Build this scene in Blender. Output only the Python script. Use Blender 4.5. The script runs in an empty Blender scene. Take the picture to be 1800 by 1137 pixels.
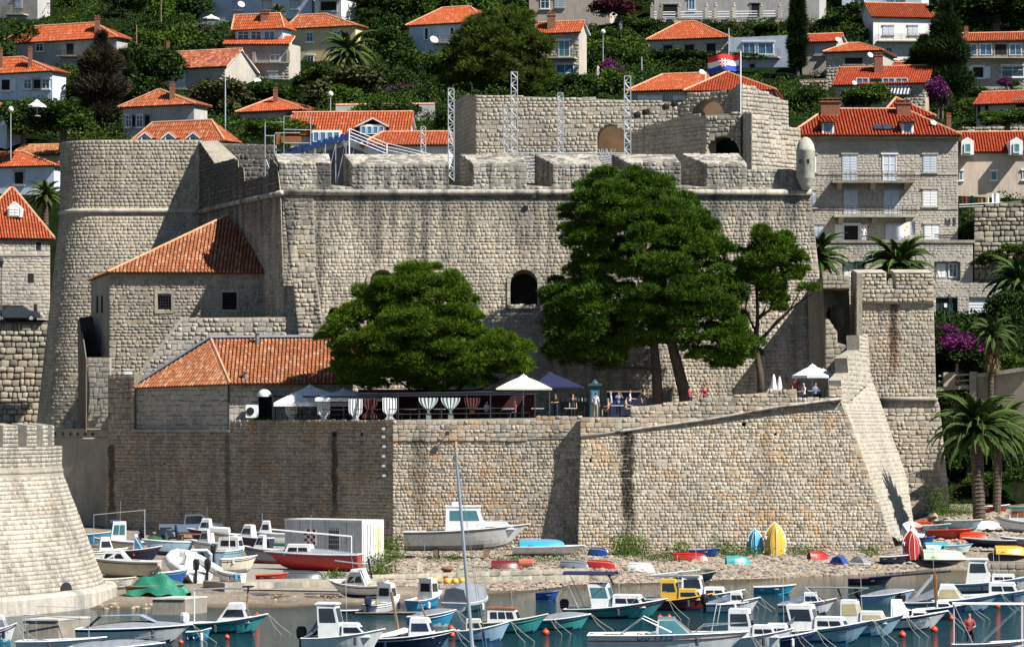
import bpy, bmesh, math, random
import numpy as np
from mathutils import Vector, Matrix, Euler
from mathutils.geometry import tessellate_polygon
V = Vector
R = math.radians
random.seed(7); rng = np.random.default_rng(7)
S = bpy.context.scene
COL = S.collection

# ------------------------------------------------------------------ camera, sky, sun, exposure
EYE, FPX, HZ = 9.5, 6000.0, 745.0          # eye height above the water, focal length and horizon row of the photograph
cam = bpy.data.objects.new('camera', bpy.data.cameras.new('camera')); COL.objects.link(cam)
cam.location = (0, 0, EYE); cam.rotation_euler = (R(90), 0, 0)
cam.data.sensor_width = 36; cam.data.lens = FPX/1800*36; cam.data.shift_y = (HZ-568.5)/1800
cam.data.clip_start = 1; cam.data.clip_end = 3000
S.camera = cam
SUN_AZ, SUN_EL = R(124), R(47)             # clockwise from +Y
w = bpy.data.worlds.new('World'); S.world = w; w.use_nodes = True
wn = w.node_tree; bg = wn.nodes['Background']
sky = wn.nodes.new('ShaderNodeTexSky'); sky.sky_type = 'NISHITA'; sky.sun_disc = False
sky.sun_elevation = SUN_EL; sky.sun_rotation = SUN_AZ; sky.air_density = 0.8; sky.dust_density = 0.0; sky.ozone_density = 1.5
wn.links.new(sky.outputs[0], bg.inputs[0]); bg.inputs[1].default_value = 0.05
SDIR = V((math.sin(SUN_AZ)*math.cos(SUN_EL), math.cos(SUN_AZ)*math.cos(SUN_EL), math.sin(SUN_EL)))
sun = bpy.data.objects.new('sun', bpy.data.lights.new('sun', 'SUN')); COL.objects.link(sun)
sun.data.energy = 5.0; sun.data.angle = R(0.5); sun.data.color = (1, .955, .88)
sun.rotation_euler = SDIR.to_track_quat('Z', 'Y').to_euler(); sun.location = (60, -40, 90)
S.view_settings.view_transform = 'Standard'; S.view_settings.look = 'None'
S.view_settings.exposure = 0.90; S.view_settings.gamma = 1
S.render.engine = 'CYCLES'
S.cycles.max_bounces = 4; S.cycles.diffuse_bounces = 1; S.cycles.glossy_bounces = 2
S.cycles.transparent_max_bounces = 4; S.cycles.use_denoising = True

# ------------------------------------------------------------------ pixel rays to points of the place
def P(px, py, d): return V(((px-900)*d/FPX, d, EYE-(py-HZ)*d/FPX))
def HX(px, d): return (px-900)*d/FPX
def ZY(py, d): return EYE-(py-HZ)*d/FPX
class PL:
    """A wall plane through two plan points (px, depth); lean = metres back per metre up from eye height."""
    def __init__(s, a, b, lean=0.0):
        A = P(a[0], HZ, a[1]); B = P(b[0], HZ, b[1])
        s.o = A; s.u = (B-A).normalized(); nh = V((s.u.y, -s.u.x, 0))
        s.v = (V((0, 0, 1))-nh*lean).normalized(); s.n = s.u.cross(s.v).normalized()
    def hit(s, px, py):
        c = V((0, 0, EYE)); d = V(((px-900)/FPX, 1, -(py-HZ)/FPX))
        return c+d*(s.n.dot(s.o-c)/s.n.dot(d))
    def uv(s, p): q = p-s.o; return (q.dot(s.u), q.dot(s.v))
    def pt(s, u, v, out=0.0): return s.o+s.u*u+s.v*v+s.n*out

# ------------------------------------------------------------------ materials
def L(nt, a, b): nt.links.new(a, b)
def nd(nt, t, **k):
    n = nt.nodes.new('ShaderNode'+t)
    for a, b in k.items():
        if a.startswith('i_'):
            key = a[2:]; n.inputs[int(key) if key.isdigit() else key].default_value = b
        else: setattr(n, a, b)
    return n
def mth(nt, op, a, b=None, c=None):
    n = nt.nodes.new('ShaderNodeMath'); n.operation = op
    for i, x in enumerate((a, b, c)):
        if x is None: continue
        if isinstance(x, (int, float)): n.inputs[i].default_value = x
        else: L(nt, x, n.inputs[i])
    return n.outputs[0]
def mixc(nt, fac, a, b, mode='MIX'):
    n = nt.nodes.new('ShaderNodeMix'); n.data_type = 'RGBA'; n.blend_type = mode
    for i, x in ((0, fac), (6, a), (7, b)):
        if isinstance(x, (int, float)): n.inputs[i].default_value = x
        elif isinstance(x, tuple): n.inputs[i].default_value = (*x[:3], 1)
        else: L(nt, x, n.inputs[i])
    return n.outputs[2]
def ramp(nt, f, *st):
    n = nt.nodes.new('ShaderNodeValToRGB'); e = n.color_ramp.elements
    while len(e) < len(st): e.new(0.5)
    for q, (p, c) in zip(e, st):
        q.position = p; q.color = (*c, 1) if isinstance(c, tuple) else (c, c, c, 1)
    L(nt, f, n.inputs[0]); return n.outputs[0]
MATS = {}
def newmat(name):
    m = bpy.data.materials.new(name); m.use_nodes = True
    nt = m.node_tree; return m, nt, nt.nodes['Principled BSDF']
def mat(name, c, rough=.6, var=.14, scale=1.6, metal=0.0, spec=.35, bump=0.0, dirt=0.0):
    """Plain painted or woven surface: grain, blotches and some grime."""
    if name in MATS: return MATS[name]
    m, nt, b = newmat(name)
    tc = nd(nt, 'TexCoord').outputs['Object']
    oi = nd(nt, 'ObjectInfo')
    n1 = nd(nt, 'TexNoise', i_Scale=scale, i_Detail=6.0, i_Roughness=.65); L(nt, tc, n1.inputs[0])
    f = ramp(nt, n1.outputs[0], (.28, 1-var*1.6), (.72, 1+var))
    col = mixc(nt, 1.0, tuple(c), f, 'MULTIPLY')
    if dirt:
        mp = nd(nt, 'Mapping'); mp.inputs['Scale'].default_value = (5, 5, .6); L(nt, tc, mp.inputs[0])
        n2 = nd(nt, 'TexNoise', i_Scale=1.0, i_Detail=5.0); L(nt, mp.outputs[0], n2.inputs[0])
        df = ramp(nt, n2.outputs[0], (.52, 0.0), (.75, dirt))
        col = mixc(nt, df, col, (.10, .075, .05))
    L(nt, col, b.inputs['Base Color'])
    r = ramp(nt, n1.outputs[0], (.2, min(1, rough+.08)), (.8, max(0, rough-.08))); L(nt, r, b.inputs['Roughness'])
    b.inputs['Metallic'].default_value = metal; b.inputs['Specular IOR Level'].default_value = spec
    if bump:
        bp = nd(nt, 'Bump', i_Strength=bump, i_Distance=.03); L(nt, n1.outputs[0], bp.inputs['Height']); L(nt, bp.outputs[0], b.inputs['Normal'])
    MATS[name] = m; return m
def stone_mat(name, c, rust=.25, streak=.35, stains=(), tone=.38, warm=1.0, band=None):
    """Limestone: every stone its own tone, patches of lichen and rust, grey run-off streaks, named stains (x, half width, z0, z1, strength, colour)."""
    if name in MATS: return MATS[name]
    m, nt, b = newmat(name)
    g = nd(nt, 'NewGeometry'); oi = nd(nt, 'ObjectInfo')
    r = mth(nt, 'FRACT', mth(nt, 'ADD', g.outputs['Random Per Island'], oi.outputs['Random']))
    c = np.array(c)
    def k(f, t=(1, 1, 1)): return tuple(float(x) for x in np.clip(c*f*np.array(t), 0, .8))
    col = ramp(nt, r, (0, k(1-tone*1.15)), (.18, k(1-tone*.5, (1.01, 1, .97))), (.45, k(1)), (.7, k(1+tone*.28, (1, 1, 1.0))), (.86, k(.95, (1.06, .99, .88))), (1, k(1+tone*.5)))
    pos = g.outputs['Position']
    big = nd(nt, 'TexNoise', i_Scale=.22, i_Detail=7.0, i_Roughness=.62); L(nt, pos, big.inputs[0])
    col = mixc(nt, 1.0, col, ramp(nt, big.outputs[0], (.3, (.74, .75, .77)), (.55, (1.0, .99, .97)), (.75, (1.10, 1.08, 1.04))), 'MULTIPLY')
    if rust:
        mp0 = nd(nt, 'Mapping'); mp0.inputs['Location'].default_value = (31, 7, 13); L(nt, pos, mp0.inputs[0])
        rn = nd(nt, 'TexNoise', i_Scale=.42, i_Detail=6.0, i_Roughness=.7); L(nt, mp0.outputs[0], rn.inputs[0])
        col = mixc(nt, ramp(nt, rn.outputs[0], (.53, 0.0), (.72, rust*1.5)), col, k(.82, (1.25, .86, .52)))
        if rust > .3: col = mixc(nt, mth(nt, 'MULTIPLY', mth(nt, 'GREATER_THAN', mth(nt, 'FRACT', mth(nt, 'MULTIPLY', r, 37.7)), .72), ramp(nt, rn.outputs[0], (.42, 0.02), (.62, rust*1.2))), col, k(.85, (1.3, .9, .55)))
    if streak:
        mp = nd(nt, 'Mapping'); mp.inputs['Scale'].default_value = (.95, .95, .075); L(nt, pos, mp.inputs[0])
        sn = nd(nt, 'TexNoise', i_Scale=1.0, i_Detail=6.0, i_Roughness=.68); L(nt, mp.outputs[0], sn.inputs[0])
        sf = ramp(nt, sn.outputs[0], (.46, 0.0), (.64, streak))
        col = mixc(nt, sf, col, (.075, .075, .075))
    sx = nd(nt, 'SeparateXYZ'); L(nt, pos, sx.inputs[0])
    wob = nd(nt, 'TexNoise', i_Scale=1.3, i_Detail=5.0, i_Roughness=.7); L(nt, pos, wob.inputs[0])
    wv = mth(nt, 'SUBTRACT', wob.outputs[0], .5)
    for (x0, hw, z0, z1, st, sc) in stains:
        dx = mth(nt, 'ABSOLUTE', mth(nt, 'ADD', mth(nt, 'SUBTRACT', sx.outputs[0], x0), mth(nt, 'MULTIPLY', wv, hw*1.8)))
        a = nd(nt, 'MapRange', interpolation_type='SMOOTHSTEP'); a.inputs[1].default_value = hw; a.inputs[2].default_value = hw*.35; L(nt, dx, a.inputs[0])
        zb = nd(nt, 'MapRange', interpolation_type='SMOOTHSTEP'); zb.inputs[1].default_value = z0; zb.inputs[2].default_value = z0+(z1-z0)*.35; L(nt, mth(nt, 'ADD', sx.outputs[2], mth(nt, 'MULTIPLY', wv, 1.5)), zb.inputs[0])
        zt = mth(nt, 'LESS_THAN', sx.outputs[2], z1)
        f = mth(nt, 'MULTIPLY', mth(nt, 'MULTIPLY', mth(nt, 'MULTIPLY', a.outputs[0], zb.outputs[0]), zt), st)
        col = mixc(nt, f, col, tuple(sc))
    if band:   # a belt of black crust under a moulding: (z_low, z_high, strength)
        zb = nd(nt, 'MapRange', interpolation_type='SMOOTHSTEP'); zb.inputs[1].default_value = band[0]; zb.inputs[2].default_value = band[1]
        L(nt, mth(nt, 'ADD', sx.outputs[2], mth(nt, 'MULTIPLY', mth(nt, 'SUBTRACT', sn.outputs[0], .5), 9.0)), zb.inputs[0])
        col = mixc(nt, mth(nt, 'MULTIPLY', zb.outputs[0], band[2]), col, (.06, .062, .065))
    fn = nd(nt, 'TexNoise', i_Scale=5.0, i_Detail=8.0, i_Roughness=.75); L(nt, pos, fn.inputs[0])
    col = mixc(nt, 1.0, col, ramp(nt, fn.outputs[0], (.3, .72), (.7, 1.18)), 'MULTIPLY')
    L(nt, col, b.inputs['Base Color']); b.inputs['Roughness'].default_value = .95; b.inputs['Specular IOR Level'].default_value = .04
    bp = nd(nt, 'Bump', i_Strength=.7, i_Distance=.06); L(nt, fn.outputs[0], bp.inputs['Height']); L(nt, bp.outputs[0], b.inputs['Normal'])
    MATS[name] = m; return m
def tile_mat(name, c, var=.3, old=.2):
    if name in MATS: return MATS[name]
    m, nt, b = newmat(name)
    g = nd(nt, 'NewGeometry'); c = np.array(c)
    def k(f, t=(1, 1, 1)): return tuple(float(x) for x in np.clip(c*f*np.array(t), 0, .8))
    col = ramp(nt, g.outputs['Random Per Island'], (0, k(1-var)), (.3, k(1-var*.3)), (.6, k(1)), (.85, k(1+var*.6, (1, 1.25, 1.5))), (1, k(1+var, (.95, 1.6, 2.2))))
    n1 = nd(nt, 'TexNoise', i_Scale=.5, i_Detail=6.0, i_Roughness=.7); L(nt, g.outputs['Position'], n1.inputs[0])
    col = mixc(nt, ramp(nt, n1.outputs[0], (.45, 0.0), (.75, old)), col, (.10, .06, .045))
    L(nt, col, b.inputs['Base Color']); b.inputs['Roughness'].default_value = .9; b.inputs['Specular IOR Level'].default_value = .06
    MATS[name] = m; return m
def leaf_mat(name, c1, c2, trans=.12):
    if name in MATS: return MATS[name]
    m, nt, b = newmat(name)
    g = nd(nt, 'NewGeometry'); oi = nd(nt, 'ObjectInfo')
    r = mth(nt, 'FRACT', mth(nt, 'ADD', g.outputs['Random Per Island'], mth(nt, 'MULTIPLY', oi.outputs['Random'], .6)))
    n1 = nd(nt, 'TexNoise', i_Scale=.45, i_Detail=4.0); L(nt, g.outputs['Position'], n1.inputs[0])
    f = mth(nt, 'ADD', mth(nt, 'MULTIPLY', r, .55), mth(nt, 'MULTIPLY', n1.outputs[0], .5))
    col = ramp(nt, f, (.15, tuple(c1)), (.8, tuple(c2)))
    L(nt, col, b.inputs['Base Color']); b.inputs['Roughness'].default_value = .6; b.inputs['Specular IOR Level'].default_value = .07
    if trans:
        t = nd(nt, 'BsdfTranslucent'); L(nt, col, t.inputs[0]); mx = nd(nt, 'MixShader', i_0=trans)
        L(nt, b.outputs[0], mx.inputs[1]); L(nt, t.outputs[0], mx.inputs[2]); L(nt, mx.outputs[0], nt.nodes['Material Output'].inputs[0])
    MATS[name] = m; return m

# ------------------------------------------------------------------ meshes and objects
OFF = {}
class MB:
    def __init__(s): s.v = []; s.f = []; s.m = []
    def add(s, vs, fs, mi=0):
        o = len(s.v); s.v += [tuple(x) for x in vs]; s.f += [tuple(i+o for i in f) for f in fs]; s.m += [mi]*len(fs)
    def hexa(s, p, mi=0):   # p: 4 bottom, 4 top
        s.add(p, [(3, 2, 1, 0), (4, 5, 6, 7), (0, 1, 5, 4), (1, 2, 6, 5), (2, 3, 7, 6), (3, 0, 4, 7)], mi)
    def box(s, c, d, mi=0, rz=0.0):
        x, y, z = d[0]/2, d[1]/2, d[2]/2; cs, sn = math.cos(rz), math.sin(rz)
        q = [(-x, -y, -z), (x, -y, -z), (x, y, -z), (-x, y, -z), (-x, -y, z), (x, -y, z), (x, y, z), (-x, y, z)]
        s.hexa([(c[0]+a*cs-b*sn, c[1]+a*sn+b*cs, c[2]+e) for a, b, e in q], mi)
    def obox(s, o, u, v, n, mi=0):   # corner o, edge vectors
        o, u, v, n = V(o), V(u), V(v), V(n)
        s.hexa([o, o+u, o+u+n, o+n, o+v, o+u+v, o+u+v+n, o+n+v], mi)
    def tube(s, pts, r, k=6, mi=0, cap=True):
        pts = [V(p) for p in pts]; n = len(pts); rs = r if isinstance(r, (list, tuple)) else [r]*n
        vs = []
        for i, p in enumerate(pts):
            t = (pts[min(i+1, n-1)]-pts[max(i-1, 0)]).normalized()
            a = t.cross(V((0, 0, 1)) if abs(t.z) < .92 else V((1, 0, 0))).normalized(); b = t.cross(a)
            vs += [p+(a*math.cos(2*math.pi*j/k)+b*math.sin(2*math.pi*j/k))*rs[i] for j in range(k)]
        fs = [(i*k+j, i*k+(j+1) % k, (i+1)*k+(j+1) % k, (i+1)*k+j) for i in range(n-1) for j in range(k)]
        if cap: fs += [tuple(range(k))[::-1], tuple(range((n-1)*k, n*k))]
        s.add(vs, fs, mi)
    def loft(s, secs, closed=False, cap=True, mi=0):
        k = len(secs[0]); vs = [p for q in secs for p in q]; kk = k if closed else k-1
        fs = [(i*k+j, i*k+(j+1) % k, (i+1)*k+(j+1) % k, (i+1)*k+j) for i in range(len(secs)-1) for j in range(kk)]
        if cap: fs += [tuple(range(k))[::-1], tuple(range(len(vs)-k, len(vs)))]
        s.add(vs, fs, mi)
    def lathe(s, c, prof, k=16, mi=0, ang=2*math.pi):
        secs = [[(c[0]+r*math.cos(ang*j/k), c[1]+r*math.sin(ang*j/k), c[2]+z) for j in range(k)] for r, z in prof]
        s.loft(secs, True, True, mi)
    def slab(s, polys, n, th, mi=0):   # polygon with holes, given thickness behind it
        polys = [[V(p) for p in q] for q in polys]; flat = [p for q in polys for p in q]; N = len(flat); n = V(n)
        tr = tessellate_polygon(polys)
        fs = [tuple(t) for t in tr]+[tuple(i+N for i in t[::-1]) for t in tr]; o = 0
        for q in polys:
            k = len(q); fs += [(o+i, o+(i+1) % k, N+o+(i+1) % k, N+o+i) for i in range(k)]; o += k
        s.add(flat+[p-n*th for p in flat], fs, mi)
    def grid(s, f, us, vs, mi=0):
        k = len(vs); s.add([f(u, v) for u in us for v in vs], [(i*k+j, i*k+j+1, (i+1)*k+j+1, (i+1)*k+j) for i in range(len(us)-1) for j in range(k-1)], mi)
    def build(s, name, mats, parent=None, kind=None, label=None, smooth=False):
        return mk(name, np.array([tuple(x) for x in s.v], dtype=np.float32).reshape(-1, 3), s.f, mats, parent, kind, label, s.m, smooth)
def mesh_from(name, vs, fs, mats, mi=None, smooth=False):
    me = bpy.data.meshes.new(name)
    if isinstance(fs, np.ndarray):   # n x k array of one face size
        n, k = fs.shape
        me.vertices.add(len(vs)); me.vertices.foreach_set('co', np.ascontiguousarray(vs, dtype=np.float32).ravel())
        me.loops.add(n*k); me.loops.foreach_set('vertex_index', np.ascontiguousarray(fs, dtype=np.int32).ravel())
        me.polygons.add(n); me.polygons.foreach_set('loop_start', np.arange(0, n*k, k, dtype=np.int32))
        me.update(calc_edges=True)
    else:
        me.from_pydata([tuple(map(float, v)) for v in vs], [], fs)
    mats = mats if isinstance(mats, (list, tuple)) else [mats]
    for m in mats: me.materials.append(m)
    if mi is not None and len(mats) > 1: me.polygons.foreach_set('material_index', np.array(mi, dtype=np.int32))
    if smooth: me.polygons.foreach_set('use_smooth', [True]*len(me.polygons))
    me.update(); return me
def mk(name, vs, fs, mats, parent=None, kind=None, label=None, mi=None, smooth=False):
    off = OFF.get(parent.name, V((0, 0, 0))) if parent else V((0, 0, 0))
    if off.length: vs = np.asarray(vs, dtype=np.float32)-np.array(off, dtype=np.float32)
    return link(name, mesh_from(name, vs, fs, mats, mi, smooth), parent, kind, label)
def link(name, me, parent=None, kind=None, label=None):
    o = bpy.data.objects.new(name, me); COL.objects.link(o)
    if parent: o.parent = parent; OFF[o.name] = OFF.get(parent.name, V((0, 0, 0)))
    if kind: o['kind'] = kind
    if label: o['label'] = label
    return o
def thing(name, label, cat, loc=(0, 0, 0), group=None, rot=None, local=False):
    """An Empty at the thing's base; parts are given in world coordinates unless local."""
    o = bpy.data.objects.new(name, None); COL.objects.link(o); o.empty_display_size = .3
    o.location = loc; o['label'] = label; o['category'] = cat
    if group: o['group'] = group
    if rot: o.rotation_euler = rot
    OFF[o.name] = V((0, 0, 0)) if local else V(loc)
    return o
def tag(o, label, cat, group=None):
    o['label'] = label; o['category'] = cat
    if group: o['group'] = group
    return o
def dup(root, loc, rot=None, scale=None, label=None, group=None):
    r = root.copy(); COL.objects.link(r); r.location = loc
    if rot is not None: r.rotation_euler = rot
    if scale is not None: r.scale = (scale,)*3 if isinstance(scale, (int, float)) else scale
    if label: r['label'] = label
    if group: r['group'] = group
    for ch in root.children:
        c = ch.copy(); COL.objects.link(c); c.parent = r
        for g in ch.children:
            d = g.copy(); COL.objects.link(d); d.parent = c
    return r

# ------------------------------------------------------------------ masonry: every stone is geometry
def _variants(flat=False):
    out = []
    for q in range(6):
        r2 = random.Random(q); c = .04 if flat else .14; b = []
        for (x, y) in ((-.5+c, -.5), (.5-c, -.5), (.5, -.5+c), (.5, .5-c), (.5-c, .5), (-.5+c, .5), (-.5, .5-c), (-.5, -.5+c)):
            b.append((x*(1+r2.uniform(-.05, .02)), y*(1+r2.uniform(-.06, .02))))
        outer = [(x, y, 0) for x, y in b]
        front = [(x*.955, y*.93, .9) for x, y in b] if flat else [(x*r2.uniform(.87, .95), y*r2.uniform(.85, .94), r2.uniform(.8, 1.0)) for x, y in b]
        vs = outer+front+[(r2.uniform(-.1, .1), r2.uniform(-.1, .1), 1.0 if flat else 1.05)]
        fs = []
        for i in range(8):
            j = (i+1) % 8; fs += [(i, j, 8+j), (i, 8+j, 8+i), (8+i, 8+j, 16)]
        out.append((np.array(vs, dtype=np.float32), np.array(fs, dtype=np.int32)))
    return out
STV = _variants(); STF = _variants(True); STM = {}
def tilt(u, v):
    a = random.gauss(0, .025); return u+v*a, v-u*a
class Stones:
    def __init__(s): s.L = []
    def put(s, p, u, v, n, w, h, d): s.L.append((tuple(p), tuple(u), tuple(v), tuple(n), w, h, d))
    def panel(s, pl, polys, sw=.42, sh=.3, dep=.07, gap=.024, jit=.4, min_w=.12):
        q = [[pl.uv(V(p)) for p in poly] for poly in polys]
        v0 = min(b for poly in q for a, b in poly); v1 = max(b for poly in q for a, b in poly)
        v = v0; tall = 0
        while v < v1-.06:
            h = sh*random.uniform(.74, 1.3); vm = v+h/2
            xs = []
            for poly in q:
                for i in range(len(poly)):
                    a, b = poly[i], poly[(i+1) % len(poly)]
                    if (a[1] <= vm) != (b[1] <= vm): xs.append(a[0]+(vm-a[1])/(b[1]-a[1])*(b[0]-a[0]))
            xs.sort()
            for k in range(0, len(xs)-1, 2):
                a, b = xs[k], xs[k+1]; u = a
                while u < b-min_w*.5:
                    wd = sw*random.uniform(1-jit, 1+jit*1.4)
                    if b-(u+wd) < min_w*2: wd = b-u
                    hh = h*random.uniform(.88, 1.12)
                    s.put(pl.pt(u+wd/2, vm+random.uniform(-.1, .1)*h, .004), *tilt(pl.u, pl.v), pl.n, wd-gap, hh-gap, dep*random.uniform(.55, 1.35)); u += wd
            v += h
    def surf(s, f, u0, u1, v0, v1, sw=.42, sh=.3, dep=.07, gap=.024, jit=.4):
        v = v0
        while v < v1-.06:
            h = min(sh*random.uniform(.85, 1.18), v1-v); u = u0-random.uniform(0, sw*.5)
            while u < u1:
                wd = sw*random.uniform(1-jit, 1+jit*1.4); a = max(u, u0); bb = min(u+wd, u1); u += wd
                if bb-a < .12: continue
                um, vm = (a+bb)/2, v+h/2; p = f(um, vm); du = f(um+.02, vm)-f(um-.02, vm); dv = f(um, vm+.02)-f(um, vm-.02)
                n = du.cross(dv).normalized(); sc = du.length/.04
                s.put(p+n*.004, du.normalized(), dv.normalized(), n, (bb-a)*sc-gap, h-gap, dep*random.uniform(.55, 1.35))
            v += h
    def emit(s, parent, m, name='stone', most=300, flat=False):
        if not s.L: return
        SV = STF if flat else STV
        off = np.array(OFF.get(parent.name, V((0, 0, 0))))
        key = sorted(range(len(s.L)), key=lambda i: -s.L[i][4]*s.L[i][5]/s.L[i][0][1]**2*(.2+abs(s.L[i][3][1])))
        one, rest = key[:most], key[most:]
        for i in one:
            p, u, v, n, w_, h, d = s.L[i]; q = i % 6
            if (m.name, q, flat) not in STM: STM[(m.name, q, flat)] = mesh_from('stone', SV[q][0], SV[q][1], m)
            o = bpy.data.objects.new(name, STM[(m.name, q, flat)]); COL.objects.link(o); o.parent = parent
            o.matrix_basis = Matrix(((u[0]*w_, v[0]*h, n[0]*d, p[0]-off[0]), (u[1]*w_, v[1]*h, n[1]*d, p[1]-off[1]), (u[2]*w_, v[2]*h, n[2]*d, p[2]-off[2]), (0, 0, 0, 1)))
        if rest:
            vs, fs, o = [], [], 0
            for q in range(6):
                A = [s.L[i] for i in rest if i % 6 == q]
                if not A: continue
                p, u, v, n = (np.array([a[k] for a in A]) for k in range(4)); w_, h, d = (np.array([a[k] for a in A])[:, None] for k in (4, 5, 6))
                t, f = SV[q]
                X = p[:, None]+t[None, :, 0, None]*(u*w_)[:, None]+t[None, :, 1, None]*(v*h)[:, None]+t[None, :, 2, None]*(n*d)[:, None]
                vs.append(X.reshape(-1, 3)); fs.append((f[None]+(np.arange(len(A))*len(t))[:, None, None]+o).reshape(-1, 3)); o += len(A)*len(t)
            mk('stonework', np.concatenate(vs), np.concatenate(fs), m, parent, 'stuff')
def arch(x0, x1, yt, yb, k=8):
    r = (x1-x0)/2; cx = (x0+x1)/2
    return [(x0, yb), (x1, yb)]+[(cx+r*math.cos(math.pi*i/k), yt+r-r*math.sin(math.pi*i/k)) for i in range(k+1)]
def rect(x0, x1, y0, y1): return [(x0, y1), (x1, y1), (x1, y0), (x0, y0)]
def wall(mb, st, pl, poly, holes=(), th=1.2, sw=.42, sh=.3, dep=.07, gap=.024, jit=.4):
    polys = [[pl.hit(*q) for q in poly]]+[[pl.hit(*q) for q in h] for h in holes]
    mb.slab(polys, pl.n, th)
    if st is not None: st.panel(pl, polys, sw, sh, dep, gap, jit)
    return polys
def moulding(parent, pts, r, m, name='cordon'):
    mb = MB(); mb.tube(pts, r, 10); return mb.build(name, m, parent, smooth=True)
DARK = mat('dark_interior', (.012, .012, .014), .9, .2)
def dark_back(parent, pl, hole, depth, name='opening'):
    mb = MB(); mb.add([pl.hit(*q)-pl.n*depth for q in hole], [tuple(range(len(hole)))]); mb.build(name, DARK, parent)

# ------------------------------------------------------------------ the lie of the land
_cols = [(-400, [(100, -3), (172, -.4), (178, .3), (200, .9), (235, 1.4), (250, 1.9), (300, 2.5)]),
         (230, [(100, -3), (172, -.4), (178, .15), (200, .9), (235, 1.5), (250, 1.9), (300, 2.5)]),
         (440, [(100, -3), (172, -.5), (176, 0), (190, .6), (215, 1.0), (240, 1.6), (300, 2)]),
         (690, [(100, -3), (172, -.6), (179, 0), (190, .45), (215, .8), (232, .9), (300, 1)]),
         (900, [(100, -3), (185, -.5), (192, 0), (205, .5), (232, .9), (300, 1)]),
         (1020, [(100, -3), (193, -.5), (200, 0), (212, .5), (230, 1), (300, 1)]),
         (1300, [(100, -3), (200, -.5), (207, 0), (214, .4), (230, 1), (300, 1)]),
         (1560, [(100, -3), (213, -.6), (218, 0), (222, .45), (229.5, 1), (250, 2), (300, 3)]),
         (1650, [(100, -3), (215, -.8), (220.9, -.05), (221.6, 1.22), (232, 2.1), (241, 2.9), (258, 3.4), (300, 5)]),
         (2300, [(100, -3), (215, -.8), (220.9, -.05), (221.6, 1.22), (232, 2.1), (241, 2.9), (258, 3.4), (300, 5)])]
_gd = np.arange(100, 300.1, .5); _gc = np.array([np.interp(_gd, [q[0] for q in c], [q[1] for q in c]) for _, c in _cols])
_gx = np.arange(-400, 2301, 10.0); _gl = np.array([np.interp(_gx, [c[0] for c in _cols], _gc[:, k]) for k in range(len(_gd))]).T.tolist()
def ground(x, y):
    a = min(max((900+FPX*x/y+400)/10, 0), 269.99); b = min(max((y-100)*2, 0), 399.99); i, j = int(a), int(b); f, g = a-i, b-j; p, q = _gl[i], _gl[i+1]
    return (p[j]*(1-f)+q[j]*f)*(1-g)+(p[j+1]*(1-f)+q[j+1]*f)*g
def G(px, py):
    """Where the ray through a pixel meets the shore."""
    d = 120.0; s_ = 2.0
    while d < 264:
        if ZY(py, d) <= ground(HX(px, d), d):
            if s_ < .06: break
            d -= s_; s_ /= 4
        d += s_
    return V((HX(px, d), d, ground(HX(px, d), d)))
def W(px, py): d = FPX*EYE/(py-HZ); return V((HX(px, d), d, 0))

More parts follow.
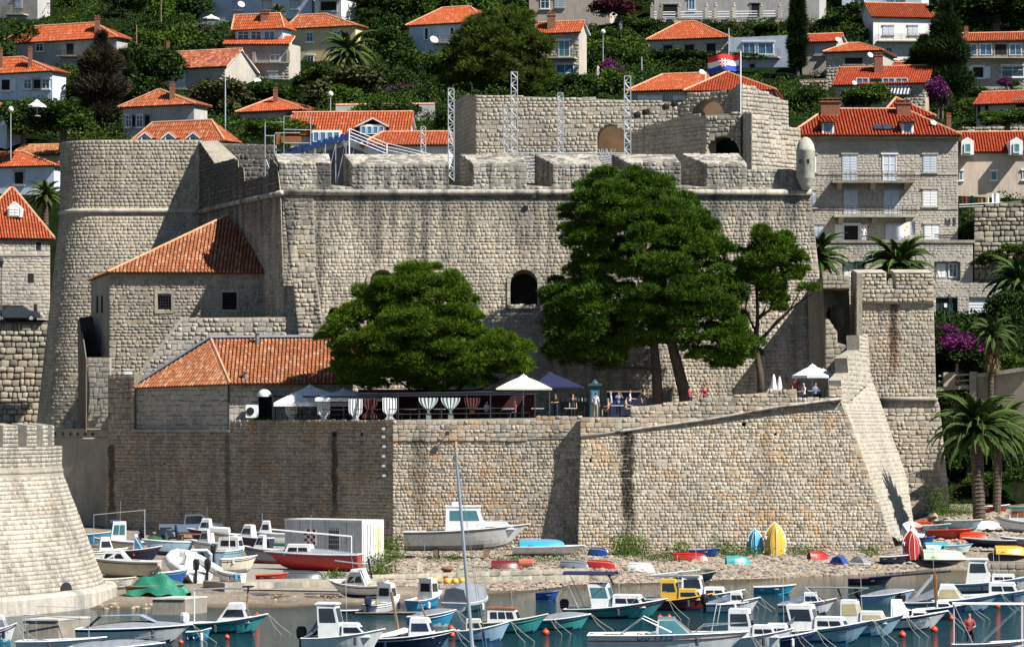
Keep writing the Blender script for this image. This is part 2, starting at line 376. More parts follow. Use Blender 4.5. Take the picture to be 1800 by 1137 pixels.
# ------------------------------------------------------------------ people's bodies, grown while the scene is still empty
SKIN = mat('skin', (.42, .22, .14), .6, .08); HAIRS = [mat('dark_hair', (.03, .02, .015), .7), mat('grey_hair', (.35, .33, .31), .7), mat('fair_hair', (.30, .20, .09), .7)]
def cloth(n, c): return mat('cloth_'+n, c, .85, .12, 3)
CL = dict(white=cloth('white', (.62, .62, .62)), navy=cloth('navy', (.02, .03, .07)), black=cloth('black', (.015, .015, .018)), red=cloth('red', (.30, .04, .05)), pink=cloth('pink', (.50, .25, .25)), blue=cloth('blue', (.12, .20, .38)), khaki=cloth('khaki', (.35, .28, .18)), teal=cloth('teal', (.08, .2, .22)), sky=cloth('sky', (.35, .5, .62)))
def person_mesh(pose='stand', shirt='white', legs='navy', hair=0, h=1.72, bare=False):
    k = h/1.74; vs, es, rs, tags = [], [], [], []
    def add(p, r, par=None, tg='shirt'):
        vs.append(p); rs.append(r)
        if par is not None: es.append((par, len(vs)-1)); tags.append(tg)
        return len(vs)-1
    sit = pose == 'sit'; z0 = .48 if sit else .93
    pel = add((0, 0, z0), .135, None); sp = add((0, .0, z0+.24), .12, pel); ch = add((0, -.01, z0+.43), .145, sp); nk = add((0, -.01, z0+.57), .052, ch, 'skin'); h0 = add((0, -.03, z0+.66), .082, nk, 'skin'); h1 = add((0, -.02, z0+.75), .098, h0, 'hair'); add((0, .01, z0+.81), .06, h1, 'hair')
    for s_ in (1, -1):
        sh = add((s_*.175, 0, z0+.47), .062, ch); up_ = (pose == 'wave' and s_ > 0) or pose == 'photo'
        if up_: el, wr = (s_*.27, -.18, z0+.33), (s_*.1, -.3, z0+.58)
        elif sit or pose == 'lean': el, wr = (s_*.25, -.08, z0+.24), (s_*.14, -.33, z0+.22)
        else: el, wr = (s_*.24, .03, z0+.2), (s_*.25, -.06*(1 if pose != 'walk' else s_*2), z0-.04)
        e = add(el, .045, sh); w_ = add(wr, .034, e, 'skin'); d = (V(wr)-V(el)).normalized(); hd = add(tuple(V(wr)+d*.07), .036, w_, 'skin')
        sd = d.cross(V((0, 1, .2))).normalized()
        for f in range(4): o = sd*(f-1.5)*.02; add(tuple(V(vs[hd])+o+d*(.085-.01*abs(f-1.4))+V((0, -.02, 0))), .008, hd, 'skin')
        add(tuple(V(vs[w_])+d*.05+V((0, -.05, .0))), .009, w_, 'skin')
        hp = add((s_*.09, 0, z0-.05), .098, pel, 'legs')
        if sit: kn, an = (s_*.11, -.45, z0+.02), (s_*.11, -.42, .08)
        elif pose == 'walk': kn, an = (s_*.1, -.12*s_-.04, .49), (s_*.1, -.22*s_+.06, .09)
        else: kn, an = (s_*.1, -.02, .49), (s_*.11, .02, .08)
        kv = add(kn, .066, hp, 'legs'); av = add(an, .043, kv, 'skin' if bare else 'legs'); add((an[0], an[1]-.17, .035), .036, av, 'shoe')
    me = bpy.data.meshes.new('p'); me.from_pydata([(x*k, y*k, z*k) for x, y, z in vs], es, []); o = bpy.data.objects.new('tmp', me); COL.objects.link(o)
    o.modifiers.new('s', 'SKIN'); sk = me.skin_vertices[0].data
    for q, r in zip(sk, rs): q.radius = (r*k, r*k*(.8 if r > .1 else 1)); q.use_root = False
    sk[0].use_root = True; sb_ = o.modifiers.new('u', 'SUBSURF'); sb_.levels = 1; sb_.render_levels = 1
    dg = bpy.context.evaluated_depsgraph_get(); m2 = bpy.data.meshes.new_from_object(o.evaluated_get(dg)); bpy.data.objects.remove(o)
    ms = [CL[shirt], CL[legs], SKIN, HAIRS[hair], CL['black']]; m2.materials.clear()
    for m in ms: m2.materials.append(m)
    tl = {'shirt': 0, 'legs': 1, 'skin': 2, 'hair': 3, 'shoe': 4}; A = np.array([vs[a] for a, b_ in es])*k; B_ = np.array([vs[b_] for a, b_ in es])*k; ds = B_-A; l2 = (ds**2).sum(1)+1e-9; out = []
    for pl in m2.polygons: c = np.array(pl.center); tpar = np.clip(((c-A)*ds).sum(1)/l2, 0, 1); dd = ((A+ds*tpar[:, None]-c)**2).sum(1); i = int(dd.argmin()); tg = tags[i]; tg = 'skin' if tg == 'hair' and c[1] < -.055*k and c[2] < (z0+.77)*k else tg; out.append(tl[tg])
    m2.polygons.foreach_set('material_index', np.array(out, dtype=np.int32)); m2.polygons.foreach_set('use_smooth', [True]*len(m2.polygons)); m2.name = 'person'
    return m2
PEOPLE = {}
def _pm(*a, **k): PEOPLE[(a, tuple(sorted(k.items())))] = person_mesh(*a, **k)
_pm('stand', 'white', 'khaki', 0, bare=True)
_pm('stand', 'black', 'black')
_pm('lean', 'black', 'navy')
_pm('photo', 'blue', 'black')
_pm('lean', 'white', 'navy', 2)
_pm('stand', 'sky', 'black', 1)
_pm('wave', 'black', 'black')
_pm('sit', 'pink', 'khaki', 2)
_pm('sit', 'khaki', 'khaki')
_pm('lean', 'red', 'navy')
_pm('stand', 'pink', 'pink', 2, 1.3)
_pm('wave', 'red', 'navy')
_pm('sit', 'white', 'navy', 1)
_pm('sit', 'blue', 'navy')
_pm('stand', 'red', 'black')
_pm('sit', 'sky', 'navy')
_pm('sit', 'red', 'navy', 2)
_pm('walk', 'blue', 'navy', 1)
_pm('walk', 'khaki', 'pink', 2, bare=True)
_pm('stand', 'white', 'white', 0)
_pm('sit', 'red', 'black')
# ------------------------------------------------------------------ setting: water, shore, streets
def water_mat():
    m, nt, b = newmat('harbour_water')
    g = nd(nt, 'NewGeometry'); sx = nd(nt, 'SeparateXYZ'); L(nt, g.outputs['Position'], sx.inputs[0])
    n0 = nd(nt, 'TexNoise', i_Scale=.12, i_Detail=4.0); L(nt, g.outputs['Position'], n0.inputs[0])
    # shallow sandy bottom shows through near the beach, deep green water beyond
    d = mth(nt, 'ADD', mth(nt, 'SUBTRACT', sx.outputs[1], mth(nt, 'MULTIPLY', sx.outputs[0], .62)), mth(nt, 'MULTIPLY', n0.outputs[0], 14.0))
    f = nd(nt, 'MapRange', interpolation_type='SMOOTHSTEP'); f.inputs[1].default_value = 186; f.inputs[2].default_value = 208; L(nt, d, f.inputs[0])
    col = mixc(nt, f.outputs[0], (.004, .034, .044), (.075, .066, .038))
    L(nt, col, b.inputs['Base Color']); b.inputs['Roughness'].default_value = .06; b.inputs['IOR'].default_value = 1.33
    b.inputs['Specular IOR Level'].default_value = .16
    mp = nd(nt, 'Mapping'); mp.inputs['Scale'].default_value = (.75, 1.9, 1); L(nt, g.outputs['Position'], mp.inputs[0])
    n1 = nd(nt, 'TexNoise', i_Scale=1.6, i_Detail=5.0, i_Roughness=.6, i_Distortion=.6); L(nt, mp.outputs[0], n1.inputs[0])
    bp = nd(nt, 'Bump', i_Strength=.8, i_Distance=.32); L(nt, n1.outputs[0], bp.inputs['Height']); L(nt, bp.outputs[0], b.inputs['Normal'])
    return m
mb = MB(); mb.grid(lambda u, v: (u, v, 0), np.linspace(-90, 90, 3), np.linspace(-60, 232, 3)); mb.build('water', water_mat(), kind='structure')
def ground_mat():
    m, nt, b = newmat('shore_ground')
    g = nd(nt, 'NewGeometry'); p = g.outputs['Position']
    n1 = nd(nt, 'TexNoise', i_Scale=.35, i_Detail=8.0, i_Roughness=.7); L(nt, p, n1.inputs[0])
    n2 = nd(nt, 'TexNoise', i_Scale=4.0, i_Detail=8.0, i_Roughness=.8); L(nt, p, n2.inputs[0])
    vo = nd(nt, 'TexVoronoi', i_Scale=4.5); L(nt, p, vo.inputs[0])
    col = ramp(nt, n1.outputs[0], (.3, (.18, .145, .11)), (.5, (.29, .245, .195)), (.72, (.36, .315, .255)))
    col = mixc(nt, 1.0, col, ramp(nt, n2.outputs[0], (.3, .6), (.7, 1.2)), 'MULTIPLY')
    col = mixc(nt, 1.0, col, ramp(nt, vo.outputs['Distance'], (.0, 1.12), (.7, .72)), 'MULTIPLY')
    sx = nd(nt, 'SeparateXYZ'); L(nt, p, sx.inputs[0])
    wet = nd(nt, 'MapRange', interpolation_type='SMOOTHSTEP'); wet.inputs[1].default_value = .26; wet.inputs[2].default_value = .02; L(nt, mth(nt, 'ADD', sx.outputs[2], mth(nt, 'MULTIPLY', n1.outputs[0], .12)), wet.inputs[0])
    col = mixc(nt, wet.outputs[0], col, (.07, .052, .03))
    L(nt, col, b.inputs['Base Color']); b.inputs['Roughness'].default_value = .95; b.inputs['Specular IOR Level'].default_value = .15
    bp = nd(nt, 'Bump', i_Strength=.8, i_Distance=.08); L(nt, n2.outputs[0], bp.inputs['Height']); L(nt, bp.outputs[0], b.inputs['Normal'])
    return m
GM = ground_mat()
mb = MB(); mb.grid(lambda u, v: (u, v, ground(u, v)+.05*math.sin(u*1.7)*math.sin(v*1.3)), np.linspace(-62, 62, 90), np.concatenate([np.linspace(100, 165, 8), np.linspace(167, 300, 120)])); mb.build('shore', GM, kind='structure', smooth=True)
def concrete(name, c): return mat(name, c, .9, .22, 1.2, bump=.4, dirt=.35)
CON = concrete('concrete', (.27, .245, .205))
# concrete slipway on the left shore
mb = MB()
mb.grid(lambda u, v: (u, v, ground(u, v)+.07), np.linspace(HX(385, 190), HX(640, 190), 12), np.linspace(186, 234, 14)); mb.build('slipway', CON, kind='structure')

# ------------------------------------------------------------------ masonry colours
GREY = (.40, .375, .335)
SM_MAIN = stone_mat('fortress_stone', (.465, .42, .35), rust=.16, streak=.62, tone=.3, band=(21.5, 28.0, .85), stains=[(HX(662, 251), .55, 20, 26, .7, (.07, .068, .065)), (HX(745, 251), .4, 18.5, 26, .75, (.06, .06, .06)), (HX(560, 251), .35, 15, 26, .6, (.07, .065, .06)), (HX(1078, 251), .4, 17, 26, .5, (.08, .07, .065))])
SM_MERL = stone_mat('merlon_stone', (.41, .39, .35), rust=.15, streak=.95)
SM_TOP = stone_mat('coping_stone', (.42, .39, .335), rust=.15, streak=.4)
SM_BAST = stone_mat('bastion_stone', (.41, .37, .31), rust=.15, streak=.22, tone=.26)
SM_LOW = stone_mat('terrace_stone', (.45, .405, .34), rust=.62, streak=.2, tone=.42, stains=[(HX(1104, 230), .62, 1.0, 9.2, .95, (.022, .018, .015)), (HX(735, 231), .7, 2, 8.6, .55, (.09, .075, .05)), (HX(1350, 230), .5, 3, 11, .35, (.10, .085, .065))])
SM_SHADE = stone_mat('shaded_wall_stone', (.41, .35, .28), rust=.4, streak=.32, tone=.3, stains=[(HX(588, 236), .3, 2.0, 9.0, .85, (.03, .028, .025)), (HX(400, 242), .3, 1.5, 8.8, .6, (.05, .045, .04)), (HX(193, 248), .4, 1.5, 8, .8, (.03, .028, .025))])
SM_STRIP = stone_mat('flank_stone', (.42, .395, .345), rust=.12, streak=.12, tone=.16)
SM_TOWER = stone_mat('tower_stone', (.42, .375, .315), rust=.22, streak=.2, tone=.3, stains=[(HX(1571, 249), .55, 12.5, 18.2, .8, (.16, .08, .04)), (HX(1571, 249), .3, 14, 18.4, .8, (.05, .04, .035))])
SM_ROUND = stone_mat('round_tower_stone', (.47, .44, .385), rust=.2, streak=.5, tone=.32)
SM_ASH = stone_mat('ashlar_stone', (.42, .395, .35), rust=.1, streak=.15, tone=.17)
SM_HOUSE = stone_mat('house_stone', (.37, .335, .28), rust=.2, streak=.15, tone=.26)
SM_KEEP = stone_mat('keep_stone', (.43, .395, .335), rust=.12, streak=.12, tone=.16)
SM_RUB = stone_mat('rubble_stone', (.40, .37, .31), rust=.3, streak=.2, tone=.45)
MORT = stone_mat('mortar', (.38, .345, .29), rust=.2, streak=.3, tone=.05)
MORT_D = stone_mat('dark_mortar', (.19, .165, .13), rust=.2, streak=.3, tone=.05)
MORT_L = stone_mat('pale_mortar', (.36, .335, .29), rust=.08, streak=.15, tone=.05)
PLAST = mat('lime_plaster', (.36, .31, .245), .9, .2, .5, bump=.3, dirt=.3)

# ------------------------------------------------------------------ the great block of the fortress
fort = thing('fortress', 'massive grey stone fortress block with splayed merlons above a round cordon', 'fortress', P(960, 745, 251))
W_ = PL((500, 250), (1440, 250), .11); st = Stones(); mb = MB()
holes = [arch(897, 945, 474, 538), arch(650, 694, 474, 538), arch(576, 600, 540, 600)]
wall(mb, st, W_, [(496.5, 342), (1425, 342), (1440, 480), (1455, 745), (499, 745)], holes, 2.2, .30, .265, .024, .009, .4)
for h in holes: dark_back(fort, W_, h, 1.9)
pc = PL((500, 249.93), (1440, 249.93), .11)   # paler repaired corner
c1 = MB(); wall(c1, st, pc, [(499, 345), (551, 345), (556, 470), (512, 470)], (), .05, .46, .36, .05, .03)
wall(c1, st, PL((500, 249.2), (1440, 249.2), .03), [(512, 470), (552, 470), (572, 600), (526, 600)], (), .9, .44, .33, .06, .03)
c1.build('corner_facing', MORT_L, fort)
for (x0, x1, yt, yb) in ((897, 945, 474, 538), (650, 694, 474, 538)):   # voussoirs and sill round the arched windows
    r = (x1-x0)/2; cx = (x0+x1)/2; vz = MB()
    for i in range(9):
        a0, a1 = math.pi*i/9+.02, math.pi*(i+1)/9-.02
        q = [W_.hit(cx+k*math.cos(a), yt+r-k*math.sin(a)) for a, k in ((a0, r), (a0, r+6.5), (a1, r+6.5), (a1, r))]
        vz.slab([[p+W_.n*.13 for p in q]], W_.n, .12)
    for sx in (x0-5.5, x1):
        for k in range(3): vz.slab([[W_.hit(*q)+W_.n*.13 for q in rect(sx, sx+5.5, yt+r+k*13+.4, yt+r+k*13+12.6)]], W_.n, .12)
    vz.slab([[W_.hit(*q)+W_.n*.2 for q in rect(x0-6, x1+6, yb, yb+5)]], W_.n, .2)
    vz.build('window_surround', SM_TOP, fort)
# flank towards the bastion
FL = PL((497, 251.2), (350, 273), 0.0)
FL.u = -FL.u; FL.n = FL.u.cross(FL.v)
if FL.n.y > 0: FL.n = -FL.n
fl_poly = [(351, 250), (378, 289), (418, 280), (419, 294), (428, 294), (430, 320), (472, 310), (475, 277), (487, 290), (493, 338), (497, 470), (500, 745), (350, 745)]
wall(mb, st, FL, fl_poly, (), .05, .37, .29, .035, .012)
mb.build('wall', MORT, fort)
cp = MB(); A, B, C, D_ = FL.hit(351, 250), FL.hit(378, 289), FL.hit(418, 280), FL.hit(383, 247)
off = V((4.2, 2.0, -.1))
cp.add([A+V((0, 0, .05)), B+V((0, 0, .05)), P(418, 280, 270), P(383, 247, 277)], [(0, 1, 2, 3)]); cp.build('parapet_slope', SM_TOP, fort)
ins = MB(); wall(ins, st, PL((380, 279), (500, 279)), [(378, 252), (485, 255), (485, 330), (378, 330)], (), .8, .5, .34, .05); ins.build('inner_parapet', MORT_L, fort)
moulding(fort, [W_.hit(x, 339)+W_.n*.12 for x in (496, 700, 950, 1200, 1427)], .24, SM_MERL)
moulding(fort, [FL.hit(x, y)+FL.n*.1 for x, y in ((497, 339), (424, 355), (351, 373))], .2, SM_MERL)
# merlons with embrasures splayed to the left
PF = PL((500, 251.95), (1440, 251.95), .02)
def merlon(x0f, x1, x0b, yt=288.5, tail=3.4, fy=331):
    a, b = PF.hit(x0f, fy), PF.hit(x1, fy); c, d = PF.hit(x1, yt), PF.hit(x0f, yt)
    bk = V((0, tail, 0)); zt = V((0, 0, .98)); sh_ = V(((x0b-x0f)*255/FPX, 0, 0)); sr = V((-.35, 0, 0))
    m = MB(); m.hexa([a, b, b+bk+sr, a+bk+sh_, d, c, c+bk+zt+sr, d+bk+zt+sh_]); o = m.build('merlon', SM_TOP, fort)
    st2.panel(PF, [[a, b, c, d]], .35, .27, .03, .012)
    tp = PL((0, 1), (1, 1)); tp.o = d; tp.u = (c-d).normalized(); tp.v = (bk+zt).normalized(); tp.n = tp.u.cross(tp.v).normalized(); tp.n = tp.n if tp.n.z > 0 else -tp.n; st2.panel(tp, [[d, c, c+bk+zt+sr, d+bk+zt+sh_]], .6, .5, .025)
    sp = PL((0, 1), (1, 1)); sp.o = a+bk+sh_; sp.u = (a-sp.o).normalized(); sp.v = V((0, 0, 1)); sp.n = sp.u.cross(sp.v).normalized()
    st2.panel(sp, [[a+bk+sh_, a, d, d+bk+zt+sh_]], .4, .28, .04)
    ctop = (d-a).length; 
st2 = Stones()
for x0f, x1, x0b in ((491, 582, 477), (619, 789, 601), (832, 926, 808), (972, 1058, 941), (1107, 1197, 1078), (1243, 1313, 1205)): merlon(x0f, x1, x0b)
sb = MB()
q = [PF.hit(x, y) for x, y in ((491, 331), (1425, 331), (1425, 338), (491, 338))]
sb.slab([q], PF.n, 4.0); 
m2 = [PF.hit(*p) for p in ((1313, 298), (1390, 297), (1400, 300), (1425, 332), (1313, 332))]; sb.slab([m2], PF.n, 1.4)
st2.panel(PF, [m2], .35, .27, .03, .012); st2.panel(PF, [q], .6, .2, .05)
sb.build('parapet_base', MORT_L, fort)
for x0, x1 in ((582, 619), (789, 832), (926, 972), (1058, 1107), (1197, 1243)):
    s_ = MB(); a, b = PF.hit(x0, 325), PF.hit(x1, 329); s_.hexa([a+V((0, 0, -.3)), b+V((0, 0, -.3)), b+V((-.4, 3.2, -.3)), a+V((-.4, 3.2, -.3)), a, b, b+V((-.4, 3.2, .12)), a+V((-.4, 3.2, .12))]); s_.build('embrasure_sill', SM_TOP, fort)
st2.emit(fort, SM_MERL, 'merlon_stone')
st.emit(fort, SM_MAIN)
pf = MB(); pf.hexa([P(500, 330, 256), P(1420, 330, 256), P(1420, 330, 300), P(360, 330, 300), P(500, 322, 256), P(1420, 322, 256), P(1420, 345, 300), P(360, 345, 300)]); pf.build('platform', CON, fort)
# sentry turret on the corner
tu = MB(); c = P(1416, 300, 251.5); 
tu.lathe((c.x, c.y, ZY(313, 251.5)), [(.25, -.9), (.45, -.5), (.62, -.1), (.69, 0), (.69, 1.95), (.72, 2.0), (.68, 2.1), (.6, 2.5), (.38, 2.85), (.12, 3.0), (.0, 3.02)], 20); tu.build('sentry_turret', mat('turret_stone', (.42, .41, .35), .9, .25, 1.5, bump=.5, dirt=.3), fort, smooth=True)
tw = MB()
for dx in (-.42, .12): tw.box((c.x+dx, c.y-.62+abs(dx)*.2, ZY(285, 251.5)), (.2, .2, .3))
tw.build('loophole', DARK, fort)

# ------------------------------------------------------------------ rounded bastion behind on the left
bast = thing('bastion', 'tall rounded stone bastion with a thin cordon, its left half in shade', 'bastion', P(220, 745, 272))
zc, zt = ZY(371, 273), ZY(246, 273); r0 = 3.46; ax = HX(356, 273); bx = HX(173, 273); L1 = ax-bx
def bpath(s_, o):
    if s_ < L1: return V((ax-s_, 273-o, 0))
    a = (s_-L1)/r0
    if a < math.pi/2: return V((bx-math.sin(a)*(r0+o), 273+r0-math.cos(a)*(r0+o), 0))
    return V((bx-r0-o, 273+r0+(s_-L1-r0*math.pi/2), 0))
def bsurf(s_, z): return bpath(-s_, max(0, (zc-z)*1.9/17))+V((0, 0, z))
stb = Stones(); umin = -(L1+r0*math.pi/2+5)
stb.surf(bsurf, umin, 0, 1.5, zt, .35, .29, .028, .009)
mb = MB(); mb.grid(bsurf, np.concatenate([np.linspace(umin, -L1-r0*1.6, 3), np.linspace(-L1-r0*1.57, -L1, 16), [0]]), np.linspace(1.5, zt, 12))
mb.add([bsurf(-s_, zt) for s_ in np.linspace(0, -umin, 30)]+[V((ax, 281, zt)), ], [tuple(range(31))]); mb.build('wall', MORT, bast, smooth=False)
stb.emit(bast, SM_BAST)
moulding(bast, [bsurf(-s_, zc)+V((0, -.03, 0)) for s_ in np.linspace(0, -umin, 26)], .22, SM_TOP)

# ------------------------------------------------------------------ terrace walls in front
def prism_wall(name, label, pls, mort, m, loc, extra=None):
    t = thing(name, label, 'wall', loc); st = Stones(); mb = MB()
    for pl, poly, holes, th, sw, sh, dep in pls: wall(mb, st, pl, poly, holes, th, sw, sh, dep)
    mb.build('wall_core', mort, t); st.emit(t, m); return t
R_ = PL((1015, 230.9), (1480, 230.9), .17); FLK = PL((1491.5, 230.78), (1559.3, 247.08), .36); FLU = PL((1480, 231.0), (1548, 247.3), .02)
RPAR = PL((1015, 230.75), (1480, 230.75), .02)
holesR = [rect(1304, 1311, 742, 751), rect(1036, 1040, 806, 812), rect(1360, 1365, 760, 765)]
tr = thing('terrace_wall', 'high battered rubble wall below the terrace with a black run-off stain and bright right flank', 'wall', P(1300, 968, 229.5))
st = Stones(); mb = MB()
wall(mb, st, R_, [(1015, 975), (1021, 768), (1110, 752), (1250, 733), (1480, 700), (1575, 966), (1579, 978)], holesR, 3, .265, .23, .03, .009, .4)
for h in holesR: dark_back(tr, R_, h, .7, 'drain_hole')
par_poly = [(1020, 768), (1020, 733), (1108, 733), (1108, 716), (1250, 700), (1400, 683), (1402, 702), (1456, 699), (1457, 677), (1480, 681), (1482, 700), (1250, 735), (1110, 753)]
wall(mb, st, RPAR, par_poly, (), .9, .40, .27, .04, .016)
mb.build('wall_core', MORT, tr); st.emit(tr, SM_LOW)
moulding(tr, [RPAR.hit(x, y)+V((0, -.04, 0)) for x, y in ((1022, 768), (1110, 755), (1250, 736), (1360, 716), (1481, 700))], .09, SM_MERL)
st = Stones(); mb = MB()
wall(mb, st, FLK, [(1480, 712), (1576, 968), (1581, 985), (1608, 935), (1604, 908), (1594, 840), (1545, 700), (1530, 662)], (), 2.5, .42, .3, .022, .012)
wall(mb, st, FLU, [(1481, 716), (1478, 668), (1491, 655), (1489, 629), (1511, 615), (1510, 589), (1525, 590), (1531, 668)], (), .9, .42, .3, .022, .012)
mb.build('flank_core', MORT_L, tr); st.emit(tr, SM_STRIP, 'flank_stone', flat=True)
M_ = PL((690, 232.6), (1023, 231.9), .02)
tm = thing('terrace_wall', 'sunlit rubble wall between the shaded stretch and the buttress edge with stains below drain holes', 'wall', P(860, 968, 232))
st = Stones(); mb = MB(); holesM = [rect(724, 731, 762, 768), rect(849, 855, 752, 758), rect(699, 704, 765, 770), rect(794, 799, 807, 812), rect(776, 780, 855, 860)]
wall(mb, st, M_, [(690, 985), (690, 775), (1024, 770), (1024, 980)], holesM, 3, .265, .23, .03, .009, .4)
for h in holesM: dark_back(tm, M_, h, .6, 'drain_hole')
wall(mb, st, PL((690, 232.5), (1023, 231.8), .01), [(690, 775), (690, 738), (1024, 733), (1024, 770)], (), .9, .40, .27, .04, .016)
mb.build('wall_core', MORT, tm); st.emit(tm, SM_LOW)
L_ = PL((188, 249.5), (690, 232.6), .0)
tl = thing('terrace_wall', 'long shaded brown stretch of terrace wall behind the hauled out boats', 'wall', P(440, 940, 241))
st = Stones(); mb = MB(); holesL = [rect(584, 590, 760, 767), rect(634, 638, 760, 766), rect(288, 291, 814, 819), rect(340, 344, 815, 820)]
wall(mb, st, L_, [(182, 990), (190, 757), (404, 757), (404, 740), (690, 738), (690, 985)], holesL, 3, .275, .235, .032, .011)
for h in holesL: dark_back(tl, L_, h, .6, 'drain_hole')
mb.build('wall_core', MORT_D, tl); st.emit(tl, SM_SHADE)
lg = MB(); lg.slab([[L_.hit(*q)+L_.n*.12 for q in rect(234, 404, 755, 759)]], L_.n, .12); lg.build('ledge', SM_TOP, tl)
# terrace floor behind the walls
def FZ(px): return float(np.interp(px, [404, 1023, 1110, 1250, 1400, 1480], [9.72, 9.85, 10.1, 10.5, 11.0, 11.1]))
mb = MB(); mb.grid(lambda u, v: (lambda d: (HX(u, d), d, FZ(u)))(float(np.interp(u, [190, 690, 1023, 1480], [250.2, 233.3, 232.5, 231.8]))*(1-v)+v*256), np.linspace(236, 1480, 40), [0, .5, 1])
mb.build('terrace_floor', CON, kind='structure')

# ------------------------------------------------------------------ ramp wall and stub pillar in front of the stone house
t = thing('ramp_wall', 'pale stone wall with a sloping end climbing beside the tiled restaurant roof', 'wall', P(420, 700, 250))
st = Stones(); mb = MB(); wall(mb, st, PL((240, 250), (600, 250)), [(245, 655), (320, 559), (600, 556), (620, 745), (237, 745)], (), 1.3, .46, .34, .05); mb.build('wall_core', MORT_L, t)
cpw = MB(); q = [PL((240, 249.9), (600, 249.9)).hit(*a) for a in ((243, 656), (319, 558), (322, 561), (248, 657))]; cpw.slab([q], V((0, -1, 0)), 1.4)
cpw.build('coping', SM_TOP, t); st.emit(t, SM_ASH, flat=True)
t = thing('stub_wall', 'short weathered ashlar pillar rising at the left end of the terrace wall', 'pillar', P(212, 757, 249.4))
st = Stones(); mb = MB(); wall(mb, st, PL((188, 249.4), (237, 247.8)), [(190, 760), (190, 659), (236, 658), (236, 760)], (), 1.5, .46, .34, .05); mb.build('core', MORT_D, t); st.emit(t, SM_SHADE)
vt = MB(); c = P(224, 653, 249.6); vt.box((c.x, c.y+.6, c.z-.05), (.5, .4, .3)); vt.box((c.x, c.y+.6, c.z+.14), (.62, .5, .06)); vt.build('vent_cap', mat('pale_metal', (.62, .64, .62), .5), t)
t = thing('wall_stub', 'sunlit stone buttress beside the bridge gate with an iron lamp bracket', 'wall', P(172, 752, 252))
st = Stones(); mb = MB(); wall(mb, st, PL((150, 252.6), (194, 252)), [(153, 752), (158, 690), (153, 628), (193, 628), (193, 752)], (), .3, .45, .34, .05); mb.build('core', MORT_L, t); st.emit(t, SM_ASH, flat=True)
lb = MB(); c = P(160, 696, 252.2); lb.tube([c, c+V((.5, -.3, 0)), c+V((.6, -.35, -.1))], .035, 6); lb.lathe((c.x+.62, c.y-.36, c.z-.36), [(.05, 0), (.11, .05), (.13, .22), (.04, .3)], 8); lb.build('lamp_bracket', mat('green_iron', (.03, .05, .045), .5), t)
mb = MB(); wall(mb, None, PL((130, 270), (152, 253)), [(136, 562), (141, 560), (151, 632), (151, 760), (139, 760)], (), .08); mb.build('gate_cheek', MORT_D, t)
mb = MB(); mb.add([P(x, y, 259) for x, y in ((139, 558), (163, 556), (176, 628), (149, 631))], [(0, 1, 2, 3)]); mb.build('shade_panel', DARK, t)  # dark panel painted as the deep shade between bastion and house

# ------------------------------------------------------------------ square tower on the right
tw = thing('corner_tower', 'square crenellated stone tower with two cordons beside the palms', 'tower', P(1572, 860, 249))
T_ = PL((1500, 249), (1645, 249), .012); T2 = PL((1500, 249), (1645, 249), .13)
st = Stones(); mb = MB()
wall(mb, st, T_, [(1506, 530), (1641, 532), (1646, 701), (1500, 702)], (), 7, .285, .25, .028, .009)
wall(mb, st, PL((1500, 248.8), (1645, 248.8), .0), [(1506, 530), (1504, 507), (1506, 479), (1558, 479), (1558, 508), (1575, 508), (1571, 479), (1640, 481), (1642, 531)], (), 1.6, .42, .32, .09)
wall(mb, st, T2, [(1512, 702), (1647, 701), (1652, 714), (1668, 870), (1668, 935), (1560, 935), (1540, 830)], (), 7, .46, .32, .06)
LT = PL((1497, 258), (1504, 249), 0)
wall(mb, st, LT, [(1497, 480), (1506, 480), (1506, 640), (1497, 640)], (), .4)
mb.build('wall_core', MORT, tw); st.emit(tw, SM_TOWER)
for x0, x1 in ((1506, 1558), (1572, 1640)):
    m = MB(); a, b = P(x0, 479.5, 248.7), P(x1, 479.5, 248.7); m.hexa([a+V((0, 0, -.02)), b+V((0, 0, -.02)), b+V((-.15, 1.9, -.02)), a+V((-.15, 1.9, -.02)), a+V((0, 0, .03)), b+V((0, 0, .03)), b+V((-.15, 1.9, .32)), a+V((-.15, 1.9, .32))]); m.build('merlon_cap', SM_TOP, tw)
moulding(tw, [T_.hit(x, 531)+V((0, -.1, 0)) for x in (1504, 1570, 1644)], .14, SM_TOP)
moulding(tw, [T_.hit(x, 701)+V((0, -.1, 0)) for x in (1545, 1600, 1648)], .15, SM_TOP)
# linking wall with stairs and arch between fortress and tower
t = thing('gate_wall', 'shaded linking wall with a small arch and steps between fortress and square tower', 'wall', P(1470, 640, 249))
st = Stones(); mb = MB(); GP = PL((1450, 249.5), (1497, 252)); ga = arch(1453, 1482, 535, 575)
wall(mb, st, GP, [(1447, 505), (1492, 505), (1497, 700), (1450, 700)], [ga], 1.4, .45, .33, .05); dark_back(t, GP, ga, 1.2)
wall(mb, st, PL((1446, 246), (1492, 246)), [(1446, 486), (1492, 486), (1494, 507), (1446, 505)], (), 5, .45, .33, .05)
wall(mb, st, PL((1450, 243), (1478, 243)), [(1451, 562), (1456, 560), (1472, 585), (1472, 602), (1486, 606), (1490, 640), (1460, 660), (1451, 680)], (), .9, .45, .33, .05)
mb.build('wall_core', MORT, t); st.emit(t, SM_HOUSE)
sp = MB()
for k in range(9): sp.box((HX(1464, 246)+k*.03, 240+k*1.0, 11.0+k*.32), (1.1, 1.05, .34))
sp.build('steps', SM_TOP, t)

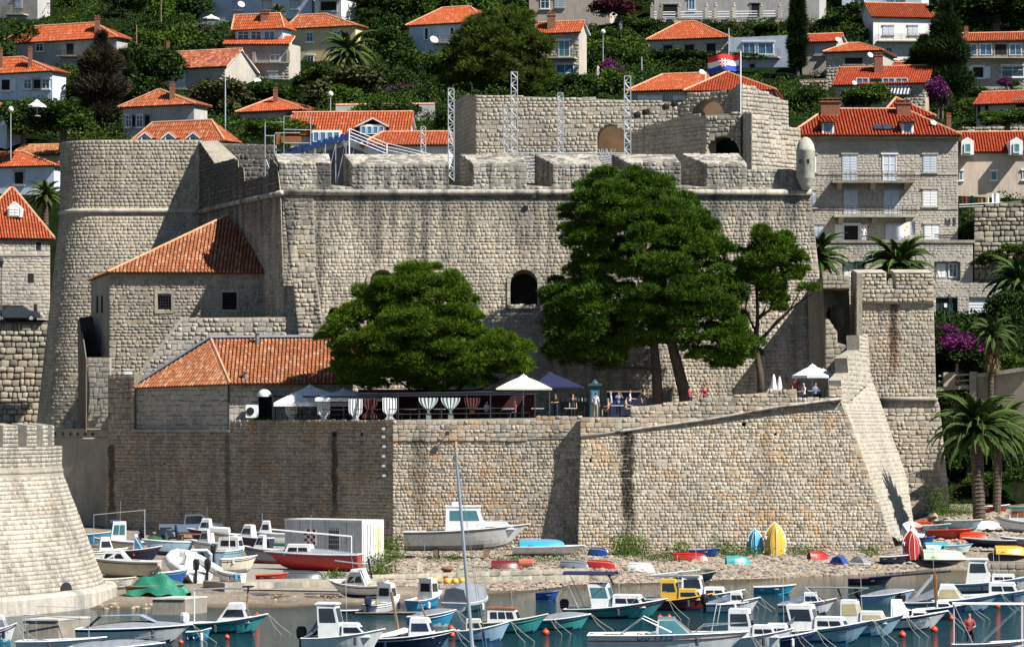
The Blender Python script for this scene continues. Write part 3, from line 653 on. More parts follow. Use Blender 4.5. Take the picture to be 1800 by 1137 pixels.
# ------------------------------------------------------------------ round tower close by on the left
rt = thing('round_tower', 'pale round battered tower with crenels in the near left corner', 'tower', (HX(0, 172), 175, .3))
RB = 26.0; cX = HX(182, 182)-RB; cY = 182.0; zcr = 7.0
def rsurf(a, z):
    r = RB-2.45+max(0, (zcr-z))*2.5/6.6; 
    return V((cX+r*math.cos(a/RB), cY+r*math.sin(a/RB), z))
a0, a1 = -RB*1.25, RB*.25
st = Stones(); st.surf(rsurf, a0, a1, .95, zcr-.1, .30, .215, .025, .012); st.surf(rsurf, a0, a1, zcr+.1, 8.3, .30, .21, .03, .012)
mb = MB(); mb.grid(rsurf, np.linspace(a0, a1, 60), np.linspace(-1, 8.3, 12))
mb.add([rsurf(a, 8.3) for a in np.linspace(a0, a1, 40)]+[V((cX, cY, 8.3))], [(i, i+1, 40) for i in range(39)])
mb.build('wall', MORT_L, rt)
# crenellation: merlon arcs in px steps
def ang(px):
    lo, hi = 140.0, 182.0
    for _ in range(50):
        md = (lo+hi)/2; p = P(px, 760, md)
        if math.hypot(p.x-cX, p.y-cY) > RB-2.45: lo = md
        else: hi = md
    p = P(px, 760, lo); return math.atan2(p.y-cY, p.x-cX)*RB
for pa, pb in ((-42, -16), (5, 31), (47, 64), (75, 84), (90.5, 94.5)):
    aa, ab = ang(pa), ang(pb); m = MB(); secs = []
    for a in np.linspace(aa, ab, 4):
        o = rsurf(a, 8.3); i_ = V((cX+(o.x-cX)*.965, cY+(o.y-cY)*.965, 8.3)); zt_ = V((0, 0, 1.12)); secs.append([o, i_, i_+zt_+V((0, 0, .12)), o+zt_])
    m.loft(secs, True); m.build('merlon', MORT_L, rt)
    st.surf(rsurf, aa, ab, 8.3, 9.4, .28, .21, .03, .012)
st.emit(rt, SM_ROUND, flat=True)
moulding(rt, [rsurf(a, zcr) for a in np.linspace(a0, a1, 50)], .13, SM_TOP)
m = MB(); secs = []
for a in np.linspace(a0, a1, 60):
    p = rsurf(a, .3); d = V((p.x-cX, p.y-cY, 0)).normalized(); secs.append([p+d*.55+V((0, 0, -1.2)), p+d*.45+V((0, 0, .45)), p+d*.3+V((0, 0, .62)), p-d*.2+V((0, 0, .66))])
m.loft(secs); m.build('plinth', SM_ROUND, rt)
RP = PL((90, 166), (140, 168.5), .37); m = MB(); m.add([RP.hit(*q)+RP.n*.0 for q in arch(104, 129, 1024, 1060)], [tuple(range(11))])
# doorway: sits proud of the curved battered face
da = -RB*.55
def ray_r(px, py):
    lo, hi = 140.0, 184.0
    for _ in range(50):
        md = (lo+hi)/2; p = P(px, py, md); r = RB-2.45+max(0, zcr-p.z)*2.5/6.6
        if math.hypot(p.x-cX, p.y-cY) > r: lo = md
        else: hi = md
    return P(px, py, lo)
m = MB(); q = [ray_r(*a) for a in [(111, 1060), (128, 1060)]+[(116.5+9.5*math.cos(a)+(0 if a < 1.6 else -1.5), 1036-13*math.sin(a)) for a in np.linspace(0, math.pi, 8)]]
m.add([p+V((0.03, -.075, .02)) for p in q], [tuple(range(len(q)))]); m.build('doorway', DARK, rt)
# rocks under the tower
# ------------------------------------------------------------------ bridge with quatrefoil parapet
br = thing('bridge', 'stone bridge with a parapet pierced by quatrefoils beside the round tower', 'bridge', P(140, 800, 254))
BP = PL((84, 256), (194, 253)); mb = MB()
wall(mb, None, BP, [(60, 990), (60, 771), (194, 771), (194, 990)], (), 3.5); mb.build('wall', PLAST, br)
pp = MB(); hl = []
for cx in (98, 111, 124, 137, 150, 163):
    pts = []
    for k in range(4):
        a = k*math.pi/2
        for e in (-1.9, -.9, 0, .9, 1.9): 
            pts.append((cx+2.0*math.cos(a)+1.75*math.cos(a+e), 762.5+2.0*math.sin(a)+1.75*math.sin(a+e)))
    hl.append(pts)
hl = [[(cx+x, 762.5+y) for x, y in ((-1.3, -1.3), (-1.5, -3.6), (1.5, -3.6), (1.3, -1.3), (3.6, -1.5), (3.6, 1.5), (1.3, 1.3), (1.5, 3.6), (-1.5, 3.6), (-1.3, 1.3), (-3.6, 1.5), (-3.6, -1.5))] for cx in (98, 111, 124, 137, 150, 163)]
wall(pp, None, BP, rect(86, 192, 755, 770), hl, .3); pp.build('parapet', PLAST, br)
ml = MB(); ml.tube([BP.hit(x, 754.5) for x in (86, 192)], .09); ml.tube([BP.hit(x, 771) for x in (86, 192)], .11); ml.build('string_course', SM_TOP, br)

# ------------------------------------------------------------------ inner keep on the platform
kp = thing('inner_keep', 'inner stone keep with arched vaults rising behind the merlons', 'keep', P(1150, 275, 275))
st = Stones(); mb = MB()
K1 = PL((836, 281), (1240, 279)); ka = arch(1049, 1098, 218, 275)
wall(mb, st, K1, [(836, 330), (836, 167), (1097, 176), (1215, 181), (1240, 200), (1240, 330)], [ka], 2, .40, .3, .03)
wall(mb, st, PL((797, 291), (836, 281)), [(797, 184), (810, 169), (836, 167), (836, 330), (797, 330)], (), .06, .46, .34, .04)
K2 = PL((1098, 277), (1241, 268))
wall(mb, st, K2, [(1098, 236), (1196, 205), (1241, 203), (1241, 330), (1098, 330)], (), 1, .5, .34, .05)
K3 = PL((1240, 268.0), (1303, 267.2)); k3 = arch(1242, 1300, 240, 300)
wall(mb, st, K3, [(1240, 330), (1240, 202), (1303, 199), (1303, 330)], [k3], 2.5, .42, .32, .07); dark_back(kp, K3, k3, 2.2)
K4 = PL((1320, 262), (1408, 266)); wall(mb, st, K4, [(1321, 330), (1321, 200), (1345, 206), (1370, 218), (1407, 229), (1408, 330)], (), .5, .42, .32, .05)
wall(mb, st, PL((1302, 269), (1321, 262)), [(1302, 199), (1321, 200), (1321, 330), (1302, 330)], (), .06, .42, .32, .05)
K5 = PL((1200, 279), (1300, 276)); k5 = arch(1217, 1273, 175, 215)
wall(mb, st, K5, [(1196, 330), (1196, 190), (1208, 166), (1240, 161), (1262, 162), (1282, 164), (1300, 166), (1300, 330)], [k5], 1.5, .42, .32, .05)
wall(mb, st, PL((1282, 278), (1305, 271)), [(1280, 162), (1296, 150), (1305, 147), (1305, 210), (1282, 210)], (), .06, .42, .32, .05)
wall(mb, st, PL((1304, 271), (1388, 275)), [(1304, 147), (1330, 156), (1385, 180), (1388, 300), (1304, 300)], (), .5, .42, .32, .05)
mb.build('wall_core', MORT_L, kp)
VB = mat('ochre_plaster', (.15, .09, .045), .9, .25, .6, dirt=.3)
bk = MB(); bk.add([P(x, y, 285) for x, y in ((1040, 210), (1105, 210), (1105, 290), (1040, 290))], [(0, 1, 2, 3)]); bk.build('vault_back', VB, kp)
bk = MB(); bk.add([P(x, y, 286) for x, y in ((1210, 165), (1280, 165), (1280, 230), (1210, 230))], [(0, 1, 2, 3)])
bk.build('vault_back', VB, kp)
st.emit(kp, SM_KEEP, flat=True)

# ------------------------------------------------------------------ rubble retaining wall and street on the left
t = thing('retaining_wall', 'rough rubble retaining wall below the parked car', 'wall', P(40, 700, 292))
st = Stones(); mb = MB(); wall(mb, st, PL((-10, 292), (100, 292), .05), [(-12, 800), (-12, 566), (75, 566), (100, 566), (100, 800)], (), 1, .58, .48, .18, .05, .5); mb.build('core', MORT_D, t); st.emit(t, SM_RUB)
t = thing('retaining_wall', 'rough stone garden wall below the laundry pergola', 'wall', P(1745, 450, 297.5))
st = Stones(); mb = MB(); wall(mb, st, PL((1690, 297.5), (1815, 296.5), .05), [(1712, 368), (1740, 358), (1815, 350), (1815, 540), (1712, 540)], (), 1, .55, .4, .12, .05, .5); mb.build('core', MORT_D, t); st.emit(t, SM_RUB)
# ------------------------------------------------------------------ hillside
CTRL = []   # (x, y, z) points the slope has to pass through, filled from the houses
TREND = ([240, 262, 275, 290, 330, 360, 400, 430, 520, 700], [1, 2, 10, 18, 36.0, 43.5, 52, 57.5, 84, 150])
def trend(y): return float(np.interp(y, *TREND))
def hill(x, y):
    z = trend(y); 
    if y < 300 and x > 24: z = float(np.interp(y, [258, 268, 280, 300], [2.8, 8, 16, 18]))
    if y < 296 and x < -30: z = float(np.interp(y, [250, 291, 293, 300], [2, 3, 18.4, 18.8]))
    sw, sz = .05, 0.0
    for (a, b, c) in CTRL:
        d2 = (x-a)**2+((y-b)*1.3)**2; q = math.exp(-d2/90.0)
        sw += q; sz += q*(c-trend(b))
    return z+sz/max(sw, .35 if sw < .35 else sw)
TILE = tile_mat('roof_tile_orange', (.36, .079, .030), .13); TILE2 = tile_mat('roof_tile_terracotta', (.35, .095, .040), .2, .3)
TILE3 = tile_mat('roof_tile_old', (.30, .085, .045), .4, .5); TILE4 = tile_mat('roof_tile_pale', (.33, .122, .056), .26, .4); TILE5 = tile_mat('roof_tile_red', (.32, .048, .019), .11, .25)
FRAME = mat('white_frame', (.72, .74, .76), .5, .06); GLASS = mat('window_glass', (.035, .05, .07), .12, .3, 2, spec=.6); SHUT = mat('pale_shutter', (.50, .55, .62), .6, .08)
SHUTW = mat('white_shutter', (.74, .75, .75), .6, .06); SHUTT = mat('teal_shutter', (.09, .25, .29), .6, .1); BLUEG = mat('blue_glass', (.06, .17, .30), .15, .2, spec=.6)
WH_B = mat('blue_white_wall', (.55, .62, .72), .9, .10, .5, dirt=.2); WH_Y = mat('yellow_wall', (.62, .50, .28), .9, .1, .5, dirt=.2); WH_G = mat('grey_wall', (.40, .39, .38), .9, .14, .5, dirt=.3)
WH_W = mat('white_wall', (.68, .68, .66), .9, .1, .5, dirt=.25); WH_S = stone_mat('small_ashlar', (.46, .42, .37), rust=.12, streak=.15, tone=.1); WH_P = mat('pink_beige_wall', (.50, .42, .35), .9, .12, .5, dirt=.3)
BRICK = mat('chimney_brick', (.20, .085, .05), .9, .3, 6); IRON = mat('dark_iron', (.035, .035, .04), .5, .2); DISHM = mat('dish_white', (.42, .44, .45), .5, .1); RIDGE = mat('ridge_mortar', (.55, .30, .18), .9, .3, 3)
GALV = mat('galvanised_steel', (.50, .53, .56), .4, .12, 3, metal=.55); REDD = mat('dark_red_paint', (.13, .025, .02), .6, .15)
def tiles(mb, poly, step=.25, row=.5):
    """Barrel tiles on a roof slope; poly[0]->poly[1] is the eave."""
    A, B = V(poly[0]), V(poly[1]); u = (B-A).normalized(); n = u.cross(V(poly[2])-A).normalized()
    if n.z < 0: n = -n
    v = n.cross(u)
    if (V(poly[2])-A).dot(v) < 0: v = -v
    q = [((V(p)-A).dot(u), (V(p)-A).dot(v)) for p in poly]
    x0 = min(p[0] for p in q); x1 = max(p[0] for p in q); k = max(2, int((x1-x0)/step)); stp = (x1-x0)/k
    for i in range(k):
        um = x0+(i+.5)*stp; ys = []
        for j in range(len(q)):
            a, b = q[j], q[(j+1) % len(q)]
            if (a[0] <= um) != (b[0] <= um): ys.append(a[1]+(um-a[0])/(b[0]-a[0])*(b[1]-a[1]))
        if len(ys) < 2: continue
        y0, y1 = min(ys), max(ys); nr = max(1, int(round((y1-y0)/row))); h = (y1-y0)/nr
        for r in range(nr):
            a, b = y0+r*h-.04, y0+(r+1)*h; w0 = stp*.43; w1 = stp*.37; jx = random.uniform(-.012, .012)
            vs = []
            for (yy, ww, l) in ((a, w0, .022+random.uniform(0, .015)), (b, w1, .0)):
                for (f, g) in ((-1, 0), (-.5, .75), (.5, .75), (1, 0)): vs.append(A+u*(um+f*ww+jx)+v*yy+n*(g*stp*.5+l+.005))
            mb.add(vs, [(0, 1, 5, 4), (1, 2, 6, 5), (2, 3, 7, 6), (3, 2, 1, 0)])
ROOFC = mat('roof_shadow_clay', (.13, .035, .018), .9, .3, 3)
def roof_part(parent, slopes, tile, step=.3, row=.5, ridges=(), core=True, name='roof', board=WH_W):
    mb = MB()
    for s_ in slopes:
        n = (V(s_[1])-V(s_[0])).cross(V(s_[2])-V(s_[0])).normalized()
        if n.z < 0: n = -n
        mb.slab([[V(p) for p in s_]], n, .1)
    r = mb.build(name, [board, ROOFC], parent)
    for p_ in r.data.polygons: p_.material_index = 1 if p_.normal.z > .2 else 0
    t = MB()
    for s_ in slopes: tiles(t, s_, step, row)
    t.build('roof_tiles', tile, r, 'stuff')
    if ridges:
        for a, b in ridges:
            g = MB(); g.tube([V(a)+V((0, 0, .08)), V(b)+V((0, 0, .08))], .11, 6); g.build('ridge_cap', RIDGE, r)
    return r
def window(parent, pl, x0, x1, y0, y1, style='g', lintel=True, frame=None):
    """Frame, sill and lintel proud of the wall, glass between, shutters where there are some."""
    a = pl.hit(x0, y1); b = pl.hit(x1, y1); c = pl.hit(x1, y0); d = pl.hit(x0, y0)
    u = (b-a); wd = u.length; u = u.normalized(); v = (d-a); h = v.length; v = v.normalized(); n = pl.n
    fr = MB(); t = min(.09, wd*.12)
    if style in 'gbcto':
        fr.obox(a, u*t, v*h, n*.07); fr.obox(a+u*(wd-t), u*t, v*h, n*.07); fr.obox(a+u*t+v*(h-t), u*(wd-2*t), v*t, n*.07); fr.obox(a+u*t, u*(wd-2*t), v*t, n*.07)
        if style in 'gbct' and wd > .7: fr.obox(a+u*(wd/2-.03)+v*t, u*.06, v*(h-2*t), n*.06)
        if style in 'gc': fr.obox(a+u*t+v*(h*.62), u*(wd-2*t), v*.05, n*.055)
    else:
        fr.obox(a-u*.06, u*.06, v*h, n*.05); fr.obox(a+u*wd, u*.06, v*h, n*.05)
    if lintel:
        fr.obox(a-u*.14-v*.12, u*(wd+.28), v*.11, n*.16); fr.obox(a-u*.14+v*(h+.01), u*(wd+.28), v*.13, n*.14)
    o = fr.build('window', frame or (FRAME if style in 'gbcto' else WH_S), parent)
    if style in 'gbdco':
        p = MB(); p.obox(a+u*t*.9+v*t*.9, u*(wd-t*1.8), v*(h-t*1.8), n*.025); p.build('pane', {'g': GLASS, 'c': SHUT, 'b': BLUEG, 'd': DARK, 'o': DARK}[style], o)
    if style in 'swt':
        m = {'s': SHUT, 'w': SHUTW, 't': SHUTT}[style]
        for k in (0, 1):
            p = MB(); o0 = a+u*(wd*.5*k+.015); ww = wd*.5-.03
            p.obox(o0, u*ww, v*h, n*.045); nl = max(3, int(h/.22))
            for i in range(nl): p.obox(o0+u*.05+v*(h*(i+.25)/nl)+n*.045, u*(ww-.1), v*(h/nl*.45), n*.02)
            p.build('shutter', m, o)
    if style == 'o':
        for sgn in (-1, 1):
            p = MB(); ww = wd*.5; p.obox(a-u*(ww+.02) if sgn < 0 else a+u*(wd+.02), u*ww, v*h, n*.05); p.build('shutter', SHUTW, o)
    return o
def dish(parent, px, py, d, r):
    r *= .72
    c = P(px, py, d); mb = MB(); ax = V((.35, -.75, .5)).normalized(); a = ax.cross(V((0, 0, 1))).normalized(); b = ax.cross(a); secs = []
    for k, dz in ((.02, -.2), (.5, -.14), (.85, -.02), (1, .05), (.97, .09), (.5, -.08)): secs.append([c+a*math.cos(j*.5236)*r*k+b*math.sin(j*.5236)*r*k+ax*dz*r for j in range(12)])
    mb.loft(secs, True, True); mb.tube([c-ax*.15*r, c-V((0, -.3, r*1.3))], .04, 5); mb.tube([c+b*r*.9, c+ax*r*.8], .02, 4); mb.build('satellite_dish', DISHM, parent, smooth=True)
def chimney(parent, x0, x1, y0, y1, d, m=BRICK):
    a, b = P(x0, y1, d), P(x1, y0, d); w_ = b.x-a.x; mb = MB(); h = b.z-a.z
    mb.box((a.x+w_/2, d+w_*.4, a.z+h/2-.4), (w_, w_*.8, h+.8)); mb.box((a.x+w_/2, d+w_*.4, b.z+.05), (w_*1.15, w_*.95, .12))
    k = max(2, int(w_/.35))
    for i in range(k): mb.box((a.x+w_*(i+.5)/k, d+w_*.4, b.z+.2), (.14, w_*.8, .2))
    mb.box((a.x+w_/2, d+w_*.4, b.z+.33), (w_*1.1, w_*.9, .07)); mb.build('chimney', m, parent)
def side_pt(C1, b, px):
    k = (px-900)/FPX; s_ = (k*C1.y-C1.x)/(b.x-k*b.y); return C1+b*s_
HOUSES = []
def house(label, x0, x1, D, eave, base, ridge=None, alpha=26, dep=6.5, side=None, kind='hip', wallm=WH_S, tile=TILE, wins=(), chims=(), dishes=(), swins=(), rail=(), group='houses on the hillside', boards=True, extra=None, cat='house', stone=False, name='house', step=.25, ov=.35, sag=4.0, doors=()):
    al = R(alpha); t = V((-math.cos(al), math.sin(al), 0)); b = V((math.sin(al), math.cos(al), 0))
    C1 = P(x1, base, D); k = (x0-900)/FPX; s_ = (C1.x-k*C1.y)/(math.cos(al)+k*math.sin(al)); C0 = C1+t*s_
    if side: dep = max(2.5, (side_pt(C1, b, side)-C1).length)
    C2, C3 = C1+b*dep, C0+b*dep
    ze = ZY(eave, D); zb = C1.z; h = thing(name, label, cat, C1, group); CTRL.append((C1.x, C1.y+1, zb)); CTRL.append((C0.x, C0.y+1, zb))
    CTRL.append((C2.x, C2.y, zb+.5)); HOUSES.append((x0-4, (side or x1)+4, eave, base, D))
    up = V((0, 0, ze-zb)); dn = V((0, 0, -sag))
    mid = dep/2; pl = PL((x0, C0.y), (x1, C1.y))
    mb = MB(); mb.hexa([C0+dn, C1+dn, C2+dn, C3+dn, C0+up, C1+up, C2+up, C3+up])
    slopes = []; ridges = []
    if ridge:
        rx0, rx1, ry = ridge
        m1 = C1+b*mid; kk = lambda px: (lambda k_: m1+t*((m1.x-k_*m1.y)/(math.cos(al)+k_*math.sin(al))))((px-900)/FPX)
        zr = ZY(ry, m1.y-0.0); 
        q0, q1 = kk(rx0), kk(rx1); q0.z = q1.z = zr
        E = [C0+t*ov-b*ov, C1-t*ov-b*ov, C2-t*ov+b*ov, C3+t*ov+b*ov]
        for e in E: e.z = ze+.02
        if kind == 'hip':
            slopes = [[E[0], E[1], q1, q0] if (q1-q0).length > .15 else [E[0], E[1], q1], [E[1], E[2], q1], [E[3], E[0], q0]]
            ridges = [(E[1], q1), (E[0], q0)]+([(q0, q1)] if (q1-q0).length > .15 else [])
            back = [E[2], E[3], q0, q1]; slopes.append(back if (q1-q0).length > .15 else back[:3])
        else:
            g0 = C0+b*mid; g1 = C1+b*mid; g0.z = g1.z = zr; r0_, r1_ = g0+t*ov*.6, g1-t*ov*.6
            slopes = [[E[0], E[1], r1_, r0_], [E[2], E[3], r0_, r1_]]; ridges = [(r0_, r1_)]
            mb.add([C1+up, C2+up, g1], [(0, 1, 2)]); mb.add([C0+up, g0, C3+up], [(0, 1, 2)])
    wl = mb.build('wall', wallm, h)
    if stone:
        st = Stones(); st.panel(pl, [[C0, C1, C1+up, C0+up]]+[[pl.hit(*q) for q in rect(*w_[:4])] for w_ in wins], .5, .3, .016, .014)
        st.emit(h, wallm, most=0, flat=True)
    if slopes: roof_part(h, slopes, tile, step, .5, ridges)
    for w_ in wins: window(h, pl, *w_)
    spl = PL((x1, C1.y), (900+FPX*C2.x/C2.y, C2.y))
    for w_ in swins: window(h, spl, *w_)
    for c in chims: chimney(h, *c[:4], D+mid+(c[4] if len(c) > 4 else 0))
    for d_ in dishes: dish(h, d_[0], d_[1], D-.6, d_[2])
    for (ra, rb, ry0, ry1) in rail:   # balcony: slab, rails
        bm = MB(); A_, B_ = pl.hit(ra, ry1), pl.hit(rb, ry1); n = pl.n*1.1
        bm.obox(A_-V((0, 0, .14)), B_-A_, V((0, 0, .14)), n); bo = bm.build('balcony', WH_S, h)
        rm = MB(); top = V((0, 0, ZY(ry0, D)-ZY(ry1, D)))
        for f in (.25, .5, .75, 1): rm.tube([A_+top*f, A_+n*.96+top*f, B_+n*.96+top*f, B_+top*f], .018, 4)
        k = max(3, int((B_-A_).length/.9))
        for i in range(k+1): p = A_+(B_-A_)*i/k+n*.96; rm.tube([p, p+top], .02, 4)
        rm.build('railing', IRON, bo)
    if extra: extra(h, pl, C0, C1, C2, t, b)
    return h
# ------------------------------------------------------------------ the house with the lean-to roof against the bastion flank
sh_ = thing('stone_house', 'tall plain stone house with a lean-to tiled roof and two small windows under the bastion', 'house', P(192, 745, 256))
A1 = PL((160, 264), (192, 256)); A2 = PL((192, 256), (500, 256)); st = Stones(); mb = MB()
w1, w2 = rect(277, 301, 516, 546), rect(391, 416, 514, 544)
wall(mb, st, A2, [(192, 760), (192, 478), (530, 478), (530, 760)], [w1, w2], .8, .37, .28, .034, .012)
wall(mb, None, A1, [(160, 760), (160, 492), (192, 478), (192, 760)], (), .6)
mb.build('wall', MORT, sh_); st.emit(sh_, SM_HOUSE)
for w_ in (w1, w2):
    dark_back(sh_, A2, w_, .6); xa, xb, ya, yb = w_[0][0], w_[1][0], w_[2][1], w_[0][1]; f = MB()
    for q in (rect(xa-5, xa, ya-5, yb+5), rect(xb, xb+5, ya-5, yb+5), rect(xa, xb, ya-5, ya), rect(xa, xb, yb, yb+5)): f.slab([[A2.hit(*a)+A2.n*.09 for a in q]], A2.n, .09)
    f.build('window_surround', SM_TOP, sh_)
    g = MB()
    for i in range(1, 5): g.tube([A2.hit(xa+(xb-xa)*i/5, ya), A2.hit(xa+(xb-xa)*i/5, yb)], .014, 4)
    for i in range(1, 6): g.tube([A2.hit(xa, ya+(yb-ya)*i/6), A2.hit(xb, ya+(yb-ya)*i/6)], .014, 4)
    g.build('window_grille', IRON, sh_)
for x0, x1 in ((170, 173), (178, 181)): m = MB(); m.add([A1.hit(*q)+A1.n*.03 for q in rect(x0, x1, 520, 550)], [(0, 1, 2, 3)]); m.build('slit_window', DARK, sh_)
ap = P(400, 380, 263)
roof_part(sh_, [[P(189, 479.5, 255.5), P(474, 479.5, 255.5), ap], [P(155, 493, 264.5), P(189, 479.5, 255.5), ap]], TILE4, .27, .45, [(P(189, 479.5, 255.5), ap)], board=PLAST)
# ------------------------------------------------------------------ restaurant house with hipped roof on the terrace
rh = thing('restaurant_house', 'low ashlar house with a hipped roof of barrel tiles at the terrace edge', 'house', P(400, 757, 242.6))
B1 = PL((236, 248.2), (401, 242.7)); B2 = PL((401, 242.7), (620, 242.9)); st = Stones(); mb = MB()
wall(mb, st, B1, [(236, 757), (236, 680), (401, 675), (401, 757)], (), .6, .46, .36, .035, .016)
wall(mb, st, B2, [(401, 757), (401, 675), (620, 675), (620, 757)], [rect(455, 478, 695, 740)], .6, .46, .36, .035, .016)
mb.build('wall', MORT_D, rh); st.emit(rh, SM_ASH, flat=True)
e0, e1, e2, q0, q1 = P(236, 682, 248), P(404, 675, 241.9), P(640, 673, 242.1), P(371, 598, 247.6), P(640, 596, 247.8)
roof_part(rh, [[e0, e1, q0], [e1, e2, q1, q0]], TILE4, .27, .42, [(e1, q0)], board=PLAST)
gm = MB(); gm.tube([e0+V((-.15, .3, .1)), q0+V((-.1, .3, .2)), q1+V((0, .3, .2))], .16, 4); gm.build('flashing', mat('lead_grey', (.17, .19, .22), .6, .15), rh)
for (x, y) in ((452, 600), (431, 668)): c = P(x, y, 247 if y < 620 else 242.5); g = MB(); g.tube([c-V((0, 0, .5)), c+V((0, 0, .55))], .15, 8); g.tube([c+V((0, 0, .55)), c+V((0, 0, .62))], .24, 8); g.build('vent_pipe', mat('dull_metal', (.16, .17, .17), .5, .2), rh)
dp = MB(); dp.tube([B2.hit(402, 677)+V((0, -.1, 0)), B2.hit(402, 755)+V((0, -.1, 0))], .06, 6); dp.build('downpipe', IRON, rh)
dark_back(rh, B2, rect(455, 478, 695, 740), .5, 'doorway')

# ------------------------------------------------------------------ apartment block on the right
apt = thing('apartment_block', 'large pale ashlar apartment block with two long balconies and red hipped roof', 'apartment building', P(1550, 560, 300), None)
AP = PL((1390, 300), (1684, 300)); st = Stones(); mb = MB()
aw = [(1481, 1506, 272, 318, 's'), (1551, 1576, 272, 318, 'c'), (1623, 1646, 272, 303, 's'), (1425, 1435, 272, 303, 'w'), (1483, 1508, 335, 378, 's'), (1553, 1580, 335, 378, 's'), (1622, 1647, 333, 363, 'w'), (1420, 1434, 335, 365, 's'), (1482, 1510, 395, 424, 'o'), (1556, 1582, 395, 424, 's'), (1625, 1650, 394, 421, 'w'), (1428, 1448, 395, 421, 's')]
hl = [rect(*w_[:4]) for w_ in aw]
polys = wall(mb, st, AP, [(1392, 240), (1684, 240), (1684, 430), (1392, 430)], (), 9, .0001+.42, .28, .02, .018, .25) if False else None
mb.slab([[AP.hit(*q) for q in [(1392, 238), (1684, 238), (1684, 430), (1392, 430)]]], AP.n, 9)
st.panel(AP, [[AP.hit(*q) for q in [(1392, 250), (1684, 250), (1684, 428), (1392, 428)]]]+[[AP.hit(*q) for q in h] for h in hl], .38, .235, .007, .01, .2)
AP2 = PL((1400, 296.5), (1712, 296.5)); ho = [rect(1642, 1688, 458, 494), rect(1480, 1520, 458, 490)]
wall(mb, st, AP2, [(1400, 425), (1710, 425), (1710, 505), (1400, 560)], ho, 3.4, .38, .235, .007, .01, .2)
for h_ in ho:
    g = MB(); g.slab([[AP2.hit(*q)-AP2.n*.5 for q in h_]], AP2.n, .1); g.build('loggia_back', WH_G, apt); xa = h_[0][0]
    for k_ in (0, 1): window(apt, (lambda p_: (setattr(p_, 'o', p_.o-p_.n*.48), p_)[1])(PL((1400, 296.5), (1712, 296.5))), xa+4+k_*21, xa+20+k_*21, 463, 488, 'wg'[k_], False)
AP3 = PL((1640, 295), (1775, 295)); gh = [rect(1645, 1683, 523, 563), rect(1703, 1746, 523, 566)]
wall(mb, st, AP3, [(1600, 500), (1766, 500), (1770, 590), (1600, 590)], gh, 1.5, .38, .235, .007, .01, .2)
mb.build('wall', MORT_L, apt); st.emit(apt, stone_mat('apartment_ashlar', (.43, .405, .365), rust=.05, streak=.12, tone=.09), flat=True)
for w_ in aw: window(apt, AP, *w_)
for y in (306, 367): c = MB(); c.slab([[AP.hit(*q)+AP.n*.08 for q in rect(1392, 1684, y-1.5, y+1.5)]], AP.n, .08); c.build('string_course', SM_TOP, apt)
c = MB(); c.slab([[AP2.hit(*q)+AP2.n*.12 for q in rect(1398, 1714, 422, 427)]], AP2.n, 1.0); c.build('terrace_coping', SM_TOP, apt)
g = MB(); g.slab([[AP3.hit(*q)-AP3.n*.25 for q in gh[0]]], AP3.n, .1); go = g.build('garage_gate', mat('dark_green_gate', (.012, .035, .035), .6, .2), apt)
for i in range(1, 4): g = MB(); g.slab([[AP3.hit(*q)-AP3.n*.2 for q in rect(1645+i*9.5-.5, 1645+i*9.5+.5, 524, 562)]], AP3.n, .04); g.build('batten', IRON, go)
g = MB(); g.slab([[AP3.hit(*q)-AP3.n*.16 for q in rect(1660, 1665, 533, 540)]], AP3.n, .02); g.build('notice', FRAME, go)
g = MB(); g.slab([[AP3.hit(*q)-AP3.n*.25 for q in gh[1]]], AP3.n, .1); go = g.build('garage_door', mat('white_door', (.68, .72, .76), .5, .05), apt)
for i in range(1, 8): g = MB(); g.slab([[AP3.hit(*q)-AP3.n*.2 for q in rect(1703, 1746, 523+i*5.3-1.8, 523+i*5.3+1.8)]], AP3.n, .05); g.build('slat', mat('white_door', (.68, .72, .76)), go)
for (xa, xb, yt, yb) in ((1461, 1605, 304, 319), (1464, 1607, 365, 379)):
    s_ = MB(); A_, B_ = AP.hit(xa, yb), AP.hit(xb, yb); s_.obox(A_-V((0, 0, .2)), B_-A_, V((0, 0, .2)), AP.n*1.25); bo = s_.build('balcony', SM_TOP, apt)
    r_ = MB(); up = V((0, 0, .8))
    for f in (.12, .4, .7, 1): r_.tube([A_+up*f, A_+up*f+AP.n*1.2, B_+up*f+AP.n*1.2, B_+up*f], .02, 4)
    for i in range(19): p = A_+(B_-A_)*i/18+AP.n*1.2; r_.tube([p, p+up], .018, 4)
    r_.build('railing', IRON, bo)
    for f in (.06, .47, .88):
        k = MB(); p = A_+(B_-A_)*f-V((0, 0, .2)); k.hexa([p+V((0, -.25, -.55)), p+V((.45, -.25, -.55)), p+V((.45, 0, -.55)), p+V((0, 0, -.55)), p+V((0, -1.1, 0)), p+V((.45, -1.1, 0)), p+V((.45, 0, 0)), p+V((0, 0, 0))]); k.build('bracket', SM_TOP, bo)
eA, eB = P(1386, 238.5, 299.2), P(1690, 238.5, 299.2); rA, rB = P(1452, 193, 305), P(1590, 193, 305); eC, eD = P(1690, 238.5, 311), P(1386, 238.5, 311); eC.z = eD.z = eA.z
ar = roof_part(apt, [[eA, eB, rB, rA], [eB, eC, rB], [eD, eA, rA], [eC, eD, rA, rB]], TILE5, .28, .48, [(eB, rB), (eA, rA), (rA, rB)])
c = MB(); c.slab([[P(x, y, 299.4) for x, y in rect(1388, 1688, 238.5, 243)]], V((0, -1, 0)), .8); c.build('eave_cornice', SM_TOP, apt)
pA, pB, pC = P(1548, 205, 304.6), P(1645, 205, 304.6), P(1575, 173, 308); roof_part(apt, [[pA, pB, pC], [pB, pB+V((0, 6, 0)), pC]], TILE5, .28, .48, [(pA, pC), (pB, pC)])
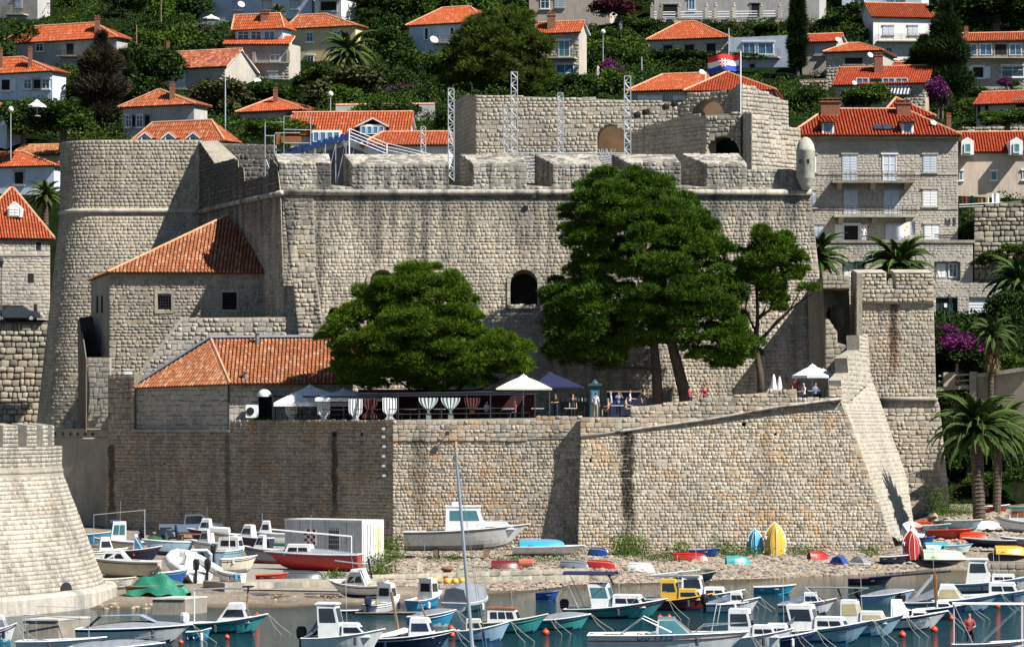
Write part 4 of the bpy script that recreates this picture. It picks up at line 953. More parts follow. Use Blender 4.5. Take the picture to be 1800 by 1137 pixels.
chimney(apt, 1443, 1476, 180, 204, 303.5); chimney(apt, 1577, 1601, 183, 204, 303.5); chimney(apt, 1664, 1672, 206, 226, 304)
dish(apt, 1641, 216, 301, .42)
for x0, x1, y0, y1 in ((1444, 1467, 214, 237), (1585, 1606, 214, 237)):
    DPn = PL((x0, 299.6), (x1, 299.6)); dm = MB(); dm.slab([[DPn.hit(*q) for q in rect(x0, x1, y0, y1)]], DPn.n, 4); do = dm.build('dormer', REDD if x0 < 1500 else WH_W, apt)
    f = MB(); f.slab([[DPn.hit(*q)+DPn.n*.05 for q in rect(x0+1, x1-1, y0+1, y1-1)], [DPn.hit(*q)+DPn.n*.05 for q in rect(x0+4, x1-4, y0+4, y1-3)]], DPn.n, .05); f.build('window_frame', FRAME, do)
    f = MB(); f.slab([[DPn.hit(*q)+DPn.n*.02 for q in rect(x0+4, x1-4, y0+4, y1-3)]], DPn.n, .01); f.build('pane', BLUEG, do)
    roof_part(apt, [[P(x0-3, y0+1, 299.2), P(x1+3, y0+1, 299.2), P(x1-2, y0-10, 304), P(x0+3, y0-10, 304)]], TILE5, .28, .48)
for x0 in (1536, 1553):
    f = MB(); a = P(x0, 232, 300.3); f.obox(a+V((0, -.3, .15)), V((.75, 0, 0)), V((0, .75, .45)), V((0, -.06, .1))); f.build('skylight', GLASS, apt)

# ------------------------------------------------------------------ houses up the hill
house('grey stone house with a double orange hipped roof and arched porch', 0, 205, 398, 67, 114, (55, 166, 38), side=232, dep=7, wallm=WH_G, wins=[(13, 25, 78, 96, 'g'), (63, 77, 77, 91, 'g'), (116, 130, 76, 97, 'd')], chims=[(166, 175, 34, 48)], dishes=[(239, 72, .65), (251, 75, .6)], rail=[(108, 150, 90, 99)], tile=TILE)
house('white house with a ribbed orange roof and wide window band', -40, 92, 352, 126, 172, (-10, 40, 98), side=116, dep=7, wallm=WH_B, wins=[(2, 19, 139, 160, 'o'), (42, 56, 139, 157, 'g'), (58, 72, 139, 157, 'd'), (74, 88, 139, 157, 'g')], chims=[(49, 56, 88, 106), (-3, 4, 90, 104)], tile=TILE)
house('stone house with a worn brown gable roof beside the tall house', 285, 396, 374, 118, 168, (290, 400, 87), alpha=24, kind='gable', dep=7, wallm=WH_S, tile=TILE3, wins=[(309, 327, 129, 156, 's')], chims=[(292, 298, 78, 95)], stone=True)
def tallx(h, pl, C0, C1, C2, t, b):
    lo = MB(); lo.slab([[pl.hit(*q)+pl.n*.05 for q in rect(400, 508, 92, 110)]], pl.n, .04); lo.build('loggia_opening', WH_G, h)
    for x0, x1 in ((419, 437), (475, 493)): window(h, PL((300, 1), (301, 1)) if False else pl, x0, x1, 96, 109, 'b', False)
    for x0 in (396, 445, 505): p = MB(); p.slab([[pl.hit(*q)+pl.n*.25 for q in rect(x0, x0+6, 90, 110)]], pl.n, .2); p.build('pier', WH_S, h)
    a_, b_ = pl.hit(393, 79)+pl.n*.35, pl.hit(511, 79)+pl.n*.35; k_ = -pl.n*1.6+V((0, 0, 1.1)); roof_part(h, [[a_, b_, b_+k_, a_+k_]], TILE)
    sl = MB(); sl.slab([[pl.hit(*q)+pl.n*.3 for q in rect(394, 510, 109, 112)]], pl.n, .3); sl.build('floor_band', SM_TOP, h)
house('tall four storey stone house with a loggia and stepped orange roof', 396, 508, 380, 77, 178, None, alpha=20, side=528, dep=6, wallm=WH_S, tile=TILE, wins=[(418, 434, 128, 150, 's'), (472, 488, 127, 149, 's')], dishes=[(453, 143, .62)], extra=tallx, stone=True)
house('upper attic storey with glazed terrace under a ribbed orange roof', 414, 497, 380.8, 51, 77, (412, 492, 24), alpha=20, side=508, kind='hip', dep=5, wallm=WH_B, tile=TILE, wins=[(418, 438, 55, 72, 'g'), (441, 460, 55, 72, 'g'), (464, 484, 55, 72, 'b')], chims=[(458, 472, 24, 36)], sag=1)
house('pale yellow house with a faded hipped roof behind the palm', 505, 625, 412, 46, 112, (525, 572, 22), side=640, alpha=24, dep=6, wallm=WH_Y, tile=TILE2, wins=[(538, 551, 58, 74, 'g'), (586, 599, 56, 71, 'g'), (540, 552, 98, 110, 'g')], rail=[(540, 572, 103, 113)])
house('long light blue house at the top edge behind the tall house', 332, 548, 445, -22, 38, (340, 540, -50), alpha=26, dep=6, wallm=WH_B, wins=[(363, 375, 6, 20, 's'), (462, 476, 2, 18, 's'), (511, 525, 1, 17, 's'), (410, 424, 4, 18, 's')], dishes=[(424, 8, .7)])
house('small house with open red porch behind the yellow house', 553, 600, 440, -6, 28, (560, 592, -25), dep=5, wallm=WH_W, wins=[(563, 592, 2, 20, 'd')], tile=TILE2)
house('light blue house with white shutters and a corner balcony beside the big pine', 719, 850, 412, 39, 92, (778, 826, 9), dep=8, wallm=WH_B, tile=TILE, wins=[(747, 753, 50, 70, 'o'), (792, 798, 49, 62, 'o')], dishes=[(763, 70, .75)], rail=[(765, 795, 64, 76)])
house('narrow stone house with a gable roof and blue arched ground floor', 940, 1018, 362, 58, 130, (945, 1022, 38), alpha=20, side=1028, kind='gable', dep=5, wallm=WH_S, tile=TILE, wins=[(982, 1002, 71, 101, 't'), (977, 1009, 113, 129, 'b')], rail=[(965, 1015, 91, 102)], chims=[(962, 976, 28, 44)], stone=True)
house('low grey stone house with three dark windows and smooth orange hipped roof', 1141, 1279, 402, 67, 102, (1196, 1222, 36), dep=8, alpha=18, wallm=WH_S, tile=TILE, wins=[(1165, 1183, 79, 98, 'd'), (1203, 1221, 78, 98, 'd'), (1241, 1259, 76, 96, 'd')], stone=True)
house('flat roofed pale blue house with a glazed terrace behind the flag', 1281, 1393, 398, 62, 132, None, dep=7, alpha=22, wallm=WH_B, wins=[(1306, 1328, 75, 96, 'b'), (1332, 1360, 75, 96, 'b'), (1317, 1328, 112, 125, 'd')], rail=[(1300, 1372, 88, 101)])
house('low house with white awnings and ribbed red roof behind the keep', 1108, 1235, 318, 158, 200, (1165, 1240, 129), dep=8, alpha=20, wallm=WH_S, tile=TILE, wins=[(1121, 1165, 168, 177, 'w'), (1183, 1205, 168, 176, 'w')], chims=[(1206, 1213, 142, 156)], dishes=[(1234, 127, .42)])
house('pyramid roofed building rising right behind the keep', 1208, 1358, 312, 160, 210, (1276, 1278, 127), dep=9, alpha=8, wallm=WH_S, tile=TILE5)
house('white house with a deep balcony and plain orange gable roof', 1535, 1640, 415, 33, 108, (1523, 1640, 8), kind='gable', alpha=-8, dep=7, wallm=WH_W, tile=TILE, wins=[(1552, 1570, 46, 62, 's'), (1596, 1612, 46, 62, 's'), (1557, 1568, 84, 100, 'g')], chims=[(1586, 1592, 6, 22)], dishes=[(1541, 58, .6)], rail=[(1540, 1620, 62, 73)])
house('stone house with an arched gable window below the white house', 1452, 1548, 372, 90, 158, (1490, 1510, 75), dep=7, alpha=18, wallm=WH_S, tile=TILE, wins=[(1484, 1517, 101, 114, 'd')], dishes=[(1530, 97, .5)], stone=True)
house('low roofed annex with a big satellite dish beside the cypress', 1410, 1470, 380, 74, 120, (1412, 1535, 60), dep=5, alpha=18, kind='gable', wallm=WH_S, tile=TILE5, wins=[(1432, 1452, 81, 97, 's')], dishes=[(1473, 70, .48)])
def loggx(h, pl, C0, C1, C2, t, b):
    for i in range(4):
        window(h, pl, 1505+i*23, 1527+i*23, 137, 153, 'b' if i != 1 else 'd', False)
    a = MB(); p0, p1 = pl.hit(1502, 154), pl.hit(1603, 154); a.obox(p0, p1-p0, V((0, 0, .06)), pl.n*1.2+V((0, 0, -.9))); ao = a.build('awning', mat('striped_dark_awning', (.03, .035, .045), .7), h)
    for i in range(17): s_ = MB(); q = p0+(p1-p0)*(i/17.0)+V((0, 0, .09)); s_.obox(q, (p1-p0)*.028, V((0, 0, .03)), pl.n*1.2+V((0, 0, -.9))); s_.build('stripe', mat('pale_stripe', (.45, .47, .5), .7), ao)
house('stone house with glazed dormer loggia and a striped awning', 1468, 1627, 348, 147, 205, (1480, 1622, 116), dep=7, alpha=16, kind='gable', wallm=WH_S, tile=TILE5, chims=[(1537, 1552, 99, 116)], dishes=[(1502, 146, .38)], extra=loggx, stone=True)
house('blue white cottage with a short tiled roof behind the loggia house', 1570, 1640, 362, 123, 165, (1572, 1645, 109), dep=5, alpha=14, kind='gable', wallm=WH_B, tile=TILE5)
def logg2(h, pl, C0, C1, C2, t, b):
    for x0 in (1696, 1722, 1748, 1774): window(h, pl, x0, x0+22, 77, 98, 'b' if x0 != 1748 else 'd', False)
house('two storey stone house with a glazed upper loggia and long orange roof', 1692, 1812, 368, 72, 150, (1690, 1812, 58), dep=7, alpha=10, kind='gable', wallm=WH_S, tile=TILE, wins=[(1709, 1730, 117, 138, 'o'), (1760, 1800, 116, 136, 'g')], rail=[(1694, 1806, 92, 102)], extra=logg2, chims=[(1695, 1702, 52, 64)], stone=True)
house('small gabled stone house half hidden in creepers', 1716, 1812, 334, 182, 220, (1728, 1812, 160), dep=6, alpha=22, kind='gable', wallm=WH_S, tile=TILE5, wins=[(1718, 1724, 186, 205, 'd'), (1731, 1738, 182, 202, 'd'), (1785, 1805, 176, 190, 'd')])
def dorm3(h, pl, C0, C1, C2, t, b):
    for x0 in (1690, 1776):
        d_ = PL((x0, 304.6), (x0+20, 304.6)); dm = MB(); dm.slab([[d_.hit(*q) for q in [(x0, 272), (x0+22, 272), (x0+22, 248), (x0+11, 241), (x0, 248)]]], d_.n, 3); do = dm.build('dormer', WH_W, h)
        window(h, PL((x0, 304.55), (x0+20, 304.55)), x0+5, x0+17, 252, 269, 't', False)
house('long pale house with two white dormers and teal shutters', 1684, 1830, 306, 268, 330, (1690, 1830, 233), dep=8, alpha=4, kind='gable', wallm=WH_P, tile=TILE5, wins=[(1686, 1692, 301, 317, 't'), (1741, 1753, 301, 317, 't'), (1797, 1806, 300, 316, 't')], extra=dorm3)
house('grey house with dark red shutters under a small pyramid roof', 216, 341, 332, 184, 232, (279, 281, 155), side=350, dep=7, wallm=WH_G, tile=TILE2, wins=[(221, 232, 203, 224, 'g'), (232, 238, 203, 224, 'd'), (240, 252, 203, 224, 'g'), (254, 264, 202, 223, 'd')], chims=[(298, 307, 150, 166)])
def dorm(h, pl, C0, C1, C2, t, b):
    for x0 in (243, 285, 328):
        d_ = PL((x0, 311.3), (x0+22, 311.3)); dm = MB(); dm.slab([[d_.hit(*q) for q in [(x0, 250), (x0+22, 250), (x0+22, 241), (x0+11, 234), (x0, 241)]]], d_.n, 2.5); do = dm.build('dormer', WH_B, h)
        a, m_, b_ = P(x0-3, 243, 311), P(x0+11, 232, 311), P(x0+25, 243, 311); k = V((0, 3, .15)); roof_part(h, [[a+k, a, m_, m_+k], [b_, b_+k, m_+k, m_]], TILE2, .28, .5)
        window(h, PL((x0, 311.25), (x0+22, 311.25)), x0+5, x0+17, 240, 249, 'b', False)
house('attic house with three round topped dormers peering over the bastion', 232, 392, 311.5, 249, 262, (268, 372, 211), side=408, dep=7, wallm=WH_W, tile=TILE2, extra=dorm)
house('small stone house with an orange pyramid roof and brick chimney', 421, 530, 337, 194, 216, (481, 483, 169), dep=7, wallm=WH_S, tile=TILE, wins=[(430, 470, 208, 216, 'd')], chims=[(480, 488, 160, 172)])
def longd(h, pl, C0, C1, C2, t, b):
    for x0, x1, y0, y1 in ((548, 600, 229, 250), (632, 678, 219, 236)):
        d_ = PL((x0, 301), (x1, 301)); dm = MB(); dm.slab([[d_.hit(*q) for q in rect(x0, x1, y0, y1)]], d_.n, 3); dm.build('dormer', WH_W, h)
        n_ = 4
        for i in range(n_): window(h, PL((x0, 300.95), (x1, 300.95)), x0+2+(x1-x0-4)*i/n_, x0+1+(x1-x0-4)*(i+1)/n_, y0+3, y1, 'b', False)
    a, m_, b_ = P(624, 222, 300.8), P(655, 207, 300.8), P(684, 222, 300.8); k = V((0, 4, .1)); roof_part(h, [[a+k, a, m_, m_+k], [b_, b_+k, m_+k, m_]], TILE, .28, .5)
house('long red roofed hall with a wide glazed dormer behind the grandstand', 510, 716, 302, 238, 262, (512, 716, 198), alpha=5, side=728, kind='gable', dep=8, wallm=WH_W, tile=TILE, extra=longd)
house('low orange roofed wing in front of the hall', 640, 790, 296, 256, 268, (672, 790, 233), alpha=4, kind='hip', dep=6, wallm=WH_W, tile=TILE)
house('orange roofed house low on the far left with one dark window', -30, 95, 318, 292, 340, (-20, 40, 266), side=120, dep=8, alpha=20, wallm=WH_B, tile=TILE, wins=[(25, 42, 301, 325, 'd')])
house('ribbed roof shed behind the far left house', 25, 104, 326, 272, 300, (27, 106, 255), kind='gable', dep=5, alpha=15, wallm=WH_P, tile=TILE4)
def dorml(h, pl, C0, C1, C2, t, b):
    d_ = PL((12, 296.5), (36, 296.5)); dm = MB(); dm.slab([[d_.hit(*q) for q in [(12, 382), (38, 382), (38, 366), (24, 354), (12, 366)]]], d_.n, 3); dm.build('dormer', WH_W, h); window(h, PL((12, 296.45), (36, 296.45)), 16, 34, 365, 380, 'w', False)
    for x0, x1, y0, y1 in ((62, 73, 425, 441), (47, 61, 479, 499), (58, 66, 534, 548), (2, 19, 534, 556)): window(h, pl, x0, x1, y0, y1, 'd', False)
    c = MB(); c.slab([[pl.hit(*q)+pl.n*.1 for q in rect(-40, 88, 446, 450)]], pl.n, .1); c.build('string_course', SM_TOP, h)
house('warm sunlit stone house with a dormered pyramid roof beside the bastion', -60, 88, 296, 421, 566, (18, 24, 333), dep=9, alpha=-16, wallm=SM_ASH, tile=TILE, stone=True, extra=dorml, swins=())
house('grey building with a concrete balcony in the top corner', -40, 66, 432, -30, 28, None, side=88, dep=6, wallm=WH_G, wins=[(27, 39, -6, 14, 's')], rail=[(13, 50, 14, 26)])
house('rust red roofed shed at the far edge above the lamp', -40, 12, 330, 196, 230, (-30, 0, 182), side=18, dep=4, wallm=WH_B, tile=TILE2)
house('villa with rubble stone arches and terrace at the top edge', 1150, 1440, 455, -40, 34, None, dep=6, alpha=14, wallm=WH_G, wins=[(1165, 1192, 8, 24, 'd'), (1320, 1336, 6, 24, 'd'), (1210, 1222, -2, 18, 'b')])
house('grey villa with tall windows at the top edge beside the red tree', 930, 1072, 450, -40, 46, None, dep=6, alpha=18, wallm=WH_P, wins=[(975, 992, -5, 14, 's'), (1061, 1070, -4, 20, 's'), (950, 966, -4, 16, 'g')])
house('pale villa row at the top edge above the white house', 1480, 1620, 460, -30, 12, None, dep=6, alpha=16, wallm=WH_B, wins=[(1500, 1520, -8, 6, 'g'), (1556, 1590, -8, 6, 'b')])
# garden walls and terraces of the slope
def garden_wall(label, pts, D, m, h_below=2.5, th=.5, rough=False, cap=None):
    x0, x1 = pts[0][0], pts[-1][0]; pl = PL((x0, D), (x1, D-.3)); t = thing('garden_wall', label, 'wall', P(x0, pts[0][1], D), 'garden walls of the hillside')
    poly = list(pts)+[(x1, pts[-1][1]+h_below*FPX/D), (x0, pts[0][1]+h_below*FPX/D)]
    mb = MB(); st = Stones() if rough else None; wall(mb, st, pl, poly, (), th, .5, .38, .1, .05, .5); mb.build('core', m, t)
    if st: st.emit(t, SM_RUB, most=60)
    if cap: c = MB(); c.tube([pl.hit(*q)+V((0, .1, .05)) for q in pts], .14, 5); c.build('coping', cap, t)
    CTRL.append((HX((x0+x1)/2, D), D+2, ZY(max(pts[0][1], pts[-1][1]), D)-.4))
garden_wall('long plastered garden wall with a red tile coping below the bougainvillea', [(590, 186), (764, 184)], 322, WH_G, 1.5, cap=RIDGE)
garden_wall('low rubble garden wall left of the three window house', [(1078, 80), (1142, 78)], 396, MORT_D, 1.4, rough=True)
garden_wall('retaining wall under the stone pillared terrace', [(1140, 34), (1460, 36)], 448, MORT_D, 1.6, rough=True)
garden_wall('pale terrace wall with a fence beside the pine', [(699, 141), (757, 141)], 372, WH_W, 1.0)
garden_wall('stair wall climbing past the purple creeper', [(1040, 160), (1050, 116)], 352, WH_S, 2.5)
garden_wall('rubble garden wall below the creeper covered house', [(1690, 225), (1800, 222)], 328, MORT_D, 3, rough=True)
for pts, D_, l_ in (([(52, 236), (145, 232)], 338, 'dry stone terrace wall below the white house'), ([(1040, 112), (1132, 106)], 384, 'dry stone terrace wall left of the ribbed roof house'), ([(1405, 140), (1456, 138)], 368, 'short terrace wall beside the arched gable house'), ([(1640, 166), (1692, 163)], 352, 'terrace wall behind the tall cypress'), ([(545, 150), (602, 148)], 362, 'terrace wall at the foot of the olive tree'), ([(862, 30), (930, 27)], 440, 'terrace wall above the big pine'), ([(235, 118), (286, 116)], 378, 'terrace wall behind the worn brown roof')): garden_wall(l_, pts, D_, MORT_D, 1.2, rough=True)
tf = thing('terrace_fence', 'white railed fence between rubble stone posts along the villa terrace', 'fence', P(1280, 28, 447))
for x in (1146, 1162, 1194, 1242, 1258, 1290, 1338, 1370):
    p = MB(); c = P(x, 32, 447); p.box((c.x, c.y, c.z+.7), (.45, .45, 1.6)); p.lathe((c.x, c.y, c.z+1.5), [(.3, 0), (.3, .1), (.12, .2), (.16, .35), (.05, .5)], 8); p.build('post', SM_RUB, tf)
for k in range(3): r_ = MB(); r_.tube([P(1146, 31-k*4.5, 447), P(1375, 29-k*4.5, 447)], .05, 4); r_.build('rail', FRAME, tf)
# ------------------------------------------------------------------ terrain mesh
CTRL += [(HX(x_, 436), 436, ZY(62, 436)) for x_ in (1100, 1200, 1300, 1400)]+[(HX(620, 350), 350, ZY(185, 350)), (HX(600, 385), 385, ZY(130, 385)), (HX(870, 380), 380, ZY(120, 380)), (HX(1090, 370), 370, ZY(140, 370)), (HX(1660, 350), 350, ZY(190, 350)), (HX(170, 345), 345, ZY(215, 345)), (HX(70, 335), 335, ZY(235, 335))]
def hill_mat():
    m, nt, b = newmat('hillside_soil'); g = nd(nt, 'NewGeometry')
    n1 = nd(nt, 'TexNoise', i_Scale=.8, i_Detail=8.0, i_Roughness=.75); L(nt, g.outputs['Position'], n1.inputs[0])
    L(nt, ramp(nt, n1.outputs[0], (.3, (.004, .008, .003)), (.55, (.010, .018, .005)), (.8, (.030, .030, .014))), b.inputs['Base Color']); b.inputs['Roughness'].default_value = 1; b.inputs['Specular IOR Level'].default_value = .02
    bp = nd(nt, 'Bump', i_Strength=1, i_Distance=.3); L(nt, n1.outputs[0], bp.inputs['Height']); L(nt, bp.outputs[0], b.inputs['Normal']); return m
HM = hill_mat()
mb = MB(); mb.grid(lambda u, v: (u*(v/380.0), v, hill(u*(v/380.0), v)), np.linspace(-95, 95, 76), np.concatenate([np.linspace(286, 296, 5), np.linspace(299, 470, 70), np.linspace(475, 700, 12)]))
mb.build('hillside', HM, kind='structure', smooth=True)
mb = MB(); mb.grid(lambda u, v: (u, v, float(np.interp(v, [247, 258, 264, 276, 290], [2.2, 2.8, 6.5, 17, 18.2]))), np.linspace(30, 62, 14), np.linspace(249, 290, 20)); mb.build('right_slope', HM, kind='structure', smooth=True)
mb = MB(); mb.grid(lambda u, v: (u, v, 18.4), [-75, -40], [291.8, 297]); mb.build('upper_street', mat('asphalt', (.06, .06, .06), .9), kind='structure')

# ------------------------------------------------------------------ foliage
def unit(n):
    a = rng.normal(size=(n, 3)); return a/np.linalg.norm(a, axis=1)[:, None]
def needles(cen, out, ln, wd, k):
    """k thin blades from each tuft centre, biased outwards."""
    n = len(cen); d = unit(n*k).reshape(n, k, 3)*.85+out[:, None]*.9; d /= np.linalg.norm(d, axis=2)[..., None]
    s_ = np.cross(d, unit(n*k).reshape(n, k, 3)); s_ /= np.linalg.norm(s_, axis=2)[..., None]+1e-6
    l = ln*rng.uniform(.6, 1.25, (n, k, 1)); w_ = wd*rng.uniform(.7, 1.3, (n, k, 1)); c = cen[:, None]+rng.normal(0, ln*.12, (n, k, 3))
    tri = np.stack([c-s_*w_*.5, c+s_*w_*.5, c+d*l], axis=2); v = tri.reshape(-1, 3)
    return v, np.arange(len(v)).reshape(-1, 3)
def leaves(cen, out, ln, wd):
    n = len(cen); d = unit(n)*.9+out*.5; d[:, 2] -= .15; d /= np.linalg.norm(d, axis=1)[:, None]; s_ = np.cross(d, unit(n)); s_ /= np.linalg.norm(s_, axis=1)[:, None]+1e-6
    l = ln*rng.uniform(.6, 1.3, (n, 1)); w_ = wd*rng.uniform(.6, 1.3, (n, 1)); nn = np.cross(d, s_)*l*.15
    v = np.stack([cen, cen+d*l*.5+s_*w_*.5+nn, cen+d*l, cen+d*l*.5-s_*w_*.5+nn], axis=1).reshape(-1, 3)
    return v, np.arange(len(v)).reshape(-1, 4)
def clump_pts(centres, radii, per):
    """Points spread over the shells of ellipsoid clumps, denser on top."""
    m = len(centres); o = unit(m*per).reshape(m, per, 3); o[..., 2] = np.where(o[..., 2] < -.35, -o[..., 2]*.6, o[..., 2])
    r = rng.uniform(.45, 1.0, (m, per, 1))**.5; p = np.asarray(centres)[:, None]+o*r*np.asarray(radii)[:, None]
    return p.reshape(-1, 3), o.reshape(-1, 3)
def inside(poly, x, y):
    c = False; n = len(poly)
    for i in range(n):
        a, b = poly[i], poly[(i+1) % n]
        if (a[1] > y) != (b[1] > y) and x < a[0]+(y-a[1])/(b[1]-a[1])*(b[0]-a[0]): c = not c
    return c
def edge_d(poly, x, y):
    m = 1e9
    for i in range(len(poly)):
        a, b = poly[i], poly[(i+1) % len(poly)]; dx, dy = b[0]-a[0], b[1]-a[1]; t = max(0, min(1, ((x-a[0])*dx+(y-a[1])*dy)/(dx*dx+dy*dy+1e-9))); m = min(m, math.hypot(x-a[0]-t*dx, y-a[1]-t*dy))
    return m
PINE = leaf_mat('pine_needles', (.012, .038, .004), (.100, .168, .012), .10); PINE2 = leaf_mat('dark_pine_needles', (.009, .030, .004), (.078, .145, .012), .08)
BARK = mat('pine_bark', (.085, .06, .045), .95, .35, 2.5, bump=.6); BARKG = mat('grey_bark', (.11, .095, .08), .95, .3, 2.5, bump=.5)
def pine(label, outline, D, depth, trunks, m, r_px=24, n=170, per=120, ln=.42, group=None, limbs=12, flat=.6, wd=.075, k=5, name='pine_tree'):
    xs = [p[0] for p in outline]; ys = [p[1] for p in outline]; cs, rs = [], []; tries = 0
    while len(cs) < n and tries < n*60:
        tries += 1; x, y = random.uniform(min(xs), max(xs)), random.uniform(min(ys), max(ys))
        if not inside(outline, x, y): continue
        e = edge_d(outline, x, y); rp = r_px*random.uniform(.65, 1.25)
        if e < rp*.3: continue
        rp = min(rp, e*1.35+3)
        h = min(1, e/(.34*(max(xs)-min(xs)))); dy = random.choice((-1, 1, -1))*random.random()**.6*depth*math.sqrt(max(.05, h))
        p = P(x, y, D+dy); cs.append(p); r = rp*D/FPX; rs.append((r, r, r*flat))
    base = trunks[0][0]; t = thing(name, label, 'tree', P(*base, D), group)
    pts, out = clump_pts(np.array([tuple(c) for c in cs]), np.array(rs), per); out = out*np.array([1, 1, .6])+np.array([0, 0, .55])
    v, f = needles(pts, out, ln, wd, k); mk('crown', v, f, m, t)
    tr = MB()
    for tk in trunks:
        q = [P(a, b, D+(c[0] if c else 0)) for a, b, *c in tk[:-1]]; r0_ = tk[-1]; tr.tube(q, [r0_*(1-.72*i/(len(q)-1)) for i in range(len(q))], 9)
    tr.build('trunk', BARK, t, smooth=True)
    main = [P(a, b, D) for a, b, *c in trunks[0][:-1]]
    for i in random.sample(range(len(cs)), min(limbs, len(cs))):
        c = cs[i]; j = min(range(len(main)), key=lambda q: abs(main[q].z-(c.z-1.2))); a = main[max(1, j)]; md = a*.45+c*.55+V((0, 0, -.35)); l_ = MB(); l_.tube([a, md, c], [.14, .09, .03], 6); l_.build('limb', BARK, t, smooth=True)
    return t
pine('broad pine with layered bright crown hanging over the white canopies', [(556, 575), (600, 545), (625, 520), (622, 498), (648, 492), (676, 486), (700, 466), (735, 455), (742, 438), (760, 462), (800, 478), (830, 515), (850, 545), (842, 575), (880, 580), (925, 600), (952, 628), (935, 655), (890, 672), (840, 690), (790, 695), (720, 688), (660, 690), (610, 682), (585, 650), (580, 620), (560, 600)], 238.5, 4.4, [((770, 745), (768, 700), (760, 660), (740, 600), (735, 520), (738, 460), .38), ((768, 700), (800, 665), (850, 640), .2)], PINE, 24, 330, 200, .30, flat=.55, wd=.052)
pine('huge dark pine with two bare trunks in the middle of the terrace', [(1008, 330), (1030, 300), (1060, 292), (1090, 285), (1130, 300), (1165, 298), (1195, 322), (1215, 345), (1240, 355), (1245, 385), (1275, 385), (1282, 420), (1290, 450), (1310, 480), (1312, 530), (1308, 560), (1330, 590), (1350, 615), (1330, 640), (1290, 652), (1255, 660), (1225, 640), (1200, 625), (1170, 610), (1145, 618), (1115, 610), (1090, 640), (1060, 668), (1020, 660), (975, 640), (950, 605), (960, 575), (938, 550), (955, 525), (945, 490), (985, 485), (1010, 455), (985, 425), (988, 385), (985, 365), (1010, 352)], 243.5, 5.5, [((1158, 735), (1154, 650), (1145, 560), (1130, 450), (1110, 330), .42), ((1212, 735), (1203, 690), (1180, 600), (1165, 500), (1160, 420), .55)], PINE2, 25, 520, 190, .32, flat=.55, wd=.055)
pine('slender pine with exposed forked branches beside the fortress corner', [(1283, 425), (1310, 405), (1345, 396), (1380, 408), (1408, 432), (1418, 465), (1415, 490), (1440, 505), (1442, 525), (1420, 528), (1395, 500), (1375, 508), (1388, 540), (1375, 552), (1350, 540), (1330, 520), (1312, 500), (1295, 470)], 243, 2.0, [((1337, 700), (1337, 660), (1328, 610), (1332, 560), (1330, 500), .3), ((1330, 610), (1365, 565), (1400, 535), (1430, 515), .12), ((1332, 600), (1385, 550), (1410, 505), .10), ((1330, 585), (1310, 545), (1318, 500), .1), ((1334, 640), (1320, 605), (1312, 560), .12)], PINE, 17, 75, 120, .34, limbs=18)
pine('big rounded pine on the slope above the keep', [(770, 130), (778, 95), (800, 70), (815, 38), (850, 22), (905, 14), (940, 25), (955, 60), (975, 75), (970, 95), (955, 105), (975, 125), (965, 140), (990, 160), (960, 175), (900, 178), (840, 176), (790, 172), (765, 158)], 350, 7, [((870, 200), (872, 140), (878, 80), (885, 40), .4)], leaf_mat('olive_pine_needles', (.020, .036, .008), (.088, .125, .018), .14), 19, 260, 110, .5, wd=.09)
# ------------------------------------------------------------------ cypresses
def cypress(label, x, yb, yt, D, wpx, m, group=None, n=9000):
    b, tp = P(x, yb, D), P(x, yt, D); h = tp.z-b.z; r = wpx*D/FPX/2; t = thing('cypress_tree', label, 'tree', b, group)
    z = rng.uniform(0, 1, n)**.9; rr = r*np.clip(np.sin(np.clip(z*1.0+.1, 0, 1)**(1.25 if m is DRY else .75)*math.pi)**.55, .05, 1)*(1+.22*np.sin(z*23+rng.uniform(0, 6)))*rng.uniform(.55, 1.05, n); a = rng.uniform(0, 2*math.pi, n)
    o = np.stack([np.cos(a), np.sin(a), np.full(n, .9)], 1); p = np.stack([b.x+rr*np.cos(a), b.y+rr*np.sin(a), b.z+z*h], 1)
    v, f = needles(p, o, .7, .13, 3); mk('crown', v, f, m, t); k = MB(); k.tube([b-V((0, 0, 1)), b+V((0, 0, h*.8))], [.22, .06], 7); k.build('trunk', BARKG, t)
CYP = leaf_mat('cypress_leaves', (.010, .022, .008), (.030, .055, .015), .05); DRY = leaf_mat('dry_cypress_leaves', (.022, .022, .013), (.065, .052, .032), .05)
cypress('dying brown cypress standing before the double roofed house', 178, 240, 62, 342, 78, DRY)
cypress('narrow green cypress tucked behind the brown one', 215, 215, 95, 350, 50, CYP)
cypress('tall dark cypress right of the white balcony house', 1662, 200, 8, 352, 78, CYP, n=12000)
cypress('slim black cypress between the flat roofed house and the annex', 1402, 118, -20, 378, 22, CYP)
cypress('bushy dark cypress beside the loggia house', 1625, 150, 70, 356, 50, CYP)
